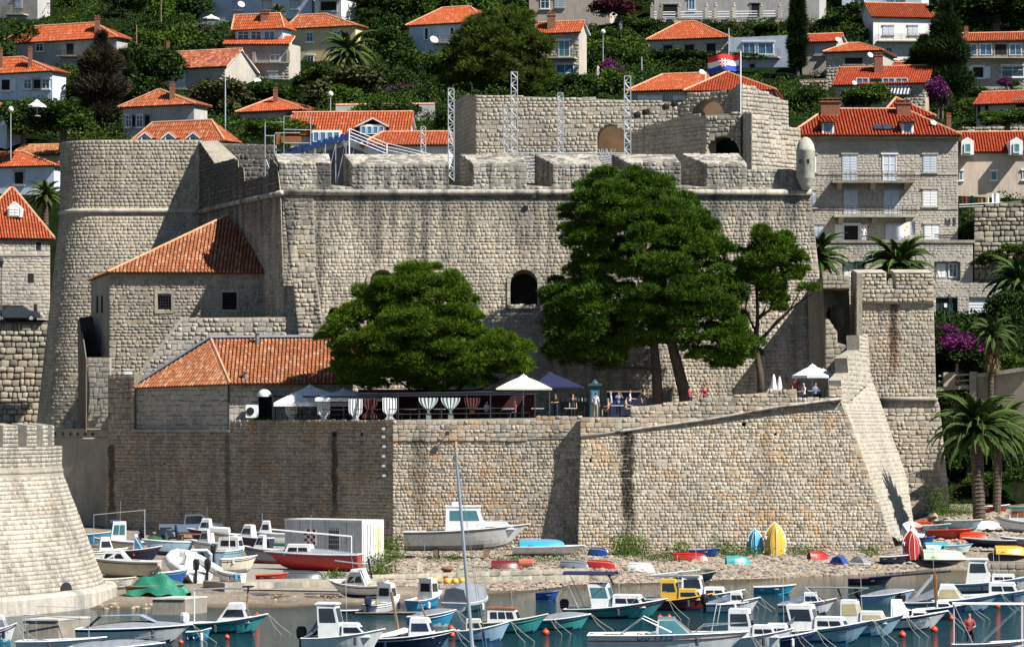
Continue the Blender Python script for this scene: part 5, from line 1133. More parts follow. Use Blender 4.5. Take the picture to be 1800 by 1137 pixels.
# ------------------------------------------------------------------ palms: every frond is a leaf of its own
FROND = leaf_mat('palm_frond', (.025, .050, .014), (.075, .115, .030), .15); FRONDD = leaf_mat('dry_palm_frond', (.14, .10, .05), (.26, .20, .11), .1); DATE = mat('palm_fruit', (.42, .17, .02), .8, .3, 5); PTRUNK = mat('palm_trunk', (.10, .075, .055), .95, .4, 4, bump=.8)
def frond_mesh(L_, droop, up, m, seed, wid=.5):
    r2 = random.Random(seed); pts = []; a = up; p = V((0, 0, 0)); n = 16
    for i in range(n+1):
        pts.append(p.copy()); p = p+V((math.cos(a), 0, math.sin(a)))*L_/n; a -= droop/n*(.4+1.2*i/n)
    mb = MB(); mb.tube(pts, [.05*(1-.85*i/n) for i in range(n+1)], 4)
    for i in range(2, n*3):
        f = i/3.0; j = min(n-1, int(f)); q = pts[j].lerp(pts[j+1], f-j); t = (pts[j+1]-pts[j]).normalized(); s_ = wid*math.sin(min(1, (f/n)*1.05+.12)*math.pi)**.6
        for sg in (-1, 1):
            d = (t*.75+V((0, sg*.8, 0))+V((0, 0, -.25-r2.uniform(0, .25)))).normalized()*s_*r2.uniform(.85, 1.1); w_ = t*.035
            mb.add([q-w_, q+w_, q+d], [(0, 1, 2)])
    return mesh_from('frond', np.array([tuple(x) for x in mb.v]), mb.f, m)
FM = [frond_mesh(1, dr, up, FROND, i, .16) for i, (dr, up) in enumerate(((1.6, 1.25), (1.9, .9), (2.0, .55), (1.7, .2), (1.5, -.15)))]
# meshes above are unit length; leaflets scale with the frond
def palm(label, base_px, top_px, D, L_, n, tr=.28, dates=True, skirt=0, group=None, m=None):
    b, tp = P(*base_px, D), P(*top_px, D); t = thing('palm_tree', label, 'palm', b, group)
    k = MB(); q = [b-V((0, 0, .6))]+[b.lerp(tp, f) for f in (0, .25, .5, .75, 1)]; k.tube(q, [tr*1.15, tr*1.1, tr, tr, tr*1.05, tr*1.3], 10)
    for i in range(int((tp-b).length/.28)):
        c = b.lerp(tp, (i+.5)*.28/(tp-b).length); k.lathe((c.x, c.y, c.z-.08), [(tr*1.0, 0), (tr*1.16, .1), (tr*1.0, .18)], 9)
    k.build('trunk', PTRUNK, t)
    for i in range(n):
        f = (i+.5)/n; q = min(4, int(f*5)); o = bpy.data.objects.new('frond', FM[q]); COL.objects.link(o); o.parent = t; o.location = tp-b+V((0, 0, .1-.35*f))
        o.rotation_euler = (random.uniform(-.2, .2), random.uniform(-.12, .12), i*2.39996); s_ = L_*random.uniform(.85, 1.1); o.scale = (s_, s_*1.0, s_)
    if dates:
        for i in range(6):
            a = i*1.05+.3; d = MB()
            for j in range(24):
                e = random.uniform(.5, 1.0); d.tube([tp+V((0, 0, -.1)), tp+V((math.cos(a)*.5*e, math.sin(a)*.5*e, -.15)), tp+V((math.cos(a+random.uniform(-.3, .3))*.95*e, math.sin(a+random.uniform(-.3, .3))*.95*e, -.55-random.uniform(0, .5)))], [.02, .02, .035], 3, cap=False)
            d.build('fruit_cluster', DATE, t)
    if skirt:
        c = np.array(tp)+rng.normal(0, .22, (500, 3))*np.array([1, 1, 0])-np.array([0, 0, 1])*rng.uniform(0, skirt, (500, 1)); v, f = needles(c, np.tile([0, 0, -1.6], (500, 1)), .6, .07, 3); mk('dead_frond_skirt', v, f, FRONDD, t)
palm('large date palm with orange fruit on the shore beside the square tower', (1722, 926), (1716, 758), 235, 3.9, 64, .42)
palm('slimmer date palm half in shade behind the large one', (1752, 896), (1756, 755), 246, 3.3, 40, .28)
palm('fan of date palm rising behind the square tower crenels', (1578, 560), (1578, 468), 275, 3.8, 56, .35)
palm('date palm squeezed between fortress corner and apartments', (1440, 560), (1438, 455), 268, 3.0, 44, .3)
palm('tall feathery palm with a brown skirt above the promenade wall', (1741, 740), (1744, 588), 262, 2.3, 44, .2, False, 2.6)
palm('dark broad palm at the edge below the garage', (1790, 700), (1795, 500), 284, 3.8, 56, .35, False)
palm('spreading palm in front of the yellow house', (612, 130), (614, 92), 385, 3.8, 46, .4, False)
palm('small palm beside the dormered house on the far left', (80, 420), (80, 342), 302, 2.2, 36, .25, False)
palm('little palm before the light blue house at the top', (488, 45), (488, 22), 425, 1.8, 26, .2, False)
# ------------------------------------------------------------------ shrubs and trees of the slope
GREENS = [leaf_mat('laurel_leaves', (.011, .030, .006), (.047, .086, .014), .12), leaf_mat('olive_leaves', (.034, .042, .016), (.090, .100, .038), .1), leaf_mat('bright_leaves', (.024, .058, .008), (.085, .138, .018), .15), leaf_mat('dark_leaves', (.009, .022, .006), (.036, .066, .013), .08)]
PURP = leaf_mat('bougainvillea_flowers', (.055, .010, .045), (.165, .030, .125), .1); REDL = leaf_mat('plum_leaves', (.030, .008, .012), (.075, .022, .028), .1)
def shrub_mesh(name, r, h, n, m, lw=(.34, .2), seed=0):
    r2 = np.random.default_rng(seed); nc = 14; c = r2.normal(0, .42, (nc, 3))*np.array([r, r, h*.4])+np.array([0, 0, h*.55]); c[:, 2] = np.clip(c[:, 2], h*.2, h*.85); rad = np.stack([r2.uniform(.35, .6, nc)*r]*2+[r2.uniform(.22, .36, nc)*h], 1)
    p, o = clump_pts(c, rad, n//nc); v, f = leaves(p, o, *lw); return mesh_from(name, v, f, m)
SHM = [[shrub_mesh('foliage', 1.0, 1.5, 5600, g, (.15, .085), i*7+j) for j in range(3)] for i, g in enumerate(GREENS)]
STEM = MB(); STEM.tube([(0, 0, -.6), (.05, 0, .4), (.0, .03, .9)], [.12, .09, .04], 6); STEM.tube([(0.03, 0, .3), (.3, .1, .85)], [.06, .03], 5); STEM.tube([(0.03, 0, .35), (-.28, -.1, .9)], [.06, .03], 5)
STEMM = mesh_from('trunk', np.array(STEM.v), STEM.f, BARKG)
def shrub(x, y, z, r, h, g, name='shrub', label='dense green shrub on the slope between the houses', group='shrubs on the hillside', j=None, cat='shrub', mesh=None):
    t = thing(name, label, cat, (x, y, z), group, (0, 0, random.uniform(0, 6.28)), True); t.scale = (r, r, h/1.9)
    link('foliage', mesh or SHM[g][random.randrange(3) if j is None else j], t); link('trunk', STEMM, t); return t
def blocked(x, y, z, r, h):
    px = 900+FPX*x/y; top = HZ-(z+h-EYE)*FPX/y; rp = r*FPX/y*.8
    for (a, b, e, bs, d) in HOUSES:
        if d > y-1 and px+rp > a and px-rp < b and top < bs-6 and HZ-(z-EYE)*FPX/y > e: return True
        if abs(d+3-y) < 4.5 and a < px < b: return True
    return False
cnt = 0; tries = 0
while cnt < 230 and tries < 6000:
    tries += 1; y = random.uniform(303, 478); x = random.uniform(-.165, .165)*y; z = hill(x, y); py = HZ-(z-EYE)*FPX/y; px = 900+FPX*x/y
    if py > 265 and 95 < px < 1400: continue
    if py < -25 or py > 420: continue
    big = random.random(); r = random.uniform(1.2, 2.6) if big < .7 else random.uniform(2.4, 3.8); h = r*random.uniform(1.1, 1.9)
    if blocked(x, y, z, r, h):
        r *= .45; h *= .4
        if blocked(x, y, z, r, h): continue
    g = random.choice((0, 0, 0, 1, 2, 3, 3, 3)); cnt += 1
    shrub(x, y, z, r, h, g, *((('shrub', 'dense green shrub on the slope between the houses', 'shrubs on the hillside')) if r < 2.4 else ('leafy_tree', 'leafy broad crowned tree on the slope between the houses', 'broadleaf trees on the hillside')), cat='shrub' if r < 2.4 else 'tree')
def at_shrub(px, py, D, wpx, hpx, g, label, name='shrub', cat='shrub', mesh=None):
    b = P(px, py, D); return shrub(b.x, b.y, b.z, wpx*D/FPX/2/.95, hpx*D/FPX*1.0, g, name, label, None, None, cat, mesh)
cnt = 0
for tries in range(3000):
    if cnt > 54: break
    y = random.uniform(385, 475); x = random.uniform(-.16, .16)*y; z = hill(x, y); r = random.uniform(2.2, 3.6); h = r*random.uniform(1.5, 2.3)
    if blocked(x, y, z, r, h): continue
    cnt += 1; shrub(x, y, z, r, h, random.choice((0, 3, 0, 2)), 'leafy_tree', 'leafy broad crowned tree on the slope between the houses', 'broadleaf trees on the hillside', cat='tree')
at_shrub(635, 175, 352, 130, 82, 1, 'wide olive green tree above the garden wall', 'olive_tree', 'tree')
at_shrub(560, 165, 356, 70, 60, 0, 'green bush left of the olive tree by the tall house', )
at_shrub(720, 145, 378, 90, 80, 0, 'dark round bush below the light blue house')
at_shrub(395, 200, 350, 90, 70, 1, 'grey green tree before the worn brown roof', 'olive_tree', 'tree')
at_shrub(460, 185, 352, 110, 46, 0, 'dark hedge at the foot of the tall house', 'hedge', 'hedge')
at_shrub(275, 150, 362, 90, 80, 3, 'dark tree left of the worn brown roof', 'leafy_tree', 'tree')
at_shrub(110, 245, 322, 130, 75, 0, 'green thicket with a parasol above the ribbed shed', 'thicket')
at_shrub(40, 245, 330, 90, 60, 2, 'bright green bushes by the street lamp on the far left')
at_shrub(470, 248, 300, 100, 46, 2, 'sunny green bush behind the scaffold')
at_shrub(1510, 60, 425, 120, 60, 3, 'dark hedge left of the white balcony house', 'hedge', 'hedge')
at_shrub(1750, 60, 400, 160, 90, 3, 'dark green wood above the long orange roof', 'leafy_tree', 'tree')
at_shrub(1520, 192, 330, 90, 50, 2, 'green bush below the striped awning')
at_shrub(1420, 195, 325, 60, 50, 0, 'green bushes before the arched gable house')
at_shrub(1770, 225, 318, 90, 40, 2, 'bright creeper bush under the small gabled house')
at_shrub(1200, 120, 380, 150, 35, 0, 'long clipped hedge under the three dark windows', 'hedge', 'hedge')
at_shrub(990, 175, 352, 90, 46, 2, 'clipped hedge beside the steps below the narrow house', 'hedge', 'hedge')
at_shrub(1090, 40, 432, 90, 60, 0, 'dark red leaved plum tree at the top villa', 'plum_tree', 'tree', shrub_mesh('foliage', 1, 1.5, 2600, REDL, (.15, .09), 91))
at_shrub(1735, 345, 312, 95, 32, 2, 'vine covered pergola above the laundry', 'vine_pergola', 'plant')
at_shrub(1705, 425, 300, 45, 40, 0, 'round green bush at the corner of the apartment block')
at_shrub(1765, 655, 268, 60, 40, 2, 'yellow green hedge above the promenade wall', 'hedge', 'hedge')
BGV = shrub_mesh('foliage', 1, 1.5, 3600, PURP, (.13, .10), 33)
for a in ((712, 186, 345, 60, 42, 'purple bougainvillea by the fenced terrace'), (1072, 175, 345, 50, 80, 'tall purple bougainvillea beside the steps'), (1648, 190, 340, 46, 62, 'purple bougainvillea against the tall cypress'), (1680, 645, 270, 100, 68, 'big purple bougainvillea hanging beside the square tower'), (1090, 150, 344, 36, 34, 'small purple bougainvillea at the stair wall'), (1662, 600, 275, 40, 34, 'purple bougainvillea sprig under the dark gate'), (1770, 155, 345, 30, 22, 'small pink bougainvillea on the garden wall at the edge')):
    at_shrub(*a[:5], 0, a[5], 'bougainvillea', 'flowering plant', BGV)
    at_shrub(a[0]+8, a[1]+2, a[2]+.6, a[3]*1.1, a[4]*.9, 0, 'green leaves behind '+a[5], 'shrub')
for i, (x, y, D, w_, h_, g) in enumerate(((1665, 790, 262, 60, 50, 3), (1700, 830, 262, 70, 46, 0), (1770, 800, 262, 80, 60, 3), (1790, 860, 258, 70, 50, 0), (1735, 860, 260, 60, 36, 2), (1640, 860, 256, 46, 40, 0), (1660, 720, 268, 50, 60, 3), (1745, 470, 296, 60, 34, 0), (1790, 450, 296, 50, 26, 2), (1690, 660, 272, 90, 40, 3), (1770, 580, 280, 70, 80, 3), (1640, 640, 276, 60, 60, 3))): at_shrub(x, y, D, w_, h_, g, ('dark', 'leafy', 'bright', 'shady')[g]+' bush on the slope right of the square tower, '+('under the palms', 'by the palm trunk', 'at the frame edge', 'at the far edge low down', 'behind the palm trunks', 'at the tower foot', 'beneath the footbridge', 'below the rubble wall', 'at the rubble wall end', 'under the bougainvillea', 'by the garage', 'behind the tower edge')[i])
for i_ in range(9): at_shrub(1085+i_*43, 66, 436, 70, 30, (0, 3, 1)[i_ % 3], 'dark shrub on the bank below the villa terrace')['group'] = 'shrubs on the villa bank'
# undergrowth that covers the soil
cl = []; tries = 0
while len(cl) < 3600 and tries < 16000:
    tries += 1; y = random.uniform(301, 484); x = random.uniform(-.168, .168)*y; z = hill(x, y); py = HZ-(z-EYE)*FPX/y; px = 900+FPX*x/y; r = random.uniform(.7, 1.9); h = r*random.uniform(.7, 1.5)
    if py > 265 and 95 < px < 1400 or py < -40 or py > 430: continue
    if blocked(x, y, z, r, h):
        r *= .6; h = min(h*.3, .5)
        if blocked(x, y, z, r*.6, h): continue
    cl.append((x, y, z, r, h))
for gi in range(4):
    q = np.array([a for i, a in enumerate(cl) if i % 4 == gi]); k = 120; o = unit(len(q)*k).reshape(-1, k, 3); o[..., 2] = np.abs(o[..., 2]); p = q[:, None, :3]+o*q[:, None, [3, 3, 4]]*(rng.uniform(.5, 1, (len(q), k, 1)))**.5
    v, f = leaves(p.reshape(-1, 3), o.reshape(-1, 3)+np.array([0, 0, .3]), .24, .14); mk('undergrowth', v, f, GREENS[(0, 3, 3, 2)[gi]], kind='stuff')
n = 16000; p = np.stack([rng.uniform(30, 60, n), rng.uniform(262, 292, n), np.zeros(n)], 1); p[:, 2] = np.interp(p[:, 1], [247, 258, 264, 276, 290], [2.2, 2.8, 6.5, 17, 18.2])+rng.uniform(0, .8, n)
v, f = leaves(p, np.tile([0, -.4, .8], (n, 1)), .4, .22); mk('undergrowth', v, f, GREENS[3], kind='stuff')
# ------------------------------------------------------------------ boats
def paint(name, c, rough=.35, dirt=.25): return mat(name, c, rough, .08, 1.2, spec=.45, dirt=dirt)
PW = paint('boat_white', (.67, .68, .68)); PB = paint('boat_blue', (.02, .075, .30)); PNAVY = paint('boat_navy', (.012, .022, .06)); PR = paint('boat_red', (.38, .022, .018)); PT = paint('boat_turquoise', (.05, .30, .30))
PC = paint('boat_cream', (.60, .55, .42)); PY = paint('boat_yellow', (.60, .36, .04)); PG = paint('boat_grey', (.20, .22, .24)); PLB = paint('boat_light_blue_and_shade', (.30, .46, .58)); POL = paint('boat_olive_cream', (.42, .36, .20)); PGR = paint('boat_pale_green', (.40, .50, .38)); PSKY = paint('boat_sky_blue', (.03, .30, .52))  # the light blue also paints the blue shade on white hulls
PDG = paint('boat_dark_grey', (.055, .065, .08)); WOOD = mat('varnished_wood', (.24, .10, .035), .45, .25, 4); OLDW = mat('weathered_wood', (.22, .16, .11), .9, .3, 4); BLK = mat('black_plastic', (.015, .015, .018), .4, .1); ORG = paint('buoy_orange', (.62, .06, .02)); GREYC = mat('grey_tarp', (.20, .22, .25), .8, .15, 2, bump=.3)
TEALB = paint('boat_teal_bottom', (.03, .16, .18)); MAROON = paint('boat_maroon', (.14, .02, .025)); CANV = mat('white_canvas', (.68, .69, .70), .85, .08, 1.5); NAVYC = mat('navy_canvas', (.011, .016, .055), .85, .12, 2); GREENT = mat('green_tarp', (.012, .16, .10), .6, .2, 2, bump=.4); ROPE = mat('rope', (.35, .32, .26), .9); WIN = mat('boat_window', (.012, .016, .022), .08, .2, 2, spec=.7); SCREEN = mat('tinted_screen', (.05, .15, .17), .08, .15, 2, spec=.7); CHROME = mat('stainless_tube', (.62, .64, .66), .25, .05, 2, metal=.8)
class Hull:
    def __init__(s, L_, B, hs, hb, dr=.3, full=.34, flat=.85):
        s.L, s.B, s.hs, s.hb, s.dr, s.full, s.flat = L_, B, hs, hb, dr, full, flat
    def half(s, t): return s.B/2*max(.012, (1-(max(0, t-s.full)/(1-s.full))**2.3))*(s.flat+(1-s.flat)*min(1, t/.3))
    def sheer(s, t): return s.hs+(s.hb-s.hs)*t**1.9
    def pt(s, t, l, sg, inn=0.0, zf=None):
        zk = -s.dr*(1-t**4)+s.hb*.35*t**9; zs = s.sheer(t); b = max(0, s.half(t)-inn)*(l**.42 if l > 0 else 0)*(1-(1-l)*t**2.5*.55)
        z = zk+(zs-zk)*l
        return V((-s.L/2+s.L*(t-.13*(1-l)*t**5)-inn*t, sg*b, z if zf is None else max(z, zf)))
    def shell(s, top, bottom, split=.02, n=14, inn=0.0, band=None):
        mb = MB(); ts = [i/n for i in range(n+1)]; ls = [1, .86, .66, .45, .28, .12, 0]
        secs = [[s.pt(t, l, 1, inn) for l in ls]+[s.pt(t, l, -1, inn) for l in ls[-2::-1]] for t in ts]
        mb.loft(secs, False, False); mb.add(secs[0], [tuple(range(len(secs[0])))])
        mb.m = [1 if sum(mb.v[i][2] for i in f)/len(f) < split else 0 for f in mb.f]
        if band: mb.m = [(2 if (k % 12) in (0, 11) and k < 12*n else q) for k, q in enumerate(mb.m)]
        return mb, [top, bottom]+([band] if band else [])
    def rail(s, m, r, parent, z=0.0, name='gunwale'):
        mb = MB()
        for sg in (1, -1): mb.tube([s.pt(i/14, 1, sg)+V((0, 0, z)) for i in range(15)], r, 5)
        mb.tube([s.pt(0, 1, 1)+V((0, 0, z)), s.pt(0, 1, -1)+V((0, 0, z))], r, 5); return mb.build(name, m, parent, 'stuff')
    def deck(s, t0, t1, m, parent, dz=-.05, name='deck', crown=.05):
        mb = MB(); n = 10; secs = []
        for i in range(n+1): t = t0+(t1-t0)*i/n; a, b = s.pt(t, 1, 1), s.pt(t, 1, -1); secs.append([a+V((0, 0, dz)), V((a.x, 0, a.z+dz+crown)), b+V((0, 0, dz))])
        mb.loft(secs, False, False); return mb.build(name, m, parent)
    def cockpit(s, t0, t1, m, parent, depth=.45):
        mb = MB(); n = 6; secs = []
        for i in range(n+1):
            t = t0+(t1-t0)*i/n; a, b = s.pt(t, 1, 1, .07), s.pt(t, 1, -1, .07); zk = -s.dr*(1-t**4); l = max(.05, (a.z-depth-zk)/(a.z-zk)); c = s.pt(t, l, 1, .12); y = max(.05, c.y-.06); secs.append([a, V((a.x, y, a.z-depth)), V((a.x, -y, a.z-depth)), b])
        mb.loft(secs, False, False); mb.add([secs[0][0], secs[0][1], secs[0][2], secs[0][3]], [(0, 1, 2, 3)]); mb.add(secs[-1], [(0, 1, 2, 3)]); mb.build('cockpit', m, parent)
def quad_in(q, u0, u1, v0, v1, out):
    a, b, c, d = q; n = (b-a).cross(d-a).normalized()*out
    f = lambda u, v: a*(1-u)*(1-v)+b*u*(1-v)+c*u*v+d*(1-u)*v+n
    return [f(u0, v0), f(u1, v0), f(u1, v1), f(u0, v1)], n
def cabin(parent, x0, x1, hw, z0, z1, rf=.3, rb=.05, tf=.75, m=PW, ns=2, nf=2, win=WIN, v=(.38, .82), back=False, roof=None, top=.86, eave=0.0, name='cabin'):
    q = [V((x0, hw, z0)), V((x0, -hw, z0)), V((x1, -hw*tf, z0)), V((x1, hw*tf, z0)), V((x0+rb, hw*top, z1)), V((x0+rb, -hw*top, z1)), V((x1-rf, -hw*tf*top, z1)), V((x1-rf, hw*tf*top, z1))]
    mb = MB(); mb.add(q, [(0, 1, 5, 4), (1, 2, 6, 5), (2, 3, 7, 6), (3, 0, 4, 7)])
    e = eave; tp = [q[4]+V((-e, e*.5, 0)), q[5]+V((-e, -e*.5, 0)), q[6]+V((e, -e*.5, 0)), q[7]+V((e, e*.5, 0))]
    up = V((0, 0, .05)); cr = V((0, 0, .06)); mb.add(tp+[p+up for p in tp]+[(tp[0]+tp[1])/2+up+cr, (tp[2]+tp[3])/2+up+cr], [(0, 1, 5, 8, 4), (1, 2, 6, 5), (2, 3, 7, 9, 6), (3, 0, 4, 7), (5, 6, 9, 8), (8, 9, 7, 4), (3, 2, 1, 0)], 1 if roof else 0)
    o = mb.build(name, [m]+([roof] if roof else []), parent)
    faces = [((q[1], q[2], q[6], q[5]), ns, .08), ((q[3], q[0], q[4], q[7]), ns, .08), ((q[2], q[3], q[7], q[6]), nf, .06)]
    if back: faces.append(((q[0], q[1], q[5], q[4]), 1, .12))
    for fq, n, g in faces:
        for i in range(n):
            u0, u1 = g+(1-2*g)*i/n+.025, g+(1-2*g)*(i+1)/n-.025; w_, nn = quad_in(fq, u0, u1, v[0], v[1], .012); k = MB(); k.add(w_, [(0, 1, 2, 3)])
            k.build('window', DARK if (back and fq is faces[-1][0]) else win, o)
    return o
def outboard(parent, x, z, m=BLK, y=0.0, s=1.0, name='outboard_motor'):
    mb = MB(); secs = []
    for zz, a, b in ((.0, .14, .12), (.12, .22, .16), (.38, .24, .17), (.5, .17, .13), (.53, .08, .06)): secs.append([(x-.12+a*math.cos(j*.7854)*s, y+b*math.sin(j*.7854)*s, z+zz*s) for j in range(8)])
    mb.loft(secs, True); mb.obox((x-.2, y-.06, z-.75*s), (.16, 0, 0), (0, .12, 0), (0, 0, .78*s)); mb.obox((x-.3, y-.09, z-.55*s), (.3, 0, 0), (0, .18, 0), (0, 0, .04)); mb.lathe((x-.32, y, z-.75*s), [(.02, -.02), (.06, 0), (.05, .08), (.02, .1)], 6); mb.build(name, m, parent)
def pole(parent, a, b, r=.03, m=FRAME, name='pole'): mb = MB(); mb.tube([a, b], r, 5); return mb.build(name, m, parent)
def frame(parent, pts_lists, r=.014, m=CHROME, name='frame'):
    mb = MB()
    for p in pts_lists: mb.tube(p, r, 5)
    return mb.build(name, m, parent)
def bimini(parent, x0, x1, w_, z0, z1, m=CANV, crown=.12, name='awning', fr=CHROME, sag=0.0):
    mb = MB(); n = 8
    mb.grid(lambda u, v: (x0+(x1-x0)*u, w_*v, z1+crown*(1-v*v)-sag*math.sin(u*math.pi)*.1), np.linspace(0, 1, 6), np.linspace(-1, 1, n+1))
    mb.grid(lambda u, v: (x0+(x1-x0)*u, w_*v, z1-.03+crown*(1-v*v)), np.linspace(0, 1, 6), np.linspace(-1, 1, n+1)); a = mb.build(name, m, parent)
    frame(parent, [[(x0+.05, s_*w_, z1), (x0+.05+(x1-x0)*.3, s_*w_*1.0, z0)] for s_ in (-1, 1)]+[[(x1-.05, s_*w_, z1), (x0+.1+(x1-x0)*.3, s_*w_, z0)] for s_ in (-1, 1)], .016, fr, 'awning_frame'); return a
def text_on(parent, txt, loc, rot, size, m, name='lettering'):
    cu = bpy.data.curves.new(name, 'FONT'); cu.body = txt; cu.size = size; cu.extrude = .004; cu.align_x = 'CENTER'; cu.resolution_u = 3
    q = bpy.data.objects.new('tmp', cu); me = bpy.data.meshes.new_from_object(q); bpy.data.objects.remove(q); me.materials.clear(); me.materials.append(m); me.name = name
    o = bpy.data.objects.new(name, me); COL.objects.link(o); o.parent = parent; o.location = loc; o.rotation_euler = rot; return o
INK = mat('navy_ink', (.012, .02, .08), .6)
def boat(label, px, py, Lpx, yaw, top=PW, bottom=PDG, B=.37, hs=.42, hb=.78, gun=PW, cabs=(), eng=None, extras=None, land=False, roll=0.0, pitch=0.0, deck=PW, ck=(.03, .42), name='motor_boat', cat='boat', group=None, dr=.28, band=None, reg=None, lines=True, inner=PC, lift=0.0, full=.34):
    ya = R(yaw); hs *= 1.05; hb *= 1.05
    p = (G(px, py)+V((0, 0, dr+lift))) if land else W(px, py)
    Lm = Lpx*p.y/FPX/max(.35, abs(math.cos(ya))*.93+abs(math.sin(ya))*.33); Bm = Lm*B
    t = thing(name, label, cat, p, group, (roll, pitch, ya), True); h = Hull(Lm, Bm, hs, hb, dr, full)
    mb, ms = h.shell(top, bottom, .09 if not land else -.02, band=band); mb.build('hull', ms, t, smooth=False)
    if random.random() < .75 and not band:
        rb_ = MB(); cm_ = random.choice((PNAVY, PB, PW, PT, MAROON))
        for sg in (1, -1): rb_.tube([h.pt(i/14, .84, sg) for i in range(15)], .028, 4)
        rb_.build('rub_rail', cm_, t, 'stuff')
    h.rail(gun, .035, t); h.deck(ck[1], .985, deck, t); h.cockpit(ck[0], ck[1], inner, t, min(.45, hs*.85))
    for c in cabs:
        x0, x1, hw, zz, rf, rb, ns, nf = c[:8]; kw = c[8] if len(c) > 8 else {}
        cabin(t, x0*Lm, x1*Lm, hw*Bm, h.sheer(max(.4, (x0+x1)/2+.5))-.12, zz*1.04, rf, rb, ns=ns, nf=nf, **kw)
    if eng: outboard(t, -Lm/2-.02, hs-.05, eng)
    if reg:
        a = h.pt(.80, .80, -1); b_ = h.pt(.66, .80, -1); d = (a-b_).normalized(); c = (a+b_)/2
        nrm = d.cross(V((0, .25, 1)).normalized()); nrm = V((d.y, -d.x, 0)).normalized()
        rot = Matrix((d, nrm.cross(d)*-1 if (nrm.cross(d)).z < 0 else nrm.cross(d), nrm)).transposed().to_euler(); text_on(t, reg, c+nrm*.05-V((0, 0, .06)), rot, .2, INK, 'registration')
    if lines:
        fr = MB(); a = h.pt(1, 1, 1); fr.tube([a, a+V((.5, .1, -hb*.55)), a+V((1.1, .15, -hb-.05))], .012, 4); fr.tube([a, a+V((.35, -.3, -hb*.6)), a+V((.8, -.5, -hb-.05))], .012, 4); fr.build('mooring_line', ROPE, t)
    if extras: extras(t, h, Lm, Bm)
    if not land:
        for f in random.sample((.25, .4, .55, .68), 1): fm = MB(); a = h.pt(f, 1, -1); fm.tube([a+V((0, -.09, -.1)), a+V((0, -.1, -.14)), a+V((0, -.1, -.42)), a+V((0, -.09, -.46))], [.02, .075, .075, .02], 8); fm.build('fender', random.choice((PW, PNAVY, PDG)), t)
    if random.random() < .6 and cabs: fm = MB(); fm.tube([(.02*Lm, .1, .9), (-.0*Lm, .12, 2.5+random.random())], .012, 4); fm.build('aerial', CHROME, t)
    for k in range(2):
        x = -Lm*random.uniform(.12, .42); fm = MB(); fm.box((x, random.uniform(-.25, .25)*Bm, hs-.12), (random.uniform(.25, .5), random.uniform(.25, .45), random.uniform(.2, .35)), rz=random.random()); fm.build('crate', random.choice((OLDW, PSKY, PC, PDG, ORG)), t)
    return t
def dinghy(label, px, py, Lpx, yaw, out, inner, state='up', B=.44, rim=None, stripes=None, pitch=0, roll=0, bottom=None, group='dinghies on the beach', land=True, lift=0.0, hs=.38, hb=.52, thwarts=2, name='rowing_dinghy', elong=1.0):
    """state: up (afloat or on its keel), down (keel up), lean (stood against the wall, keel out)."""
    p = G(px, py) if land else W(px, py); ya = R(yaw); Lm = Lpx*p.y/FPX/max(.42, abs(math.cos(ya))*.92+abs(math.sin(ya))*.4)*elong
    if state == 'lean': Lm = Lpx*p.y/FPX
    t = thing(name, label, 'boat', p+V((0, 0, lift)), group, None, True); h = Hull(Lm, Lm*B, hs, hb, .12, .4, .78)
    mb, ms = h.shell(out, bottom or out, .02); h2, _ = h.shell(inner, inner, inn=.04); k = len(mb.f); mb.add([(x, y, z+.02) for x, y, z in h2.v], h2.f, 2); o = mb.build('hull', ms+[inner], t)
    h.rail(rim or inner, .035, t)
    for i in range(thwarts):
        f = .2+.34*i; w_ = h.half(f)*1.86; b_ = MB(); b_.box((-Lm/2+Lm*f, 0, h.sheer(f)-.14), (.24, w_, .04)); b_.build('thwart', OLDW if inner is not PW else PW, t)
    km = MB(); km.tube([h.pt(i/12, 0, 1)-V((0, 0, .02)) for i in range(13)], .022, 5)
    for sg in (1, -1): km.tube([h.pt(i/12, .22, sg)-V((0, 0, .02)) for i in range(12)], .016, 4)
    km.build('keel', stripes or out, t, 'stuff')
    if state == 'up': t.rotation_euler = (R(roll), R(pitch), ya); t.location.z += .12*(1 if land else 0)
    elif state == 'down': t.rotation_euler = (Matrix.Rotation(ya, 3, 'Z') @ Matrix.Rotation(R(180+roll), 3, 'X') @ Matrix.Rotation(R(pitch), 3, 'Y')).to_euler(); t.location.z += hs+.05
    else:   # lean: bow up, keel towards us
        t.rotation_euler = (Matrix.Rotation(R(yaw), 3, 'Z') @ Matrix.Rotation(R(-8), 3, 'X') @ Matrix(((0, 1, 0), (0, 0, 1), (1, 0, 0))).to_3x3()).to_euler(); t.location.z += Lm/2-.05
    return t
def prow_rail(t, h, Lm): frame(t, [[h.pt(.66, 1, 1)+V((0, -.06, .02)), h.pt(.72, 1, 1)+V((0, -.05, .32)), h.pt(.9, 1, 1)+V((0, -.03, .36)), h.pt(.98, 1, 1)+V((.02, 0, .36)), h.pt(.9, 1, -1)+V((0, .03, .36)), h.pt(.72, 1, -1)+V((0, .05, .32)), h.pt(.66, 1, -1)+V((0, .06, .02))]], .014, CHROME, 'bow_rail')
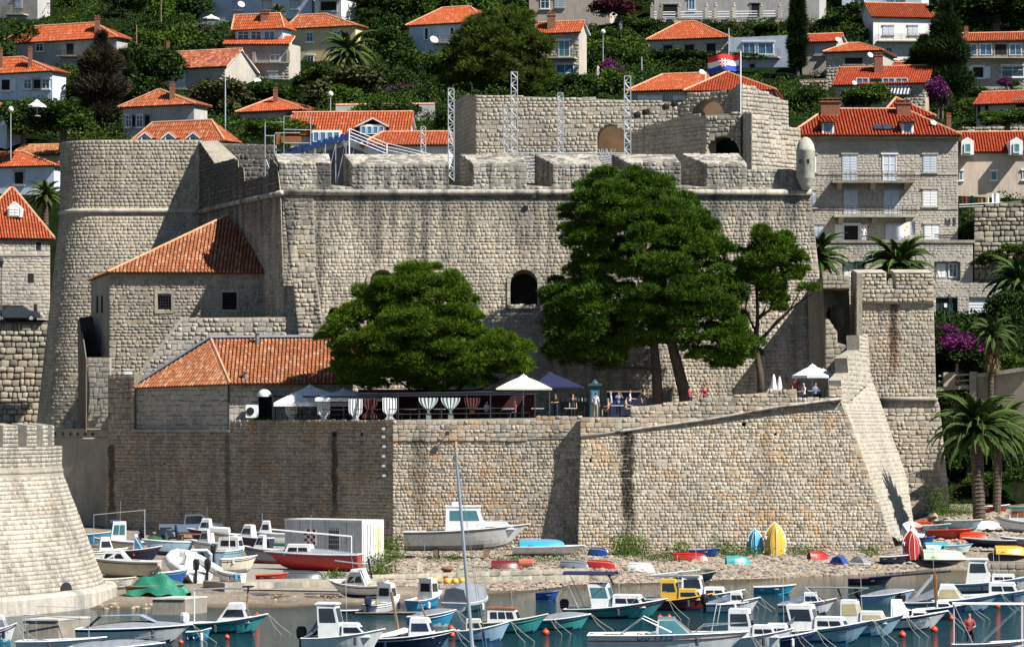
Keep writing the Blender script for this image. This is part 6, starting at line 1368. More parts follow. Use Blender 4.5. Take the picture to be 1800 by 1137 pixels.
# --- afloat
def stern_tarp(m, x1=-.02, z1=1.4):
    def ex(t, h, L_, B):
        secs = [[h.pt(0.02, 1, 1)+V((0, .02, .03)), V((-.47*L_, 0, h.hs+.12)), h.pt(0.02, 1, -1)+V((0, -.02, .03))]]
        for f in (.35, .7, 1.0):
            x = -.47*L_+(x1+.47)*L_*f; z = h.hs+(z1-h.hs)*f; b_ = h.half((x+L_/2)/L_); secs.append([V((x, b_*.95, h.sheer((x+L_/2)/L_)+.03+.35*(z-h.hs)*f)), V((x, 0, z+.05)), V((x, -b_*.95, h.sheer((x+L_/2)/L_)+.03+.35*(z-h.hs)*f))])
        secs = [[a, a.lerp(b_, .5)+V((0, 0, .16*i/3)), b_, b_.lerp(c, .5)+V((0, 0, .16*i/3)), c] for i, (a, b_, c) in enumerate(secs)]
        m_ = MB(); m_.loft(secs, False, False); m_.build('stern_cover', m, t)
    return ex
BLUT = mat('blue_grey_cloth', (.16, .20, .27), .8, .12, 2)
def ex_turq(t, h, L_, B):
    cabin(t, -.22*L_, -.02*L_, .36*B, .5, 1.62, .35, -.25, m=PW, ns=1, nf=2, win=SCREEN, v=(.45, .9), top=.9, name='wheelhouse'); bimini(t, -.52*L_, .0, .36*B, .5, 2.15, NAVYC, .14); prow_rail(t, h, L_)
    pole(t, (-.05*L_, .3, 1.6), (-.12*L_, .3, 2.3), .05, BLK, 'rod_holder')
boat('turquoise cabin boat with a navy canvas awning and black outboard', 1085, 1086, 178, -14, PT, PNAVY, cabs=[(-.02, .30, .36, 1.05, .35, .0, 2, 2)], eng=BLK, extras=ex_turq, hb=.95)
boat('yellow cabin boat with a dark brown hull behind the turquoise one', 1190, 1072, 128, -12, MAROON, PNAVY, gun=PY, deck=PY, cabs=[(-.20, .06, .38, 1.45, .3, 0, 1, 2, dict(m=PY, v=(.5, .9))), (.04, .34, .34, .98, .3, 0, 1, 2, dict(m=PY))], hb=.85)
def ex_pilot(t, h, L_, B): pole(t, (-.45*L_, 0, 1.65), (.05*L_, 0, 1.95), .035, FRAME); a = MB(); a.box((-.2*L_, 0, 1.62), (.5*L_, .62*B, .08)); a.build('roof_awning', GREYC, t)
boat('white and light blue boat with long grey roofed wheelhouse behind the yellow one', 1222, 1067, 172, -10, PLB, PW, cabs=[(-.12, .12, .36, 1.5, .3, 0, 1, 2, dict(v=(.5, .92))), (.1, .34, .32, .95, .3, 0, 2, 2)], extras=ex_pilot, hb=.9)
def ex_speed(t, h, L_, B):
    cabin(t, -.08*L_, .16*L_, .36*B, 1.0, 1.62, .75, .1, m=CHROME, ns=1, nf=1, win=SCREEN, v=(.1, .94), top=.7, name='windscreen'); prow_rail(t, h, L_)
    frame(t, [[(-.3*L_, s_*.42*B, 1.0), (-.16*L_, s_*.42*B, 1.7), (.02*L_, s_*.4*B, 1.15)] for s_ in (1, -1)], .02, CHROME, 'awning_frame')
    for x in (.16, .24): m_ = MB(); m_.lathe((x*L_, 0, 1.2), [(.16, 0), (.16, .03), (.0, .04)], 10); m_.build('deck_hatch', BLK, t)
    a = h.pt(.42, .8, -1); text_on(t, 'DB 1335', a+V((0, -.075, .07)), (R(90), 0, R(1)), .42, INK, 'registration')
boat('sleek white speedboat lettered DB 1335 with green tinted windscreen', 1175, 1158, 268, -4, PW, PW, B=.34, hs=.95, hb=1.08, extras=ex_speed, name='speedboat', ck=(.03, .36), dr=.35)
def ex_front(t, h, L_, B): pole(t, (-.3*L_, .2, .5), (-.08*L_, .2, 2.3), .04, OLDW, 'mast'); frame(t, [[(-.45*L_, s_*.35*B, .5), (-.38*L_, s_*.33*B, 1.9), (-.05*L_, s_*.3*B, 2.0)] for s_ in (1, -1)], .03, FRAME, 'awning_frame')
boat('white cabin boat with a raised wheelhouse and pale blue hull nearest the pontoon', 1440, 1128, 190, -17, PLB, PB, gun=PW, cabs=[(-.22, .0, .38, 1.5, .28, -.3, 1, 2, dict(v=(.45, .9))), (-.02, .28, .34, 1.0, .3, 0, 2, 2)], extras=stern_tarp(BLUT, -.2, 1.45), hb=.95, reg='DB 5570')
boat('second white cabin boat with cream windows and a striped roof pole', 1512, 1117, 155, -16, PLB, PB, cabs=[(-.2, .04, .38, 1.5, .28, 0, 1, 2, dict(v=(.45, .9), win=POL)), (.02, .32, .34, 1.0, .3, 0, 1, 2, dict(win=POL))], hb=.95, extras=lambda t, h, L_, B: (pole(t, (-.2*L_, 0, 1.55), (-.25*L_, 0, 2.1), .05, OLDW), bimini(t, -.62*L_, .1*L_, .18*B, 1.5, 2.15, GREYC, .03)))
boat('white boat with a folded windscreen and blue lettering beside orange buoys', 1584, 1106, 160, -10, PW, PDG, cabs=[(-.1, .12, .38, 1.25, .5, .0, 1, 1, dict(win=CANV, v=(.2, .9), m=CANV)), (.12, .32, .3, .82, .3, 0, 1, 1)], hb=.85, band=PNAVY, reg='DB 5364')
boat('dark hulled boat with a brown mast and rolled blue awning', 1640, 1088, 120, -6, PNAVY, PNAVY, cabs=[(.05, .3, .3, .8, .3, 0, 1, 1)], extras=lambda t, h, L_, B: (pole(t, (.06*L_, 0, .5), (.02*L_, 0, 2.3), .09, WOOD, 'mast'), pole(t, (-.9*L_, 0, 2.0), (.25*L_, 0, 2.35), .05, NAVYC, 'boom')), hb=.75)
boat('white boat with tan windows and a black outboard tilted up', 1674, 1074, 165, -11, PLB, PB, cabs=[(-.18, .16, .36, 1.25, .7, .3, 1, 2, dict(win=POL, v=(.3, .8)))], eng=BLK, hb=.9, extras=lambda t, h, L_, B: stern_tarp(GREYC, -.15, 1.2)(t, h, L_, B) or pole(t, (-.42*L_, .1, .5), (-.2*L_, 0, 1.8), .09, PW, 'radar_arch'), reg='DB 5001')
boat('white cruiser with an open topped wheelhouse at the far right edge', 1745, 1040, 150, -12, PW, PNAVY, cabs=[(-.3, .0, .36, 1.75, .4, .2, 1, 1, dict(v=(.5, .86), eave=.12)), (0, .3, .32, .9, .3, 0, 2, 2)], hb=.95)
boat('white boat with round cabin windows in front of the far right cruiser', 1755, 1062, 150, -12, PLB, PB, cabs=[(-.1, .26, .36, 1.05, .35, 0, 2, 2)], hb=.9, reg='DB 5217')
boat('white deck boat with a navy hull cut by the bottom edge', 1375, 1142, 120, -14, PNAVY, PNAVY, gun=PW, cabs=[(-.2, .16, .38, 1.0, .3, 0, 2, 2)], hb=.8, extras=stern_tarp(BLUT, -.2, 1.0))
boat('white cabin boat with a grey side tarp and folded steel awning frame', 1320, 1142, 150, -15, PW, PNAVY, cabs=[(-.24, .06, .4, 1.6, .3, 0, 1, 2, dict(v=(.5, .9))), (.04, .34, .36, .95, .3, 0, 2, 2)], hb=.9, extras=ex_front)
def ex_tent(t, h, L_, B):
    bimini(t, -.5*L_, .42*L_, .42*B, .3, 2.1, CANV, .05); frame(t, [[(-.48*L_, s_*.4*B, .3), (-.48*L_, s_*.4*B, 2.1)] for s_ in (1, -1)]+[[(.4*L_, s_*.36*B, .3), (.4*L_, s_*.4*B, 2.1)] for s_ in (1, -1)], .02, FRAME, 'awning_post')
    text_on(t, 'G', h.pt(.75, .7, -1)+V((0, -.05, 0)), (R(90), 0, 0), .35, paint('sign_blue', (.02, .08, .4)), 'lettering')
boat('boat with a flat white sun awning on posts in the bottom corner', 1742, 1150, 130, -6, PW, PNAVY, hb=.6, extras=ex_tent, lines=False)
boat('brown roofed cabin boat with cream sides and turquoise hull', 897, 1112, 132, -12, PT, PNAVY, gun=PC, deck=PC, cabs=[(-.28, .14, .36, 1.05, .25, 0, 3, 2, dict(m=PW, roof=WOOD, eave=.06))], hb=.85, extras=lambda t, h, L_, B: None)
def ex_cover(t, h, L_, B):
    m_ = MB(); secs = []
    for i in range(9): f = .05+.9*i/8; a, b_ = h.pt(f, 1, 1), h.pt(f, 1, -1); secs.append([a+V((0, .03, .0)), V((a.x, a.y*.4, a.z+.22*math.sin(math.pi*i/8)+.06)), V((a.x, -a.y*.4, a.z+.22*math.sin(math.pi*i/8)+.06)), b_+V((0, -.03, 0))])
    m_.loft(secs); m_.build('cover', GREYC, t)
boat('open grey covered boat with a turquoise hull left of the speedboat', 988, 1106, 98, -8, PT, PNAVY, hb=.7, extras=ex_cover)
boat('cream boat with a small canopy end behind the tall mast', 850, 1126, 95, -12, PLB, PB, gun=PW, cabs=[(-.3, .02, .34, .85, .2, 0, 2, 1, dict(m=PC))], hb=.85)
boat('white boat with blue tinted cabin windows and tilted wooden mast', 722, 1140, 155, -10, PNAVY, PNAVY, gun=PW, cabs=[(.0, .28, .36, 1.2, .3, .05, 1, 2, dict(win=PNAVY))], hb=.8, extras=lambda t, h, L_, B: (pole(t, (-.12*L_, 0, .3), (-.22*L_, 0, 2.4), .07, OLDW, 'mast'), pole(t, (.2*L_, .1, 1.1), (.1*L_, .1, 1.9), .05, OLDW, 'post'), stern_tarp(CANV, .0, .9)(t, h, L_, B)))
boat('white motor cruiser with a raked windscreen and dark stern at the bottom', 606, 1148, 145, -14, PW, PNAVY, cabs=[(-.28, .0, .42, 1.95, .35, -.1, 1, 1, dict(v=(.5, .9), eave=.08)), (.0, .34, .38, 1.15, .6, 0, 1, 1)], hb=1.0, hs=.6, eng=BLK, lines=False, extras=stern_tarp(BLUT, -.28, 1.7))
def ex_pole(t, h, L_, B): pole(t, (-.42*L_, .1, .4), (-.42*L_, .1, 2.0), .03); pole(t, (-.42*L_, .1, 1.95), (.3*L_, .1, 2.1), .04, GALV); pole(t, (.22*L_, .1, .5), (.25*L_, .1, 2.1), .05, OLDW); m_ = MB(); m_.box((.25*L_, .1, 2.12), (.45, .5, .06)); m_.build('folded_awning', NAVYC, t)
boat('white cabin boat with a turquoise hull lettered DB 9193 and long awning pole', 400, 1112, 142, -10, PT, PNAVY, cabs=[(-.12, .3, .36, 1.25, .35, .6, 1, 1, dict(v=(.35, .75)))], eng=PW, hb=.85, extras=ex_pole, reg='DB 9193')
def ex_sleek(t, h, L_, B):
    ex_cover(t, h, L_, B); m_ = MB(); m_.loft([[(-.42*L_, .3*B, .62), (-.42*L_, -.3*B, .62)], [(-.3*L_, .32*B, 1.15), (-.3*L_, -.32*B, 1.15)], [(.05*L_, .3*B, 1.2), (.05*L_, -.3*B, 1.2)], [(.2*L_, .22*B, .85), (.2*L_, -.22*B, .85)]], False, False); m_.build('blue_cover', mat('blue_cover_cloth', (.20, .27, .36), .7, .1, 2), t)
boat('long sleek white motorboat under a pale blue cover', 238, 1128, 196, -6, PW, PNAVY, B=.3, hs=.55, hb=.75, extras=ex_sleek, band=PNAVY, name='speedboat')
boat('small light blue dinghy tied beside the cabin boat with the turquoise hull', 350, 1124, 44, -15, PSKY, PB, hb=.5, hs=.32, lines=False, name='rowing_dinghy')
boat('pale open boat with a white steel goalpost frame in the bottom left', 110, 1145, 150, -5, PW, PLB, hb=.6, extras=lambda t, h, L_, B: frame(t, [[(-.42*L_, .3*B, .3), (-.42*L_, .3*B, 1.15), (-.42*L_, -.3*B, 1.15), (-.42*L_, -.3*B, .3)], [(-.3*L_, 0, .2), (-.3*L_, 0, 1.9), (.3*L_, 0, 1.85), (.3*L_, 0, .2)]], .018, GALV), lines=False)
boat('light blue deck boat with a thin grab rail along the bottom edge', 205, 1158, 165, -5, PLB, PB, hb=.65, extras=lambda t, h, L_, B: (ex_cover(t, h, L_, B), prow_rail(t, h, L_)), lines=False)
boat('white boat end with netting poking in at the left edge', 0, 1128, 60, -12, PW, PSKY, hb=.8, cabs=[(-.1, .3, .36, 1.05, .3, 0, 1, 1, dict(win=GREYC))])
dinghy('small round blue dinghy afloat before the sandy shallows', 963, 1054, 40, -8, PB, PNAVY, land=False, B=.55, rim=PB, group=None)
dinghy('blue dinghy pair moored off the pebble beach', 1362, 1043, 70, -3, PSKY, PW, land=False, rim=PW, group=None)
dinghy('dark dinghy with a red stern and white fender off the beach', 1530, 1028, 74, -4, PNAVY, PR, land=False, rim=PNAVY, group=None)
# stern-on boats by the quay
boat('dark windowed cabin boat moored stern on at the old quay', 676, 1076, 76, 62, PW, PNAVY, cabs=[(-.02, .26, .4, 1.35, .2, 0, 1, 1, dict(back=True))], eng=PNAVY, hb=.8, lines=False)
boat('white and blue cabin boat moored next to the dark windowed one', 750, 1068, 74, 58, PSKY, PB, gun=PW, cabs=[(-.05, .26, .42, 1.4, .2, 0, 1, 1, dict(back=True))], hb=.8, lines=False)
def ex_tarp(t, h, L_, B):
    m_ = MB(); secs = []
    for i in range(9):
        f = .02+.94*i/8; a = h.pt(f, 1, 1); b_ = h.pt(f, 1, -1); z = a.z+.95*math.sin(math.pi*min(1, .25+.75*i/8))**.7*(1+.06*(-1)**i); secs.append([a+V((0, .06, -.12)), V((a.x, a.y*.75, a.z+(z-a.z)*.85)), V((a.x, 0, z)), V((a.x, b_.y*.75, a.z+(z-a.z)*.85)), b_+V((0, -.06, -.12))])
    m_.loft(secs); m_.build('tarpaulin', GREYC, t)
boat('boat wrapped in a grey tarpaulin with red striped hull', 826, 1072, 84, 62, PW, MAROON, hb=.75, extras=ex_tarp, lines=False, B=.5)
dinghy('long red and white kayak lying on the water at the quay', 615, 1077, 58, -3, PR, PW, land=False, B=.2, hs=.12, hb=.16, rim=PW, group=None, name='kayak', thwarts=0)
pp_ = dinghy('narrow wooden plank raft tied in front of the stern moored boats', 705, 1079, 150, 2, WOOD, OLDW, land=False, B=.12, hs=.08, hb=.1, group=None, thwarts=0, name='raft')
for k, (x, y, lp, yw, a, b_, l) in enumerate(((760, 1100, 84, -12, PSKY, PW, 'sky blue open boat behind the two orange buoys'), (1290, 1076, 92, -12, PW, PB, 'white boat with blue keel right of the yellow boat'), (1420, 1078, 100, -14, PW, PNAVY, 'white navy bottomed boat behind the two big cabin boats'), (1560, 1062, 90, -10, PLB, PW, 'pale blue boat moored off the beach behind the windscreen boat'))):
    boat(l, x, y, lp, yw, a, b_, gun=PW, cabs=[(-.05, .25, .34, .95, .3, 0, 2, 2)] if k in (1, 2) else (), hb=.75, eng=BLK if k % 2 else None, extras=ex_cover if k in (0, 3) else stern_tarp(BLUT, -.05, .9))
# --- hauled out on the left
boat('cream cabin boat with a rusty waterline hauled out beside the round tower', 216, 1014, 124, 176, PC, PC, gun=PW, cabs=[(-.12, .3, .36, 1.15, .3, .55, 2, 1, dict(v=(.35, .8)))], land=True, lines=False, hb=.8, hs=.6, inner=PW)
def ex_old(t, h, L_, B):
    m_ = MB(); m_.box((-.02*L_, .1, 1.0), (.5, .5, .5)); m_.build('crate', mat('rust_box', (.28, .07, .035), .8, .2), t); m_ = MB(); m_.box((.1*L_, -.2, 1.75), (.6, .5, .2)); m_.build('blue_crate', PB, t)
    frame(t, [[(-.45*L_, .25*B, .5), (-.45*L_, .25*B, 2.5), (.5*L_, .25*B, 2.2), (.5*L_, .25*B, .4)], [(-.45*L_, -.25*B, .5), (-.45*L_, -.25*B, 2.5)]], .025, GALV)
boat('old workboat with a rust red box and tall pipe frame behind the cream boat', 212, 972, 92, 190, PC, OLDW, cabs=[(-.1, .2, .36, 1.6, .2, 0, 2, 2, dict(v=(.4, .9), win=SCREEN))], extras=ex_old, land=True, lines=False, hb=.7)
boat('dark blue speedboat with a blue tinted windscreen on the slip', 248, 988, 74, -10, PNAVY, PNAVY, cabs=[(-.15, .12, .42, 1.3, .7, .1, 1, 1, dict(win=BLUEG, v=(.1, .92)))], land=True, lines=False, hb=.7)
def rib(px, py):
    p = G(px, py); t = thing('inflatable_boat', 'white inflatable boat with twin black outboards facing the water', 'boat', p+V((0, 0, .45)), None, (0, R(-7), R(112)), True); Lm, B = 4.6, 2.5
    for sg in (1, -1): m_ = MB(); m_.tube([(-2.6, sg*.98, .42), (-2.3, sg*.98, .42), (0, sg*1.0, .45), (1.2, sg*.9, .55), (2.0, sg*.45, .72), (2.3, 0, .8)], [.1, .29, .29, .28, .26, .24], 12); m_.build('tube', PW, t, smooth=True)
    h = Hull(Lm, 1.8, .3, .6, .4); mb, ms = h.shell(PW, PW); mb.build('hull', ms, t); h.deck(0, .95, PW, t, .0)
    frame(t, [[(-1.5, .75, .5), (-1.7, .72, 1.3), (-1.7, .45, 1.55), (-1.7, -.45, 1.55), (-1.7, -.72, 1.3), (-1.5, -.75, .5)]], .08, PW, 'roll_bar')
    for y in (.33, -.33): outboard(t, -2.2, .55, BLK, y, 1.15)
    m_ = MB(); m_.hexa([(-.4, -.4, .4), (.5, -.35, .4), (.5, .35, .4), (-.4, .4, .4), (-.2, -.35, 1.2), (.2, -.3, 1.25), (.2, .3, 1.25), (-.2, .35, 1.2)]); m_.build('console', PW, t)
rib(333, 1020)
dinghy('small white rowing boat on the sand under the cream cabin boat', 206, 1034, 66, -8, PW, PW, rim=PC, group='small boats on the left slip')
p = G(276, 1046); t = thing('covered_boat', 'round wooden boat heaped under a crumpled green tarpaulin', 'boat', p, None, (0, 0, R(-12)), True); h = Hull(3.0, 1.9, .5, .6, .2); mb, ms = h.shell(WOOD, OLDW); mb.build('hull', ms, t); h.rail(OLDW, .05, t)
m_ = MB(); m_.grid(lambda u, v: (1.75*u*(1+.05*math.sin(v*9)), 1.15*v*(1+.08*math.sin(u*7)), max(-.1, 1.3*(1-u*u*.75)*(1-v*v*.8)**.8-.2+.09*math.sin(u*9+v*4)+.07*math.sin(v*13))), np.linspace(-.8, 1, 22), np.linspace(-1, 1, 18)); m_.build('tarpaulin', GREENT, t)
boat('white and blue boat seen from the stern with a rolled white awning on top', 402, 994, 78, 72, PLB, PB, gun=PW, cabs=[(-.02, .26, .44, 1.35, .2, 0, 1, 1, dict(back=True, m=PW))], eng=BLK, land=True, lines=False, hb=.8, hs=.65, extras=lambda t, h, L_, B: (pole(t, (-.3*L_, -.6, 1.9), (-.3*L_, .6, 1.95), .2, CANV, 'rolled_awning'), frame(t, [[(-.3*L_, s_*.6, .6), (-.3*L_, s_*.6, 1.9)] for s_ in (1, -1)], .03, FRAME, 'awning_post')))
boat('grey white boat on trestles left of the red hulled boat', 462, 992, 78, 168, PG, MAROON, gun=PW, cabs=[(-.05, .22, .38, 1.4, .4, .0, 1, 2, dict(v=(.4, .9)))], land=True, lines=False, hb=.85, hs=.6)
def ex_red(t, h, L_, B): pole(t, (-.42*L_, .2, .5), (-.42*L_, .2, 1.75), .04); pole(t, (-.42*L_, .2, 1.7), (.42*L_, .2, 2.1), .05); ex_cover(t, h, L_, B)
boat('white topped cabin boat with a deep red hull beside the container', 548, 1004, 166, 172, PR, PR, gun=PW, cabs=[(-.02, .28, .38, 1.1, .25, .15, 2, 2)], land=True, lines=False, hb=.75, hs=.6, extras=ex_red, dr=.4)
dinghy('orange red plastic boat on the quay below the red hulled boat', 478, 1026, 54, 4, PR, PR, rim=ORG, group='small boats on the left slip')
dinghy('dark grey dinghy turned keel up on the old quay', 538, 1020, 76, 4, PDG, PDG, 'down', group='small boats on the left slip')
boat('white cabin boat with a blue keel heeled over on the sand', 630, 1050, 104, 162, PW, PNAVY, cabs=[(-.2, .22, .4, 1.15, .5, .2, 2, 1, dict(v=(.3, .75)))], land=True, lines=False, roll=R(-14), pitch=R(4), hb=.75, extras=lambda t, h, L_, B: (pole(t, (-.3*L_, .2, .8), (-.3*L_, .3, 1.9), .06, BLK), pole(t, (.3*L_, .2, 1.9), (-.36*L_, .2, 1.5), .04, GALV)))
def ex_big(t, h, L_, B):
    for x in (-.25, .15): m_ = MB(); m_.box((x*L_, 0, -.62), (.3, 1.3, .75)); m_.build('trestle', OLDW, t)
    frame(t, [[h.pt(.55, 1, sg)+V((0, 0, .03)), h.pt(.6, 1, sg)+V((0, 0, .35)), h.pt(.98, 1, sg)+V((0, 0, .3))] for sg in (1, -1)], .014, CHROME, 'bow_rail'); m_ = MB(); m_.box((-.1*L_, 0, 2.62), (.35, .9, .3)); m_.build('rolled_canopy', CANV, t)
boat('large clean white boat with a wheelhouse standing on trestles under the wall', 822, 983, 210, -3, PW, PG, B=.3, hs=.8, hb=1.3, cabs=[(-.17, .16, .36, 2.35, .55, .05, 1, 1, dict(v=(.45, .86), win=SCREEN, back=True, eave=.1)), (.12, .38, .3, 1.35, .6, 0, 1, 1, dict(v=(.3, .4)))], land=True, lines=False, extras=ex_big, lift=.55, dr=.4, band=PG)
for (x, y, lp, yw, a, b_, ca, l) in ((182, 994, 84, 12, PW, PB, 1, 'small white cabin boat tucked against the round tower'), (292, 976, 86, 200, PLB, PNAVY, 0, 'light blue open boat behind the inflatable'), (366, 978, 74, 150, PW, PSKY, 1, 'white sky blue boat squeezed beside the inflatable'), (440, 968, 80, 160, PNAVY, MAROON, 1, 'navy boat behind the trestle boat at the shaded wall'), (420, 1008, 66, 20, PC, PG, 0, 'cream skiff on the slip below the stern seen boat'), (168, 962, 60, -10, PSKY, PW, 0, 'sky blue skiff deep in the corner by the bridge'), (365, 956, 74, 170, PNAVY, PB, 1, 'dark cabin boat at the foot of the shaded wall'), (405, 962, 70, 185, PC, PR, 0, 'cream boat with a red keel near the shaded wall'), (470, 960, 66, 175, PW, PT, 1, 'white boat with turquoise keel left of the container'), (300, 1034, 60, 8, PB, PNAVY, 0, 'blue skiff between inflatable and green tarpaulin'), (404, 1036, 56, 150, PW, PB, 0, 'small white skiff beside the quay wall end')):
    boat(l, x, y, lp, yw, a, b_, gun=PW, cabs=[(-.1, .22, .38, 1.3, .3, .1, 1, 2)] if ca else (), land=True, lines=False, hb=.75, hs=.55)
# --- the beach
dinghy('bright blue dinghy stacked keel up on a white one', 958, 976, 86, 4, PSKY, PSKY, 'down', lift=.5, stripes=PLB)
dinghy('white dinghy with a navy bottom under the bright blue one', 965, 977, 120, 3, PW, PW, rim=PW, bottom=PNAVY, hs=.5, hb=.6)
dinghy('weathered grey dinghy lying keel up on the pebbles', 1014, 1000, 62, -38, PG, PG, 'down')
dinghy('red and cream dinghy keel up beside the grey one', 1062, 1000, 65, -36, PR, PR, 'down', stripes=PC)
dinghy('striped blue dinghy keel up against the weeds', 1056, 977, 46, -50, PB, PB, 'down', stripes=PW)
dinghy('faded red dinghy keel up near the low wall', 893, 1001, 55, 5, MAROON, MAROON, 'down')
dinghy('red dinghy keel up at the foot of the right wall', 1219, 986, 65, -12, PR, PR, 'down', stripes=MAROON)
dinghy('royal blue dinghy resting behind the red keel up dinghy', 1240, 980, 53, -15, PB, PW, rim=PB)
dinghy('cream and olive rowing boat tilted towards the water', 1228, 1020, 74, -35, TEALB, POL, rim=PC, roll=14, elong=1.05)
dinghy('bright blue dinghy stood upright against the wall', 1328, 974, 48, 0, PSKY, PW, 'lean', B=.6, stripes=PW)
dinghy('yellow dinghy stood upright against the wall', 1364, 976, 62, 4, PY, PW, 'lean', B=.62, rim=PW, stripes=PC)
dinghy('blue dinghy with a purple rim keel up on the pebbles', 1477, 991, 38, 70, PB, PB, 'down', rim=MAROON, B=.6)
dinghy('small grey white dinghy keel up beside the blue purple one', 1514, 991, 41, 68, PG, PW, 'down', rim=PW, B=.6)
dinghy('white lined navy dinghy resting on the pebbles', 1572, 992, 50, -20, PNAVY, PW, rim=PW)
dinghy('red dinghy with white stripes propped upright at the flank foot', 1606, 986, 55, 12, PR, PW, 'lean', B=.62, stripes=PW, lift=.1)
dinghy('white and blue dinghy tipped on its side against the flank', 1602, 950, 62, 60, PSKY, PW, roll=55, rim=PW, lift=.4)
dinghy('orange rubber boat slumped against the flank stones', 1618, 942, 41, 30, ORG, ORG, roll=35, lift=.35, thwarts=0)
dinghy('small blue dinghy with a red waterline beside the upright red one', 1626, 959, 36, -20, PB, PB, rim=PB, bottom=PR)
dinghy('bright red fibreglass dinghy on the right hand slip', 1670, 948, 79, -8, PR, PR, rim=PR, hs=.5, hb=.62)
dinghy('white boat with a tan tarpaulin on the right hand slip', 1695, 932, 67, -25, PLB, OLDW, rim=PC, hs=.55, hb=.65)
dinghy('pale green dinghy keel up on the quay edge', 1662, 985, 77, 4, PGR, PGR, 'down', hs=.5, B=.46)
dinghy('navy dinghy with a white bow on the quay', 1738, 962, 91, 172, PNAVY, PNAVY, rim=PW)
dinghy('white and grey dinghy at the right end of the quay', 1788, 960, 62, 165, PG, PW, rim=PW)
dinghy('tiny white tender behind the pale green dinghy', 1684, 973, 48, 0, PW, PW, rim=PSKY)
boat('cabin boat with a bright green roof cover under the palms', 1788, 936, 76, 170, PW, PG, cabs=[(-.2, .2, .4, 1.3, .2, 0, 2, 1, dict(win=WOOD))], land=True, lines=False, hb=.8, extras=lambda t, h, L_, B: (lambda m_: (m_.box((0, 0, 1.42), (.55*L_, B*.85, .12)), m_.build('roof_cover', GREENT, t)))(MB()))
dinghy('low red and white boat beneath the far palms', 1750, 902, 46, 0, PR, PW, rim=PW)
for (x, y, lp, yw, o_, i_, s_, l) in ((1650, 968, 56, 20, PSKY, PSKY, 'down', 'sky blue dinghy keel up beside the pale green one'), (1715, 950, 54, -20, ORG, ORG, 'down', 'orange dinghy keel up behind the navy one'), (1735, 930, 60, 10, PW, PW, 'down', 'white dinghy keel up by the tan tarpaulin boat'), (1780, 975, 60, 5, PY, PY, 'down', 'yellow dinghy keel up at the quay edge'), (1648, 936, 50, -30, PT, PW, 'up', 'turquoise dinghy behind the red fibreglass one'), (1130, 1004, 50, -20, PW, PW, 'down', 'white dinghy keel up right of the red and cream one'), (1300, 992, 48, 10, PT, PT, 'down', 'turquoise dinghy keel up on the shingle'), (1440, 984, 44, 30, PR, PR, 'down', 'red dinghy keel up left of the blue purple one')): dinghy(l, x, y, lp, yw, o_, i_, s_, stripes=i_)
# sailing boat whose mast crosses the view
p = W(832, 1190); t = thing('sailing_boat', 'tall slender grey mast of a sailing boat moored in front', 'sailing boat', p, None, (0, R(0), R(-80)), True); h = Hull(6.5, 2.2, .7, .95, .4); mb, ms = h.shell(PW, PNAVY); mb.build('hull', ms, t); h.deck(.0, .98, PW, t)
mz = EYE+(HZ-792)*p.y/FPX; dx = (801-832)*p.y/FPX
mm = MB(); a = V((0, 0, .7)); inv = Matrix.Rotation(R(80), 3, 'Z'); b_ = inv @ V((dx, 0, mz)); mm.tube([a, a.lerp(b_, .5), b_], [.075, .065, .05], 8); mm.build('mast', mat('mast_grey', (.32, .37, .42), .35, .1, 2, metal=.4), t); mm = MB(); mm.tube([b_, b_+V((0, 0, .35))], .06, 6); mm.tube([b_+V((-.15, 0, .1)), b_+V((.15, 0, .1))], .02, 4); mm.build('masthead', mat('masthead', (.4, .33, .2), .6), t)
mm = MB(); mm.tube([b_, h.pt(.02, 1, 1)], .008, 4); mm.tube([b_, h.pt(.99, 1, 1)], .008, 4); mm.build('stay', CHROME, t, 'stuff')
# buoys
for i, (x, y, d, l) in enumerate(((318, 1131, 10, 'orange buoy at the bow of the sleek covered motorboat'), (399, 1122, 10, 'orange buoy under the turquoise cabin boat bow'), (268, 1136, 9, 'orange buoy by the bottom edge on the left'), (452, 1086, 12, 'orange buoy beside the quay wall end'), (793, 1108, 13, 'upper orange buoy of the pair by the blue windowed boat'), (794, 1119, 13, 'lower orange buoy of the pair by the blue windowed boat'), (876, 1124, 13, 'orange buoy right of the tall mast'), (959, 1115, 14, 'orange buoy under the grey covered boat bow'), (1160, 1089, 12, 'orange buoy below the turquoise cabin boat bow'), (1176, 1087, 10, 'smaller orange buoy below the turquoise cabin boat bow'), (1586, 1119, 14, 'orange buoy under the second white cabin boat bow'), (1642, 1110, 14, 'orange buoy under the blue lettered bow'), (1673, 1090, 12, 'orange buoy under the dark hulled boat bow'), (1753, 1068, 12, 'orange buoy right of the tan windowed boat'), (1796, 1064, 10, 'orange buoy at the right edge'))):
    p = W(x, y); r = d*p.y/FPX/2*.95; m_ = MB(); m_.lathe((0, 0, 0), [(0, -r*.9), (r*.6, -r*.75), (r*.95, -r*.2), (r, .1*r), (r*.85, .55*r), (r*.4, .92*r), (r*.15, 1.0*r), (r*.15, 1.25*r), (0, 1.3*r)], 14); o = m_.build('mooring_buoy', ORG, smooth=True); o.location = p+V((0, 0, r*.55)); tag(o, l, 'buoy', 'orange mooring buoys')
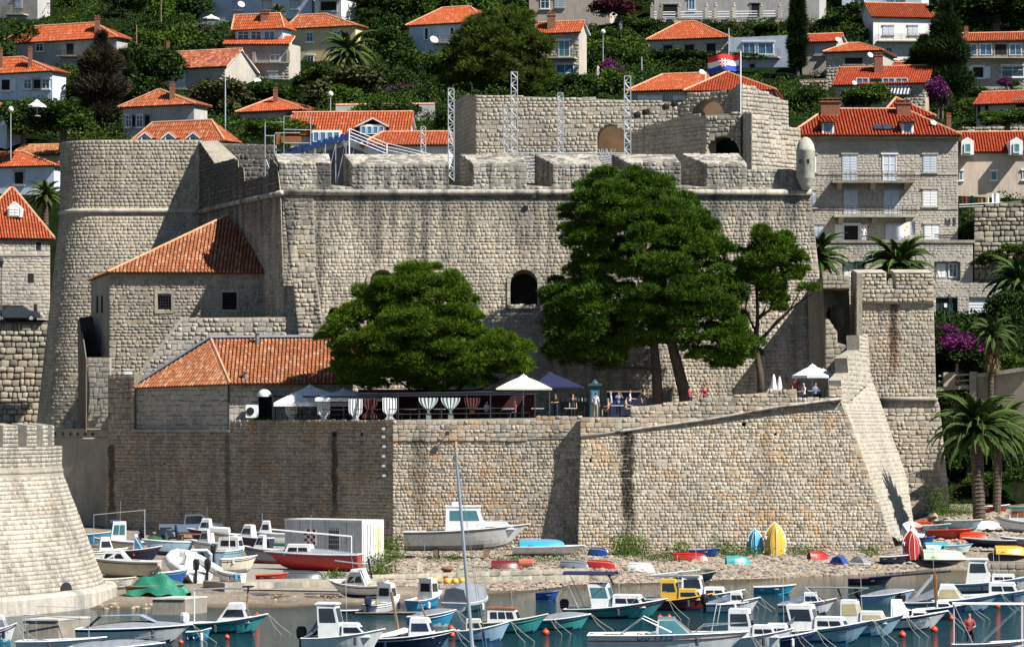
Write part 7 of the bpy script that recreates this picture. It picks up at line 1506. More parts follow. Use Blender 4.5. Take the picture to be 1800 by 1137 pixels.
# ------------------------------------------------------------------ container shed, quays, shore clutter
C_ = G(637, 992); al = R(33); tt = V((-math.cos(al), math.sin(al), 0)); bb = V((math.sin(al), math.cos(al), 0)); z0 = C_.z
ct = thing('container_shed', 'rusty white container shed with a chequered poster and barred window', 'shed', C_)
m_ = MB(); Ht = 2.75; m_.obox(C_, tt*6.0, bb*2.3, V((0, 0, Ht))); CW = mat('container_white', (.60, .61, .60), .6, .12, .8, dirt=.55); m_.build('body', CW, ct)
CP = PL((0, 1), (1, 1)); CP.o = C_+tt*6.0; CP.u = -tt; CP.v = V((0, 0, 1)); CP.n = V((-math.sin(al), -math.cos(al), 0))
for i in range(30): g = MB(); g.obox(CP.pt(.1+i*.2, .12), CP.u*.09, CP.v*(Ht-.3), CP.n*.025); g.build('rib', CW, ct)
for vv in (0, Ht-.14): g = MB(); g.obox(CP.pt(0, vv), CP.u*6, CP.v*.14, CP.n*.05); g.build('frame_rail', CW, ct)
po = MB(); po.obox(CP.pt(1.55, .95), CP.u*.92, CP.v*1.2, CP.n*.06); po = po.build('poster', PW, ct)
CHK = mat('poster_red', (.22, .02, .025), .7, .2)
for i in range(4):
    for j in range(6):
        if (i+j) % 2 == 0: q = MB(); q.obox(CP.pt(1.57+i*.22, .98+j*.193, .06), CP.u*.22, CP.v*.19, CP.n*.01); q.build('check', CHK, po)
wi = MB(); wi.obox(CP.pt(3.45, .85), CP.u*.85, CP.v*1.35, CP.n*.05); wi = wi.build('window', DARK, ct); g = MB()
for i in range(6): g.obox(CP.pt(3.47+i*.16, .85, .05), CP.u*.025, CP.v*1.35, CP.n*.03)
for j in range(5): g.obox(CP.pt(3.45, .9+j*.3, .055), CP.u*.85, CP.v*.03, CP.n*.03)
g.build('bars', GALV, wi)
EP = PL((0, 1), (1, 1)); EP.o = C_; EP.u = bb; EP.v = V((0, 0, 1)); EP.n = V((math.cos(al), -math.sin(al), 0))
for u0, w_ in ((.1, 1.0), (1.15, 1.05)): g = MB(); g.obox(EP.pt(u0, .15), EP.u*w_, EP.v*2.4, EP.n*.04); g.build('door', CW, ct)
g = MB(); g.obox(EP.pt(1.25, .6, .04), EP.u*.75, EP.v*1.7, EP.n*.01); g.build('faded_poster', mat('faded_poster', (.60, .52, .30), .8, .35, 2), ct)
for u0 in (.5, .75, 1.6): g = MB(); g.tube([EP.pt(u0, .2, .07), EP.pt(u0, 2.5, .07)], .02, 5); g.build('lock_bar', GALV, ct)
def block_wall(name, label, x0, x1, ytop, D, zb, m, bw=.9, bh=.4, th=1.0, dx=0.0):
    t = thing(name, label, 'wall', P((x0+x1)/2, ytop, D)); zt = ZY(ytop, D); st = Stones(); pl = PL((x0, D), (x1, D+dx)); a, b_ = P(x0, HZ, D), P(x1, HZ, D+dx)
    q = [V((a.x, a.y, zb)), V((b_.x, b_.y, zb)), V((b_.x, b_.y, zt)), V((a.x, a.y, zt))]; mb = MB(); mb.slab([q], pl.n, th); mb.build('core', MORT_L, t); st.panel(pl, [q], bw, bh, .05, .02, .2); st.emit(t, m, 'block'); return t
block_wall('quay_wall', 'low quay of pale stone blocks below the red hulled boat', 395, 582, 1024, 185.5, -.4, SM_TOP, .85, .42, 3.0, 3)
block_wall('quay_wall', 'low broken kerb of white blocks above the shallows', 650, 1035, 1011, 194, -.2, SM_TOP, .8, .38, .8, 9)
block_wall('quay_wall', 'rough stone quay wall at the right hand slip', 1636, 1830, 986, 221.3, -.6, SM_RUB, .5, .34, 1.2, -1)
def pier(label, x0, x1, yt, yb, side):
    D = FPX*(EYE-.05)/(yb-HZ); t = thing('mooring_block', label, 'mooring block', P((x0+x1)/2, yb, D)); zt = ZY(yt, D); a, b_ = P(x0, yb, D), P(x1, yb, D); m_ = MB(); al = R(8)
    u = V((b_.x-a.x, (b_.x-a.x)*-.12, 0)); n = V((side, 2.2, 0)); m_.obox(V((a.x, a.y, -1)), u, n, V((0, 0, zt+1))); m_.build('block', CON, t); m_ = MB(); m_.obox(V((a.x-.04, a.y-.06, zt)), u*1.02, n*1.03, V((0, 0, .07))); m_.build('cap', mat('pale_concrete', (.50, .48, .43), .9, .2, 2, dirt=.3), t); return t
pier('long concrete mooring block standing in the shallows by the slip', 268, 326, 1053, 1078, .9)
pt_ = pier('concrete mooring block under a white pipe frame', 41, 104, 1090, 1122, 1.1)
p = P(41, 1090, 151.5); f = thing('pipe_frame', 'white pipe awning frame above the left mooring block', 'frame', V((p.x, p.y, 0))); fm = MB()
for x, yb in ((44, 1110), (140, 1128)): fm.tube([P(x, yb, 150), P(x, 1081, 150)], .02, 5)
fm.tube([P(40, 1080, 150), P(150, 1087, 150)], .025, 5); fm.tube([P(44, 1083, 152.5), P(150, 1089, 152.5)], .02, 5); fm.build('tube', GALV, f, 'stuff')
# rocks and pebbles
ROCK = stone_mat('shore_rock', (.36, .31, .24), rust=.4, streak=.2, tone=.3)
def rock_mesh(seed):
    b_ = bmesh.new(); bmesh.ops.create_icosphere(b_, subdivisions=2, radius=1); r2 = random.Random(seed)
    ph = [r2.uniform(0, 6) for _ in range(6)]
    for v in b_.verts: v.co *= 1+.22*math.sin(v.co.x*3+ph[0])*math.sin(v.co.y*3+ph[1])+.15*math.sin(v.co.z*4+ph[2])
    me = bpy.data.meshes.new('rock'); b_.to_mesh(me); b_.free(); me.materials.append(ROCK); return me
RM = [rock_mesh(i) for i in range(4)]
def rock(x, y, wpx, hpx, label, group='rocks on the shore'):
    p = G(x, y); o = bpy.data.objects.new('rock', RM[random.randrange(4)]); COL.objects.link(o); o.location = p; s_ = wpx*p.y/FPX/2; o.scale = (s_, s_*.8, hpx*p.y/FPX*.6); o.rotation_euler = (0, 0, random.uniform(0, 6)); tag(o, label, 'rock', group); return o
for i in range(26): rock(175+random.uniform(0, 95), 1062+random.uniform(0, 32), random.uniform(6, 20), random.uniform(4, 10), 'ochre shore rock at the foot of the round tower')
rock(1186, 968, 34, 24, 'big grey boulder leaning on the foot of the right wall', None); rock(1178, 975, 26, 14, 'small boulder at the right wall among weeds', None)
rock(1640, 915, 24, 26, 'weathered boulder at the foot of the bright flank', None); rock(1762, 905, 22, 12, 'pale boulder below the large date palm', None); rock(1382, 1002, 16, 10, 'driftwood stump on the pebbles', None)
for i in range(18): rock(random.uniform(420, 640), random.uniform(1046, 1058), random.uniform(4, 11), random.uniform(3, 5), 'dark stone on the wet sand before the quay', 'stones on the wet sand')
PEB = stone_mat('pebble', (.33, .285, .24), rust=.25, streak=0, tone=.55)
n = 15000; px_ = rng.uniform(640, 1800, n); d_ = np.zeros(n); X = np.zeros((n, 3))
for i in range(n):
    y0 = np.interp(px_[i], [640, 900, 1020, 1300, 1577, 1650], [190, 193, 201, 207.5, 218.5, 222]); y1 = np.interp(px_[i], [640, 900, 1020, 1577, 1650, 1800], [231, 231, 229, 228.5, 240, 250]); d = y0+(y1-y0)*rng.random()**1.2; x = HX(px_[i], d); X[i] = (x, d, ground(x, d)+.02)
oct_ = np.array([(1, 0, 0), (0, 1, 0), (-1, 0, 0), (0, -1, 0), (0, 0, .7), (.75, .75, .25), (-.75, .75, .25), (-.75, -.75, .25), (.75, -.75, .25)]); of = np.array([(0, 5, 4), (5, 1, 4), (1, 6, 4), (6, 2, 4), (2, 7, 4), (7, 3, 4), (3, 8, 4), (8, 0, 4)])
s_ = rng.uniform(.05, .15, (n, 1, 1))*np.where(rng.random((n, 1, 1)) > .94, 1.9, 1); an = rng.uniform(0, 6.28, n); ca, sa = np.cos(an), np.sin(an); o3 = np.stack([oct_[None, :, 0]*ca[:, None]*1.2-oct_[None, :, 1]*sa[:, None], oct_[None, :, 0]*sa[:, None]*1.2+oct_[None, :, 1]*ca[:, None], np.broadcast_to(oct_[None, :, 2], (n, 9))], 2)
v = (X[:, None]+o3*s_).reshape(-1, 3); f = (of[None]+(np.arange(n)*9)[:, None, None]).reshape(-1, 3); mk('pebbles', v, f, PEB, kind='stuff')
for i in range(22):
    x = random.choice((random.uniform(640, 1000), random.uniform(420, 640), random.uniform(1000, 1560))); p = G(x, random.uniform(992, 1022) if x > 640 else random.uniform(1030, 1052)); m_ = MB(); l_ = random.uniform(.6, 2.0); m_.box((0, 0, .05), (l_, random.uniform(.06, .2), .05)); o = m_.build('plank', random.choice((OLDW, WOOD, PDG, PSKY))); o.location = p; o.rotation_euler = (0, random.uniform(-.06, .06), random.uniform(-.6, .6)); tag(o, 'weathered plank littering the shore among the boats', 'plank', 'planks littering the shore')
# weeds at the wall foot
def weeds(cx, cy, wpx, hpx, n, m=GREENS[2]):
    q = [];
    for i in range(n):
        p = G(cx+random.gauss(0, wpx/3.2), cy+random.gauss(0, 3)); q.append((p.x, p.y, p.z+random.random()**1.6*hpx*p.y/FPX))
    return np.array(q)
Q = np.concatenate([weeds(1105, 975, 56, 34, 2600), weeds(1160, 985, 70, 14, 900), weeds(1195, 975, 30, 22, 600), weeds(1275, 976, 40, 24, 900), weeds(1320, 976, 60, 16, 700), weeds(1410, 975, 60, 14, 700), weeds(1530, 975, 40, 14, 500), weeds(690, 985, 44, 40, 1300), weeds(668, 1012, 46, 36, 1500), weeds(590, 1016, 30, 12, 400), weeds(905, 988, 60, 10, 400), weeds(960, 985, 90, 8, 600), weeds(1005, 972, 40, 8, 300), weeds(1640, 905, 60, 50, 1800), weeds(1780, 870, 70, 40, 2000), weeds(1690, 905, 60, 20, 800), weeds(790, 985, 80, 10, 500), weeds(750, 965, 20, 36, 300)])
v, f = leaves(Q, np.tile([0, -.3, .8], (len(Q), 1)), .15, .07); mk('weeds', v, f, GREENS[2], kind='stuff')
def lump(name, label, cat, x, y, parts, rz=0.0, group=None):
    p = G(x, y); t = thing(name, label, cat, p, group, (0, 0, rz), True)
    for nm, m, fn in parts: mb = MB(); fn(mb); mb.build(nm, m, t)
    return t
lump('bollard', 'brown mushroom bollard beside yellow floats', 'bollard', 786, 1018, [('post', mat('bollard_brown', (.22, .10, .06), .8, .2), lambda b: b.lathe((0, 0, 0), [(.3, 0), (.25, .1), (.24, .5), (.36, .56), (.38, .64), (.3, .72), (0, .75)], 12))])
for i, (x, y) in enumerate(((766, 1024), (786, 1027), (800, 1027), (812, 1026))): p = G(x, y); m_ = MB(); m_.lathe((0, 0, 0), [(0, 0), (.2, .05), (.24, .2), (.15, .36), (0, .4)], 9); o = m_.build('float', PY, smooth=True); o.location = p; tag(o, 'yellow net float heaped beside the brown bollard', 'float', 'yellow net floats')
lump('fishing_net', 'grey green fishing net heap behind the yellow floats', 'net', 806, 1022, [('heap', mat('net', (.22, .23, .17), .95, .35, 6, bump=.8), lambda b: b.lathe((0, 0, 0), [(.6, 0), (.55, .3), (.35, .55), (.1, .68), (0, .7)], 12))])
lump('skiff', 'long narrow green and red skiff on the kerb by the bollard', 'boat', 745, 1020, [('hull', GREENT, lambda b: b.loft([[(-1.5, 0, .25), (-1.5, .02, .2)], [(-.8, .35, .3), (-.8, -.35, .3)], [(.8, .35, .3), (.8, -.35, .3)], [(1.5, 0, .3), (1.5, .02, .25)]], False, False)), ('side', PR, lambda b: (b.obox((-1.4, -.36, 0), (2.8, 0, 0), (0, .05, 0), (0, 0, .28))))])
lump('jerrycan', 'pale plastic jerrycan under the large white boat', 'jerrycan', 738, 1003, [('can', PC, lambda b: (b.box((0, 0, .24), (.32, .22, .48)), b.tube([(0, 0, .48), (.1, 0, .56)], .04, 6)))])
lump('float', 'salmon coloured cylindrical float left of the grey dinghy', 'float', 924, 997, [('body', paint('salmon', (.42, .13, .09)), lambda b: b.tube([(-.5, 0, .26), (-.42, 0, .28), (.42, 0, .28), (.5, 0, .26)], [.1, .27, .27, .1], 12))])
for (x, y, l) in ((590, 1062, 'brown crab pot wreck on the wet sand'), (495, 1062, 'tangle of rusty iron on the wet sand')): lump('scrap', l, 'scrap', x, y-10, [('bits', OLDW, lambda b: [b.tube([(random.uniform(-.6, .6), random.uniform(-.2, .2), .05), (random.uniform(-.6, .6), random.uniform(-.2, .2), .18)], .035, 4) for _ in range(7)])])
lump('bench', 'orange red wooden table between the boats on the slip', 'table', 345, 958, [('top', mat('orange_board', (.40, .10, .03), .7), lambda b: b.box((0, 0, .75), (2.2, .7, .06))), ('leg', OLDW, lambda b: b.box((-.9, 0, .36), (.08, .6, .72))), ('leg', OLDW, lambda b: b.box((.9, 0, .36), (.08, .6, .72)))])
# ------------------------------------------------------------------ vehicles
def car(label, p, rz, m, kind='car', s=1.0):
    t = thing('parked_car', label, 'car', p, 'parked cars', (0, 0, rz), True); L_ = 4.2*s; W2 = .84*s
    prof = [(-2.1, .35), (-2.1, .75), (-1.95, .9), (-1.1, .95), (-.6, 1.42), (.5, 1.45), (1.15, .98), (1.9, .85), (2.1, .65), (2.1, .35)] if kind == 'car' else [(-2.3, .45), (-2.3, 1.0), (-.6, 1.02), (-.5, 1.65), (.7, 1.68), (1.25, 1.08), (2.1, .98), (2.25, .7), (2.25, .45)]
    mb = MB(); k = len(prof); mb.loft([[(x*s, y*W2*(1 if z < 1 else .86), z*s) for x, z in prof] for y in (-1, -.98, .98, 1)], True); mb.build('body', m, t)
    gl = MB()
    for y in (-1, 1):
        q = [(-.95, 1.0), (-.55, 1.36), (.46, 1.38), (.95, 1.02)] if kind == 'car' else [(-.42, 1.1), (-.4, 1.58), (.62, 1.6), (1.0, 1.12)]; gl.add([(x*s, y*W2*.90+y*.02+(.08*-y if z < 1.05 else -.0)*0, z*s) for x, z in q], [(0, 1, 2, 3)])
    gl.build('side_window', WIN, t, 'stuff')
    for x in (-1.3, 1.3):
        for y in (-1, 1): wb = MB(); wb.tube([(x*s, y*(W2-.18), .32*s), (x*s, y*(W2+.02), .32*s)], .32*s, 12); wo = wb.build('wheel', BLK, t); rb_ = MB(); rb_.tube([(x*s, y*(W2+.02), .32*s), (x*s, y*(W2+.03), .32*s)], .18*s, 10); rb_.build('rim', GALV, wo)
    for y in (-.6, .6): hb_ = MB(); hb_.box((2.1*s, y*s, .68*s), (.06, .3, .14)); hb_.build('headlight', FRAME, t)
CG = lambda n, c: mat(n, c, .25, .05, 2, spec=.6)
car('dark grey car parked on the street above the rubble wall', P(30, 566, 294.5), R(2), CG('car_black', (.03, .035, .045)))
car('blue grey pickup truck behind the boats at the shaded wall', G(338, 946), R(6), CG('car_bluegrey', (.10, .14, .19)), 'pickup')
car('silver blue car glimpsed above the bougainvillea by the dark gate', P(1680, 592, 286), R(5), CG('car_silver', (.20, .30, .36)))
car('small dark car behind the feathery palm', P(1712, 594, 285), R(10), CG('car_dark', (.05, .06, .07)))
def scooter(label, x, y, rz, m):
    p = G(x, y); t = thing('motor_scooter', label, 'scooter', p, 'scooters by the wall', (0, 0, rz), True)
    for xx in (-.62, .62): w_ = MB(); w_.tube([(xx, -.05, .26), (xx, .05, .26)], .26, 12); w_.build('wheel', BLK, t)
    b_ = MB(); b_.loft([[(-.85, -.08, .55), (-.85, .08, .55), (-.85, .08, .75), (-.85, -.08, .75)], [(-.5, -.2, .35), (-.5, .2, .35), (-.5, .2, .82), (-.5, -.2, .82)], [(0, -.2, .28), (0, .2, .28), (0, .18, .7), (0, -.18, .7)], [(.2, -.18, .25), (.2, .18, .25), (.2, .18, .36), (.2, -.18, .36)]], True); b_.loft([[(.4, -.2, .3), (.4, .2, .3), (.48, .2, .3), (.48, -.2, .3)], [(.32, -.16, 1.0), (.32, .16, 1.0), (.4, .16, 1.0), (.4, -.16, 1.0)]], True); b_.build('body', m, t)
    b_ = MB(); b_.box((-.35, 0, .86), (.75, .3, .12)); b_.build('seat', BLK, t); b_ = MB(); b_.tube([(.35, -.32, 1.08), (.35, .32, 1.08)], .025, 5); b_.tube([(.62, 0, .3), (.36, 0, 1.08)], .035, 5); b_.build('handlebar', BLK, t)
scooter('dark blue scooter beside the pickup truck', 300, 950, R(25), PNAVY); scooter('green scooter in front of the dark blue one', 282, 962, R(20), mat('scooter_green', (.03, .12, .05), .4)); scooter('black scooter nearest the shaded wall', 265, 948, R(15), BLK)
# ------------------------------------------------------------------ umbrellas, restaurant
def umbrella(label, ax, ay, D, x0, x1, ye, m, depth=None, pole_m=FRAME, n=8, base=None, name='parasol', group=None, val=.18):
    c = P(ax, ay, D); ze = ZY(ye, D); r = (x1-x0)/2*D/FPX; cx = HX((x0+x1)/2, D); dz = c.z-ze; zb = base if base is not None else FZ((x0+x1)/2); dp = depth or r
    t = thing(name, label, 'parasol', (c.x, D, zb), group); mb = MB(); ring = []; rot = math.pi/n
    for j in range(n): a = rot+2*math.pi*j/n; k = 1/math.cos(rot) if n == 4 else 1; ring.append(V((cx+r*math.cos(a)*k, D+dp*math.sin(a)*k, ze)))
    mid = [V((c.x*.5+p.x*.5, D*.5+p.y*.5, ze+dz*.56)) for p in ring]; lo = [p-V((0, 0, val)) for p in ring]
    vs = [V((c.x, D, c.z))]+mid+ring+lo; fs = [(0, 1+j, 1+(j+1) % n) for j in range(n)]+[(1+j, n+1+j, n+1+(j+1) % n, 1+(j+1) % n) for j in range(n)]+[(n+1+j, 2*n+1+j, 2*n+1+(j+1) % n, n+1+(j+1) % n) for j in range(n)]
    mb.add(vs, fs); mb.build('canopy', m, t)
    mb = MB(); mb.lathe((c.x, D, c.z-.12), [(.32, 0), (.2, .12), (.03, .2), (0, .3)], 8); mb.build('vent_cap', m, t)
    mb = MB(); mb.tube([(c.x, D, zb), (c.x, D, c.z)], .035, 6); mb.build('pole', pole_m, t); mb = MB(); mb.lathe((c.x, D, zb), [(.35, 0), (.33, .08), (.06, .12), (.06, .3)], 10); mb.build('foot', CON, t)
    for j in range(n): g = MB(); g.tube([(c.x, D, c.z-.5), ring[j]-V((0, 0, .05))], .014, 4); g.build('rib', pole_m, t)
    return t
umbrella('large white canopy parasol nearest the restaurant house', 545, 678, 239.6, 484, 628, 708, CANV, 1.7, n=4, val=.25)
umbrella('bluish white canopy parasol under the broad pine', 604, 684, 238.4, 556, 690, 700, CANV, 1.7, n=4, val=.22)
umbrella('cream square parasol on a white pole at the terrace edge', 920, 660, 236, 872, 970, 683, mat('cream_canvas', (.62, .60, .52), .85), 1.9, n=4, val=.1)
umbrella('navy parasol behind the cream square one', 966, 655, 239, 936, 1024, 680, NAVYC, 1.8, n=4, val=.12)
umbrella('round white parasol over the guests in the parapet gap', 1428, 642, 235.5, 1390, 1472, 660, CANV, n=8, base=11.0)
umbrella('second white parasol half hidden behind the round one', 1447, 650, 238, 1420, 1476, 662, CANV, n=8, base=11.0)
umbrella('tiny white garden parasol in the thicket on the far left', 65, 177, 318, 49, 82, 186, CANV, n=8, base=ZY(205, 318))
umbrella('small beige garden parasol by the light blue house', 371, 27, 425, 355, 387, 33, mat('cream_canvas', (.62, .60, .52)), n=8, base=ZY(52, 425))
t = thing('closed_parasol', 'closed white parasol standing behind the parapet', 'parasol', P(1360, 690, 236)); c = P(1360, 700, 236); m_ = MB(); m_.lathe((c.x, c.y, 10.2), [(.03, 0), (.03, .8), (.3, .85), (.26, 1.5), (.12, 2.5), (.03, 2.75)], 10); m_.build('folded_canopy', CANV, t); m_ = MB(); m_.lathe((c.x+.42, c.y+.2, 10.2), [(.03, 0), (.03, .8), (.28, .85), (.24, 1.5), (.1, 2.4), (.03, 2.6)], 10); m_.build('folded_canopy', CANV, t)
# pavilion posts and rails; roof and backdrop added to keep the bays dark
pv = thing('pavilion', 'dark canopied dining pavilion along the terrace edge under the broad pine', 'pavilion', P(740, 735, 234))
def LW(px, back=0.5): # depth along the terrace edge
    return float(np.interp(px, [404, 690, 1023, 1480], [242.4, 232.6, 231.9, 231.2]))+back
m_ = MB(); ro = [P(630, 692, LW(630)), P(905, 689, LW(905)), P(905, 684, LW(905)+7), P(630, 684, LW(690)+7)]; m_.slab([ro], V((0, 0, 1)), .12); m_.build('shade_roof', mat('shade_canopy', (.008, .010, .018), .9, .2), pv)  # roof added to shade the bays, coloured near black like the shade
m_ = MB(); m_.tube([P(482, 697, LW(482)), P(640, 697, LW(640)), P(690, 696, LW(690)), P(940, 693, LW(940))], .06, 6); m_.build('beam', mat('navy_beam', (.01, .012, .02), .8), pv)
for x in (484, 524, 560, 616, 676, 700, 737, 776, 820, 862, 905, 940): m_ = MB(); a = P(x, 738, LW(x)); m_.tube([V((a.x, a.y, 9.7)), P(x, 694, LW(x))], .045, 6); m_.build('post', IRON, pv)
for y in (720, 729): m_ = MB(); m_.tube([P(508, y, LW(508, .3)), P(690, y-1, LW(690, .3)), P(900, y-3, LW(900, .3))], .025, 5); m_.build('rail', IRON, pv)
m_ = MB(); 
for x0, x1 in ((484, 690), (690, 940)): a, b_ = P(x0, 745, LW(x0, 6.5)), P(x1, 745, LW(x1, 6.5)); m_.add([V((a.x, a.y, 9.7)), V((b_.x, b_.y, 9.7)), V((b_.x, b_.y, 11.6)), V((a.x, a.y, 11.6))], [(0, 1, 2, 3)])
m_.build('dark_backdrop', mat('wine_backdrop', (.05, .015, .018), .9, .3), pv)  # dark sheet added as the shade at the back of the bays
def curtain(label, x, w_, yt, yb, m, tie=.62, half=False):
    D = LW(x, .35); a = P(x-w_/2, yt, D); W_m = w_*D/FPX; Hh = (yb-yt)*D/FPX; mb = MB()
    def f(u, v):
        k = (1-.62*math.exp(-((v-tie)/.16)**2)) if not half else max(.12, math.cos(min(v, 1)*1.45)); s_ = -1 if not half else 0
        x_ = W_m*(.5+(u-.5)*k) if half or True else 0
        return (a.x+x_, a.y+.03*math.sin(u*31)*(.4+k), a.z-Hh*v)
    mb.grid(f, np.linspace(0, 1, 34), np.linspace(0, 1, 12)); o = mb.build('curtain', m); tag(o, label, 'curtain', 'curtains of the dining pavilion'); return o
RC = mat('red_striped_curtain', (.09, .025, .025), .85, .3, 4); TC = mat('pale_teal_curtain', (.38, .44, .43), .85, .1)
for x, w_, yt, yb, m, tie, hf, l in ((512, 22, 703, 738, CANV, .9, False, 'white tied curtain under the end of the large white canopy'), (569, 23, 703, 738, CANV, .9, False, 'second white tied curtain under the large white canopy'), (625, 24, 701, 738, CANV, .9, False, 'third white tied curtain where the two canopies meet'), (685, 25, 699, 737, CANV, .85, False, 'white tied curtain over the wall corner'), (753, 34, 699, 722, TC, .6, True, 'pale swagged half curtain left of its twin'), (792, 34, 699, 722, TC, .6, True, 'pale swagged half curtain right of its twin'), (830, 28, 699, 727, RC, .5, True, 'red striped swagged curtain right of the pale pair'), (650, 26, 701, 735, RC, .6, False, 'red striped curtain in the dark bay by the corner')): curtain(l, x, w_, yt, yb, m, tie, hf)
for x, l in ((753, 'pale tail of knotted cloth below the left swag'), (792, 'pale tail of knotted cloth below the right swag')): curtain(l, x, 9, 720, 738, TC, .2)
def table(x, back, label):
    D = LW(x, back); p = V((HX(x, D), D, FZ(x))); t = thing('dining_table', label, 'table', p, 'dining tables on the terrace', None, True); m_ = MB(); m_.box((0, 0, .73), (.85, .85, .04)); m_.build('table_top', CANV if x % 2 else OLDW, t); m_ = MB(); m_.tube([(0, 0, 0), (0, 0, .72)], .04, 6); m_.box((0, 0, .02), (.5, .5, .04)); m_.build('pedestal', IRON, t); return p
def chair_proto():
    t = thing('terrace_chair', 'dark wicker chair at a dining table on the terrace', 'chair', (0, 0, 9.05), 'chairs at the terrace tables', None, True); m_ = MB(); m_.box((0, 0, .44), (.44, .44, .06)); m_.build('seat', BLK, t); m_ = MB(); m_.box((0, .2, .68), (.44, .05, .46)); m_.build('backrest', BLK, t)
    for a in (-.19, .19):
        for b_ in (-.19, .19): m_ = MB(); m_.box((a, b_, .21), (.04, .04, .42)); m_.build('leg', BLK, t)
    return t
CH = chair_proto(); first = True
for x, b_, l in ((530, 2, 'dining table under the large white canopy'), (595, 2, 'dining table in the dark bay between white curtains'), (655, 2.2, 'dining table behind the red striped curtain'), (721, 2, 'dining table behind the wall corner'), (773, 2, 'dining table behind the pale swags'), (841, 2, 'dining table beside the red swag'), (893, 2, 'dining table by the cream parasol pole'), (945, 2.4, 'dining table under the navy parasol'), (1003, 2.2, 'bare wooden table near the bar booth'), (1085, 1.6, 'dining table where guests sit by the low parapet'), (1431, 3.0, 'table under the round white parasol')):
    p = table(x, b_, l)
    if x > 1400: continue
    for dx, dy, rz in ((-.75, 0, math.pi/2), (.75, 0, -math.pi/2)):
        if first: CH.location = p+V((dx, dy, 0)); CH.rotation_euler = (0, 0, rz); first = False
        else: dup(CH, p+V((dx, dy, 0)), (0, 0, rz))
def box_thing(name, label, cat, x0, x1, y0, y1, D, dep, m, pn='body', extra=None):
    a = P(x0, y1, D); b_ = P(x1, y0, D); t = thing(name, label, cat, a); m_ = MB(); m_.box(((a.x+b_.x)/2, D+dep/2, (a.z+b_.z)/2), (b_.x-a.x, dep, b_.z-a.z)); m_.build(pn, m, t)
    if extra: extra(t, a, b_)
    return t
def kiosk(t, a, b_):
    m_ = MB(); m_.box(((a.x+b_.x)/2, 238, b_.z+.08), (b_.x-a.x+.3, 1.3, .16)); m_.lathe(((a.x+b_.x)/2, 238, b_.z+.16), [(.3, 0), (.2, .15), (.04, .3)], 8); m_.build('roof', mat('kiosk_teal', (.03, .07, .08), .6), t); m_ = MB(); m_.box(((a.x+b_.x)/2, 237.48, b_.z-.8), ((b_.x-a.x)*.7, .04, .9)); m_.build('window', BLUEG, t)
box_thing('kiosk', 'narrow dark teal kiosk booth on the open terrace', 'kiosk', 1037, 1054, 678, 735, 237.5, 1, mat('kiosk_teal', (.03, .07, .08), .6), 'booth', kiosk)
box_thing('bar_counter', 'dark navy bar counter box behind the standing guests', 'bar', 1068, 1126, 689, 735, 239, 1.6, NAVYC, 'counter', lambda t, a, b_: (lambda m_: (m_.box(((a.x+b_.x)/2, 239.6, b_.z+.04), (b_.x-a.x+.15, 1.8, .08)), m_.build('top', OLDW, t)))(MB()))
box_thing('serving_counter', 'low counter with bottles under the navy parasol', 'counter', 985, 1034, 706, 735, 239, .8, BLK, 'counter', lambda t, a, b_: [(lambda m_: (m_.lathe((a.x+.2+i*.22, 239.3, b_.z), [(.04, 0), (.04, .2), (.015, .25), (.015, .32)], 6), m_.build('bottle', BLUEG if i % 2 else PC, t)))(MB()) for i in range(8)])
def acu(t, a, b_):
    m_ = MB(); c = ((a.x+b_.x)/2-.12, 241.93, (a.z+b_.z)/2); m_.tube([(c[0], 241.98, c[2]), (c[0], 241.95, c[2])], .28, 14); m_.build('fan_grille', BLK, t)
box_thing('air_conditioner', 'white air conditioner unit on the restaurant house wall', 'air conditioner', 432, 454, 711, 734, 242, .45, FRAME, 'case', acu)
t = thing('door_awning', 'rounded white canvas hood over the restaurant door', 'awning', P(465, 697, 241.5)); m_ = MB(); c = P(465, 697, 242.6); m_.grid(lambda u, v: (c.x+.56*math.cos(math.pi*u)*math.cos(v*1.5), c.y-.9*math.sin(math.pi*u)*math.cos(v*1.5)-.02, c.z+.6*math.sin(v*1.57)), np.linspace(0, 1, 13), np.linspace(0, 1, 8)); m_.build('hood', mat('hood_canvas', (.60, .63, .60), .85), t)
t = thing('planter', 'low green planter below the air conditioner', 'planter', P(462, 734, 240.5)); p = P(462, 738, 240.5); m_ = MB(); m_.box((p.x, p.y, 9.3), (1.2, .35, .4)); m_.build('trough', mat('terracotta', (.3, .12, .07), .9), t); q = np.array([(p.x+random.uniform(-.6, .6), p.y+random.uniform(-.15, .15), 9.5+random.random()*.4) for _ in range(500)]); v, f = leaves(q, np.tile([0, -.2, .8], (500, 1)), .16, .08); mk('foliage', v, f, GREENS[0], t)
for i, (x, y) in enumerate(((671, 755), (671, 769), (672, 786), (671, 803), (671, 820), (672, 837))):
    p = L_.hit(x, y); t = thing('floodlight', 'small floodlight of the vertical row on the shaded wall corner', 'lamp', p, 'floodlights in a vertical row'); m_ = MB(); m_.tube([p, p+V((.1, -.55, 0))], .03, 5); m_.build('arm', GALV, t); m_ = MB(); c = p+V((.15, -.6, .05)); k_ = .62; m_.hexa([c+V(a)*k_ for a in ((-.16, .1, -.18), (.16, .1, -.18), (.12, .12, .1), (-.12, .12, .1), (-.2, -.14, -.1), (.2, -.14, -.1), (.16, -.1, .16), (-.16, -.1, .16))]); m_.build('lamp_head', GALV, t)
for x, y, pl, l in ((940, 346, W_, 'slanted floodlight under the fortress cordon'), (788, 761, M_, 'floodlight on the upper part of the sunlit wall')):
    p = pl.hit(x, y); t = thing('floodlight', l, 'lamp', p); m_ = MB(); m_.tube([p, p+V((0, -.55, .05))], .03, 5); m_.build('arm', IRON, t); m_ = MB(); m_.box(p+V((-.05, -.62, 0)), (.3, .2, .28)); m_.build('lamp_head', IRON, t)
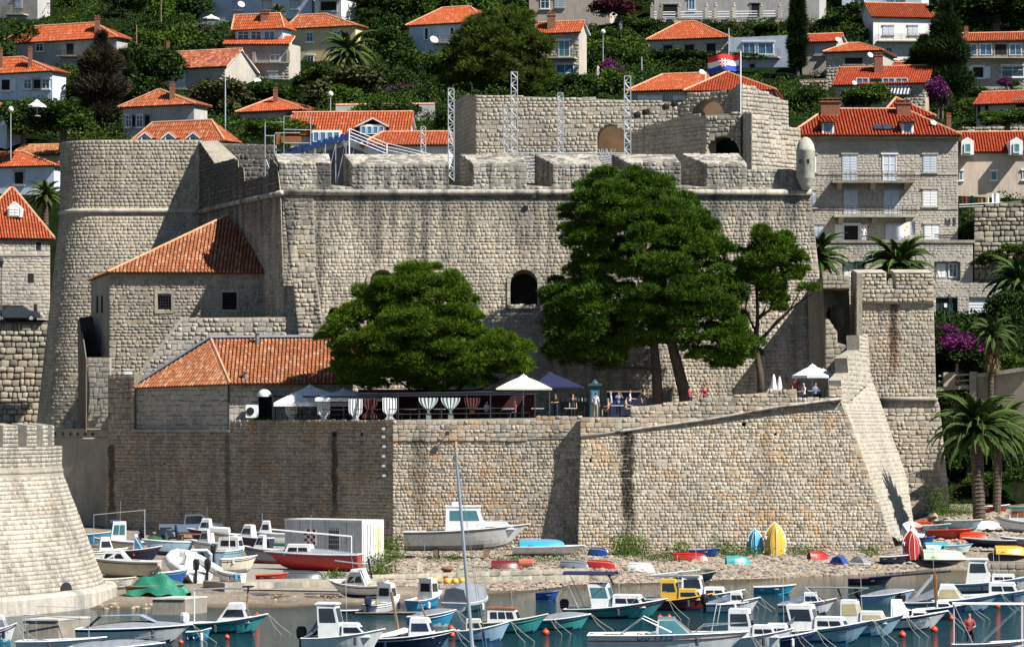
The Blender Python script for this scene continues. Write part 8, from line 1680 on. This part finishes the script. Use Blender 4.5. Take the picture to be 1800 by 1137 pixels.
# ------------------------------------------------------------------ stage towers, grandstand and lights on the platform
def truss(label, x, y0, y1, D, wpx):
    b_ = P(x, y1, D); h = (y1-y0)*D/FPX; w_ = wpx*D/FPX/2; t = thing('truss_tower', label, 'truss tower', b_, 'lighting truss towers'); m_ = MB(); m2 = MB()
    cs = [V((sx*w_, sy*w_, 0)) for sx in (-1, 1) for sy in (-1, 1)]
    for c in cs: m_.tube([b_+c, b_+c+V((0, 0, h))], .04, 5)
    m_.build('chord', GALV, t, 'stuff'); n = int(h/(w_*2)); k = 0
    for i in range(n):
        z0_, z1_ = h*i/n, h*(i+1)/n
        for a, c in ((0, 2), (1, 3), (0, 1), (2, 3)): p, q = (cs[a], cs[c]) if (i % 2) else (cs[c], cs[a]); m2.tube([b_+p+V((0, 0, z0_)), b_+q+V((0, 0, z1_))], .022, 4, cap=False); m2.tube([b_+p+V((0, 0, z1_)), b_+q+V((0, 0, z1_))], .018, 4, cap=False)
    m2.build('bracing', GALV, t, 'stuff')
for x, y0, y1, D, w_, l in ((793, 156, 318, 262, 10, 'tall lighting truss left of the keep wall'), (904, 127, 275, 266, 11, 'tallest lighting truss in front of the keep wall'), (985, 164, 272, 270, 9, 'medium lighting truss before the middle of the keep wall'), (1103, 134, 275, 266, 11, 'tall lighting truss beside the keep vault'), (889, 188, 272, 274, 7, 'thin lighting truss next to the tallest one'), (744, 223, 275, 276, 8, 'short round topped truss behind the long merlon')): truss(l, x, y0, y1, D, w_)
gs = thing('grandstand', 'temporary grandstand with rows of blue plastic seats behind the merlons', 'grandstand', P(590, 275, 262)); SEAT = mat('seat_blue', (.007, .03, .12), .5, .3, 4); m_ = MB(); fr_ = MB()
def seat(p): m_.box((p.x, p.y, p.z), (.3, .34, .05)); m_.obox((p.x-.15, p.y+.17, p.z), (.3, 0, 0), (0, .05, 0), (0, .02, .3))
for k in range(12):
    for j in range(6): d = 259.5+j*1.3; x = 494+k*10.4+j*.9+random.uniform(-1, 1); y = 277-k*2.75-j*1.5; seat(P(x, y, d)); 
for k in range(7):
    for j in range(8): d = 259.5+j*.85; x = 622+k*9.5; y = 244+k*5-j*.4; seat(P(x, y, d))
m_.build('seats', SEAT, gs, 'stuff')
for k in range(7):
    x = 500+k*18; fr_.tube([P(x, 330, 261+k*.2), P(x, 272-k*4.6, 261+k*.2)], .03, 4); fr_.tube([P(x, 330, 266), P(x+18, 270-k*4.6, 266)], .025, 4)
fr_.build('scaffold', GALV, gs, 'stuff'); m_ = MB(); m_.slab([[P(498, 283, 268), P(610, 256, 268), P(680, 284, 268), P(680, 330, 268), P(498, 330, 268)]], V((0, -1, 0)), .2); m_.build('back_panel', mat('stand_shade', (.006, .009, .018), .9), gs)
sc_ = thing('scaffold_frame', 'pale tubular scaffold frame with a covered table at the fortress corner', 'scaffold', P(500, 320, 260)); m_ = MB()
for pts in ([(466, 330, 262), (466, 215, 262), (499, 215, 262)], [(482, 330, 261), (482, 238, 261), (484, 234, 261), (528, 234, 261)], [(499, 278, 262), (499, 205, 262), (546, 205, 262), (546, 262, 262)], [(499, 228, 262), (546, 229, 262)], [(499, 252, 262), (544, 252, 262)], [(466, 239, 262), (482, 239, 262)], [(466, 276, 262), (482, 320, 262)], [(474, 275, 262), (474, 320, 262)]): m_.tube([P(*a) for a in pts], .04, 5)
m_.build('tube', GALV, sc_, 'stuff'); m_ = MB(); m_.slab([[P(482, 262, 263), P(540, 258, 263), P(540, 266, 263), P(470, 262, 263)]], V((0, -1, 0)), 1.5); m_.build('black_sheet', BLK, sc_); m_ = MB(); m_.box(P(512, 246, 263.5), (1.5, .6, .5)); m_.box(P(489, 244, 263.5), (.3, .4, .9)); m_.build('wooden_crate', WOOD, sc_)
hr = thing('stand_railing', 'sloping pale handrails stepping down beside the blue seats', 'railing', P(650, 270, 258.8)); m_ = MB()
for dy in (0, 6, 12, 18): m_.tube([P(614, 226+dy, 258.8), P(678, 252+dy, 258.8)], .03, 4)
for x, y in ((614, 226), (680, 252)): m_.tube([P(x, 285, 258.8), P(x, y, 258.8)], .05, 5)
for dy in (0, 6, 12): m_.tube([P(680, 252+dy, 258.8), P(780, 277+dy*.6, 258.8)], .02, 4)
m_.build('rail', FRAME, hr, 'stuff')
st_ = thing('stage_railing', 'long grey stage railing in front of the keep with stacked metal stairs', 'railing', P(1000, 275, 262)); m_ = MB()
m_.tube([P(905, 269, 262), P(1100, 270, 262)], .05, 5); m_.tube([P(905, 276, 262), P(1100, 277, 262)], .04, 5)
for i in range(12): x = 905+i*17.7; m_.tube([P(x, 330, 262), P(x, 269, 262)], .035, 5)
for i in range(8): m_.tube([P(924, 278+i*6, 259), P(942, 276+i*6, 259)], .06, 5); m_.tube([P(1056, 278+i*4, 259), P(1076, 274+i*4, 259)], .06, 5)
for i in range(10): x = 1060+random.uniform(-8, 18); m_.tube([P(x, 285, 261), P(x+random.uniform(-9, 9), 262, 261)], .03, 4)
m_.build('rail', GALV, st_, 'stuff')
for (x, y, l) in ((1128, 200, 'pair of black stage spotlights on a bar before the keep'), (1178, 186, 'pair of black stage spotlights on the keep wall top')):
    p = P(x, y, 271); t = thing('stage_light', l, 'stage light', p); m_ = MB(); m_.tube([p+V((-.5, 0, .1)), p+V((.8, 0, .45))], .03, 5); m_.tube([p+V((.2, 0, .3)), p+V((.2, .5, -3 if x < 1150 else -1))], .035, 5); m_.build('bar', IRON, t)
    for dx in (-.35, .35): m_ = MB(); m_.box(p+V((dx, -.1, dx*.35)), (.5, .45, .38)); m_.tube([p+V((dx, -.3, dx*.35)), p+V((dx-.15, -.5, dx*.35-.1))], [.16, .22], 8); m_.build('lamp_head', BLK, t)
# ------------------------------------------------------------------ flags
FR, FW, FB = mat('flag_red', (.55, .02, .02), .8, .1), mat('flag_white', (.72, .72, .74), .8, .06), mat('flag_blue', (.02, .06, .36), .8, .1)
fl = thing('flag_pole', 'white flag pole flying the red white and blue chequered national flag', 'flag', P(1302, 200, 268.5)); m_ = MB(); m_.tube([P(1302, 202, 268.5), P(1302, 90, 268.5)], .05, 7); m_.build('pole', FRAME, fl)
m_ = MB(); nu, nv = 30, 18; ta, tb_ = P(1299, 94, 268.5), P(1299, 122, 268.5)
def fp(u, v): # u from hoist to fly
    return V((ta.x-2.45*u, 268.4+.28*math.sin(u*7+v*1.5), ta.z-1.28*v-.32*u*(1+.3*math.sin(u*6))-.1*math.sin(u*8+1)))
idx = []
for i in range(nu):
    for j in range(nv):
        u, v_ = (i+.5)/nu, (j+.5)/nv; c = 0 if v_ < 1/3 else 1 if v_ < 2/3 else 2
        if abs(u-.5) < .12 and .27 < v_ < .78: c = (0 if (int((u-.38)/.048)+int((v_-.27)/.1)) % 2 == 0 else 1)
        m_.add([fp(i/nu, j/nv), fp((i+1)/nu, j/nv), fp((i+1)/nu, (j+1)/nv), fp(i/nu, (j+1)/nv)], [(0, 1, 2, 3)], c)
m_.build('flag_cloth', [FR, FW, FB], fl)
f2 = thing('flag_pole', 'small white flag with a golden emblem on a staff before the apartment terrace', 'flag', P(1611, 470, 284)); m_ = MB(); m_.tube([P(1611, 480, 284), P(1607, 386, 284)], .035, 6); m_.build('pole', IRON, f2); m_ = MB(); a = P(1607, 390, 284)
for i in range(12):
    for j in range(10):
        g = lambda u, v: V((a.x-1.5*u, 284+.15*math.sin(u*6), a.z-1.1*v-.35*u+.1*math.sin(u*5))); u, v_ = (i+.5)/12, (j+.5)/10; c = 1 if ((u-.45)**2*4+(v_-.45)**2*2 < .09 and (i+j) % 3) else 2 if v_ > .75 and u > .5 and (i+j) % 2 else 0
        m_.add([g(i/12, j/10), g((i+1)/12, j/10), g((i+1)/12, (j+1)/10), g(i/12, (j+1)/10)], [(0, 1, 2, 3)], c)
m_.build('flag_cloth', [FW, mat('flag_gold', (.60, .34, .05), .8), mat('flag_violet', (.3, .22, .55), .8)], f2)
# ------------------------------------------------------------------ lamps and poles
def lamp(label, x, y0, y1, D, globe=True, m=GALV):
    b_ = P(x, y1, D); tp = P(x, y0, D); t = thing('street_lamp', label, 'street lamp', b_, None); m_ = MB(); m_.tube([b_-V((0, 0, 1)), tp], [.06, .04], 6); m_.build('post', m, t); m_ = MB()
    if globe: m_.lathe(tp, [(.06, -.05), (.2, .05), (.26, .22), (.2, .4), (.05, .5), (0, .52)], 12)
    else: m_.lathe(tp, [(.08, -.1), (.22, .35), (.26, .4), (.1, .62), (.02, .75)], 6); 
    m_.build('lamp_globe' if globe else 'lantern', PW if globe else IRON, t, smooth=globe)
lamp('white globe lamp on a post below the red plum tree', 1060, 60, 96, 360); lamp('white globe lamp on a post beside the clipped hedge', 1024, 144, 180, 345); lamp('tall pale lamp post left of the brown cypress', 19, 197, 262, 310); lamp('slim white lamp post above the red hall roof', 581, 170, 202, 312); lamp('iron lantern post before the dark green gate', 1669, 532, 600, 280, False, mat('green_iron', (.03, .05, .045), .5)); lamp('green iron lamp post at the left edge above the street', 2, 468, 560, 288, False, mat('green_iron', (.03, .05, .045), .5))
for x, y0, y1, D, l in ((240, 44, 130, 362, 'wooden utility pole beside two satellite dishes'), (396, 138, 252, 330, 'thin pole rising in front of the tall stone house'), (1281, 50, 160, 330, 'thin steel aerial mast left of the flag'), (283, 0, 45, 420, 'wooden utility pole in the trees at the top'), (1128, 100, 142, 352, 'short concrete pole above the ribbed roof')): b_ = P(x, y1, D); m_ = MB(); m_.tube([(0, 0, -1), (0, 0, (y1-y0)*D/FPX)], [.09, .06], 6); o = m_.build('utility_pole', OLDW if 'wooden' in l else GALV); o.location = b_; tag(o, l, 'pole')
# ------------------------------------------------------------------ promenade on the right
pw = thing('promenade', 'pale promenade parapet with a pillar and footbridge beside the feathery palm', 'parapet', P(1740, 700, 263)); st = Stones(); m_ = MB(); wall(m_, None, PL((1712, 263), (1815, 261)), [(1715, 660), (1815, 646), (1815, 760), (1715, 760)], (), 1); m_.build('wall', PLAST, pw)
m_ = MB(); wall(m_, None, PL((1706, 262.6), (1720, 262.4)), [(1704, 653), (1716, 653), (1716, 760), (1704, 760)], (), .8); m_.build('pillar', PLAST, pw); m_ = MB(); wall(m_, None, PL((1712, 262.7), (1815, 260.7)), [(1715, 657), (1815, 643), (1815, 650), (1715, 664)], (), 1.3); m_.build('coping', SM_TOP, pw)
m_ = MB(); wall(m_, None, PL((1640, 262.8), (1708, 262.8)), [(1640, 681), (1708, 676), (1708, 682), (1640, 688)], (), 2.2); m_.build('footbridge_deck', PLAST, pw)
for y in (668, 658): m_ = MB(); m_.tube([P(1650, y+3, 262.9), P(1704, y, 262.9)], .08, 5); m_.build('rail', PLAST, pw)
m_ = MB(); m_.box(P(1668, 667, 263), (.9, .6, 1.1)); m_.build('planter_box', PLAST, pw)
t = thing('laundry', 'clothes and a red chair on the balcony below the vine pergola', 'laundry', P(1720, 358, 299)); 
for x, w_, h_, m in ((1692, 10, 12, REDD), (1706, 5, 14, PNAVY), (1720, 9, 9, WOOD), (1744, 14, 18, CANV), (1733, 6, 12, PC)): m_ = MB(); a = P(x, 358-h_, 299); b2 = P(x+w_, 358, 299); m_.grid(lambda u, v: (a.x+(b2.x-a.x)*u, 299+.06*math.sin(u*9), b2.z+(a.z-b2.z)*v), np.linspace(0, 1, 8), [0, .5, 1]); m_.build('cloth', m, t)
m_ = MB(); m_.tube([P(1686, 360, 298.6), P(1765, 356, 298.6)], .04, 5); m_.tube([P(1686, 364, 298.6), P(1765, 361, 298.6)], .03, 5); m_.build('rail', FRAME, t)
# ------------------------------------------------------------------ people
def person(label, loc, rz=0.0, *a, **k):
    ob = bpy.data.objects.new('person', PEOPLE[(a, tuple(sorted(k.items())))]); COL.objects.link(ob); ob.location = loc; ob.rotation_euler = (0, 0, rz); tag(ob, label, 'person'); return ob
def T(x, back, z=0): D = LW(x, back); return V((HX(x, D), D, FZ(x)))
person('person in a white shirt and khaki shorts standing at the terrace edge', T(1047, .9), R(160), 'stand', 'white', 'khaki', 0, bare=True)
person('person in black standing under the navy parasol', T(1007, 4), R(10), 'stand', 'black', 'black')
person('person in dark clothes leaning over a table beside the navy parasol', T(977, 2.6), R(-30), 'lean', 'black', 'navy')
person('person in blue with raised arms by the bar counter', T(1087, 5.0, 9.35), R(20), 'photo', 'blue', 'black')
person('person in a white top at the bar counter', T(1107, 4.5), R(90), 'lean', 'white', 'navy', 2)
person('person in grey blue behind the counter end', T(1074, 4.2), R(-90), 'stand', 'sky', 'black', 1)
person('person in black raising one hand beside the tree trunk', T(1132, 1.6, 9.3), R(40), 'wave', 'black', 'black')
person('person seated at the table by the low parapet', T(1069, 1.6), R(-80), 'sit', 'pink', 'khaki', 2)
person('second person seated at the table by the low parapet', T(1100, 1.6), R(80), 'sit', 'khaki', 'khaki')
person('person in a maroon shirt at the parapet below the leaning trunk', T(1212, 1.2, 9.75), R(60), 'lean', 'red', 'navy')
person('child in pink between two adults at the parapet', T(1227, 1.2, 9.85), R(0), 'stand', 'pink', 'pink', 2, 1.3)
person('person in a red shirt at the parapet right of the child', T(1239, 1.2, 9.85), R(20), 'wave', 'red', 'navy')
person('person in white seated under the round white parasol', T(1413, 2.2, 9.7), R(-60), 'sit', 'white', 'navy', 1)
person('person in blue seated in the parapet gap', T(1433, 1.7, 9.7), R(30), 'sit', 'blue', 'navy')
person('person in red standing behind the parapet gap', T(1399, 3.4, 9.5), R(0), 'stand', 'red', 'black')
person('person seated in dark clothes by the red swag curtain', T(855, 2.0), R(40), 'sit', 'sky', 'navy')
person('person seated by the cream parasol pole', T(905, 2.2), R(-60), 'sit', 'red', 'navy', 2)
bpz = BP.hit(125, 770); person('person in a blue shirt walking along the bridge', V((bpz.x, bpz.y+1.6, bpz.z-.1)), R(100), 'walk', 'blue', 'navy', 1)
person('person in light shorts crossing the footbridge beside the square tower', P(1682, 678, 264), R(70), 'walk', 'khaki', 'pink', 2, bare=True)
person('person in white at the apartment terrace parapet', P(1518, 432, 297.8), R(0), 'stand', 'white', 'white', 0)
person('person bathing aboard the boat with the flat sun awning', V((HX(1707, 142), 142.6, .35)), R(0), 'sit', 'red', 'black')
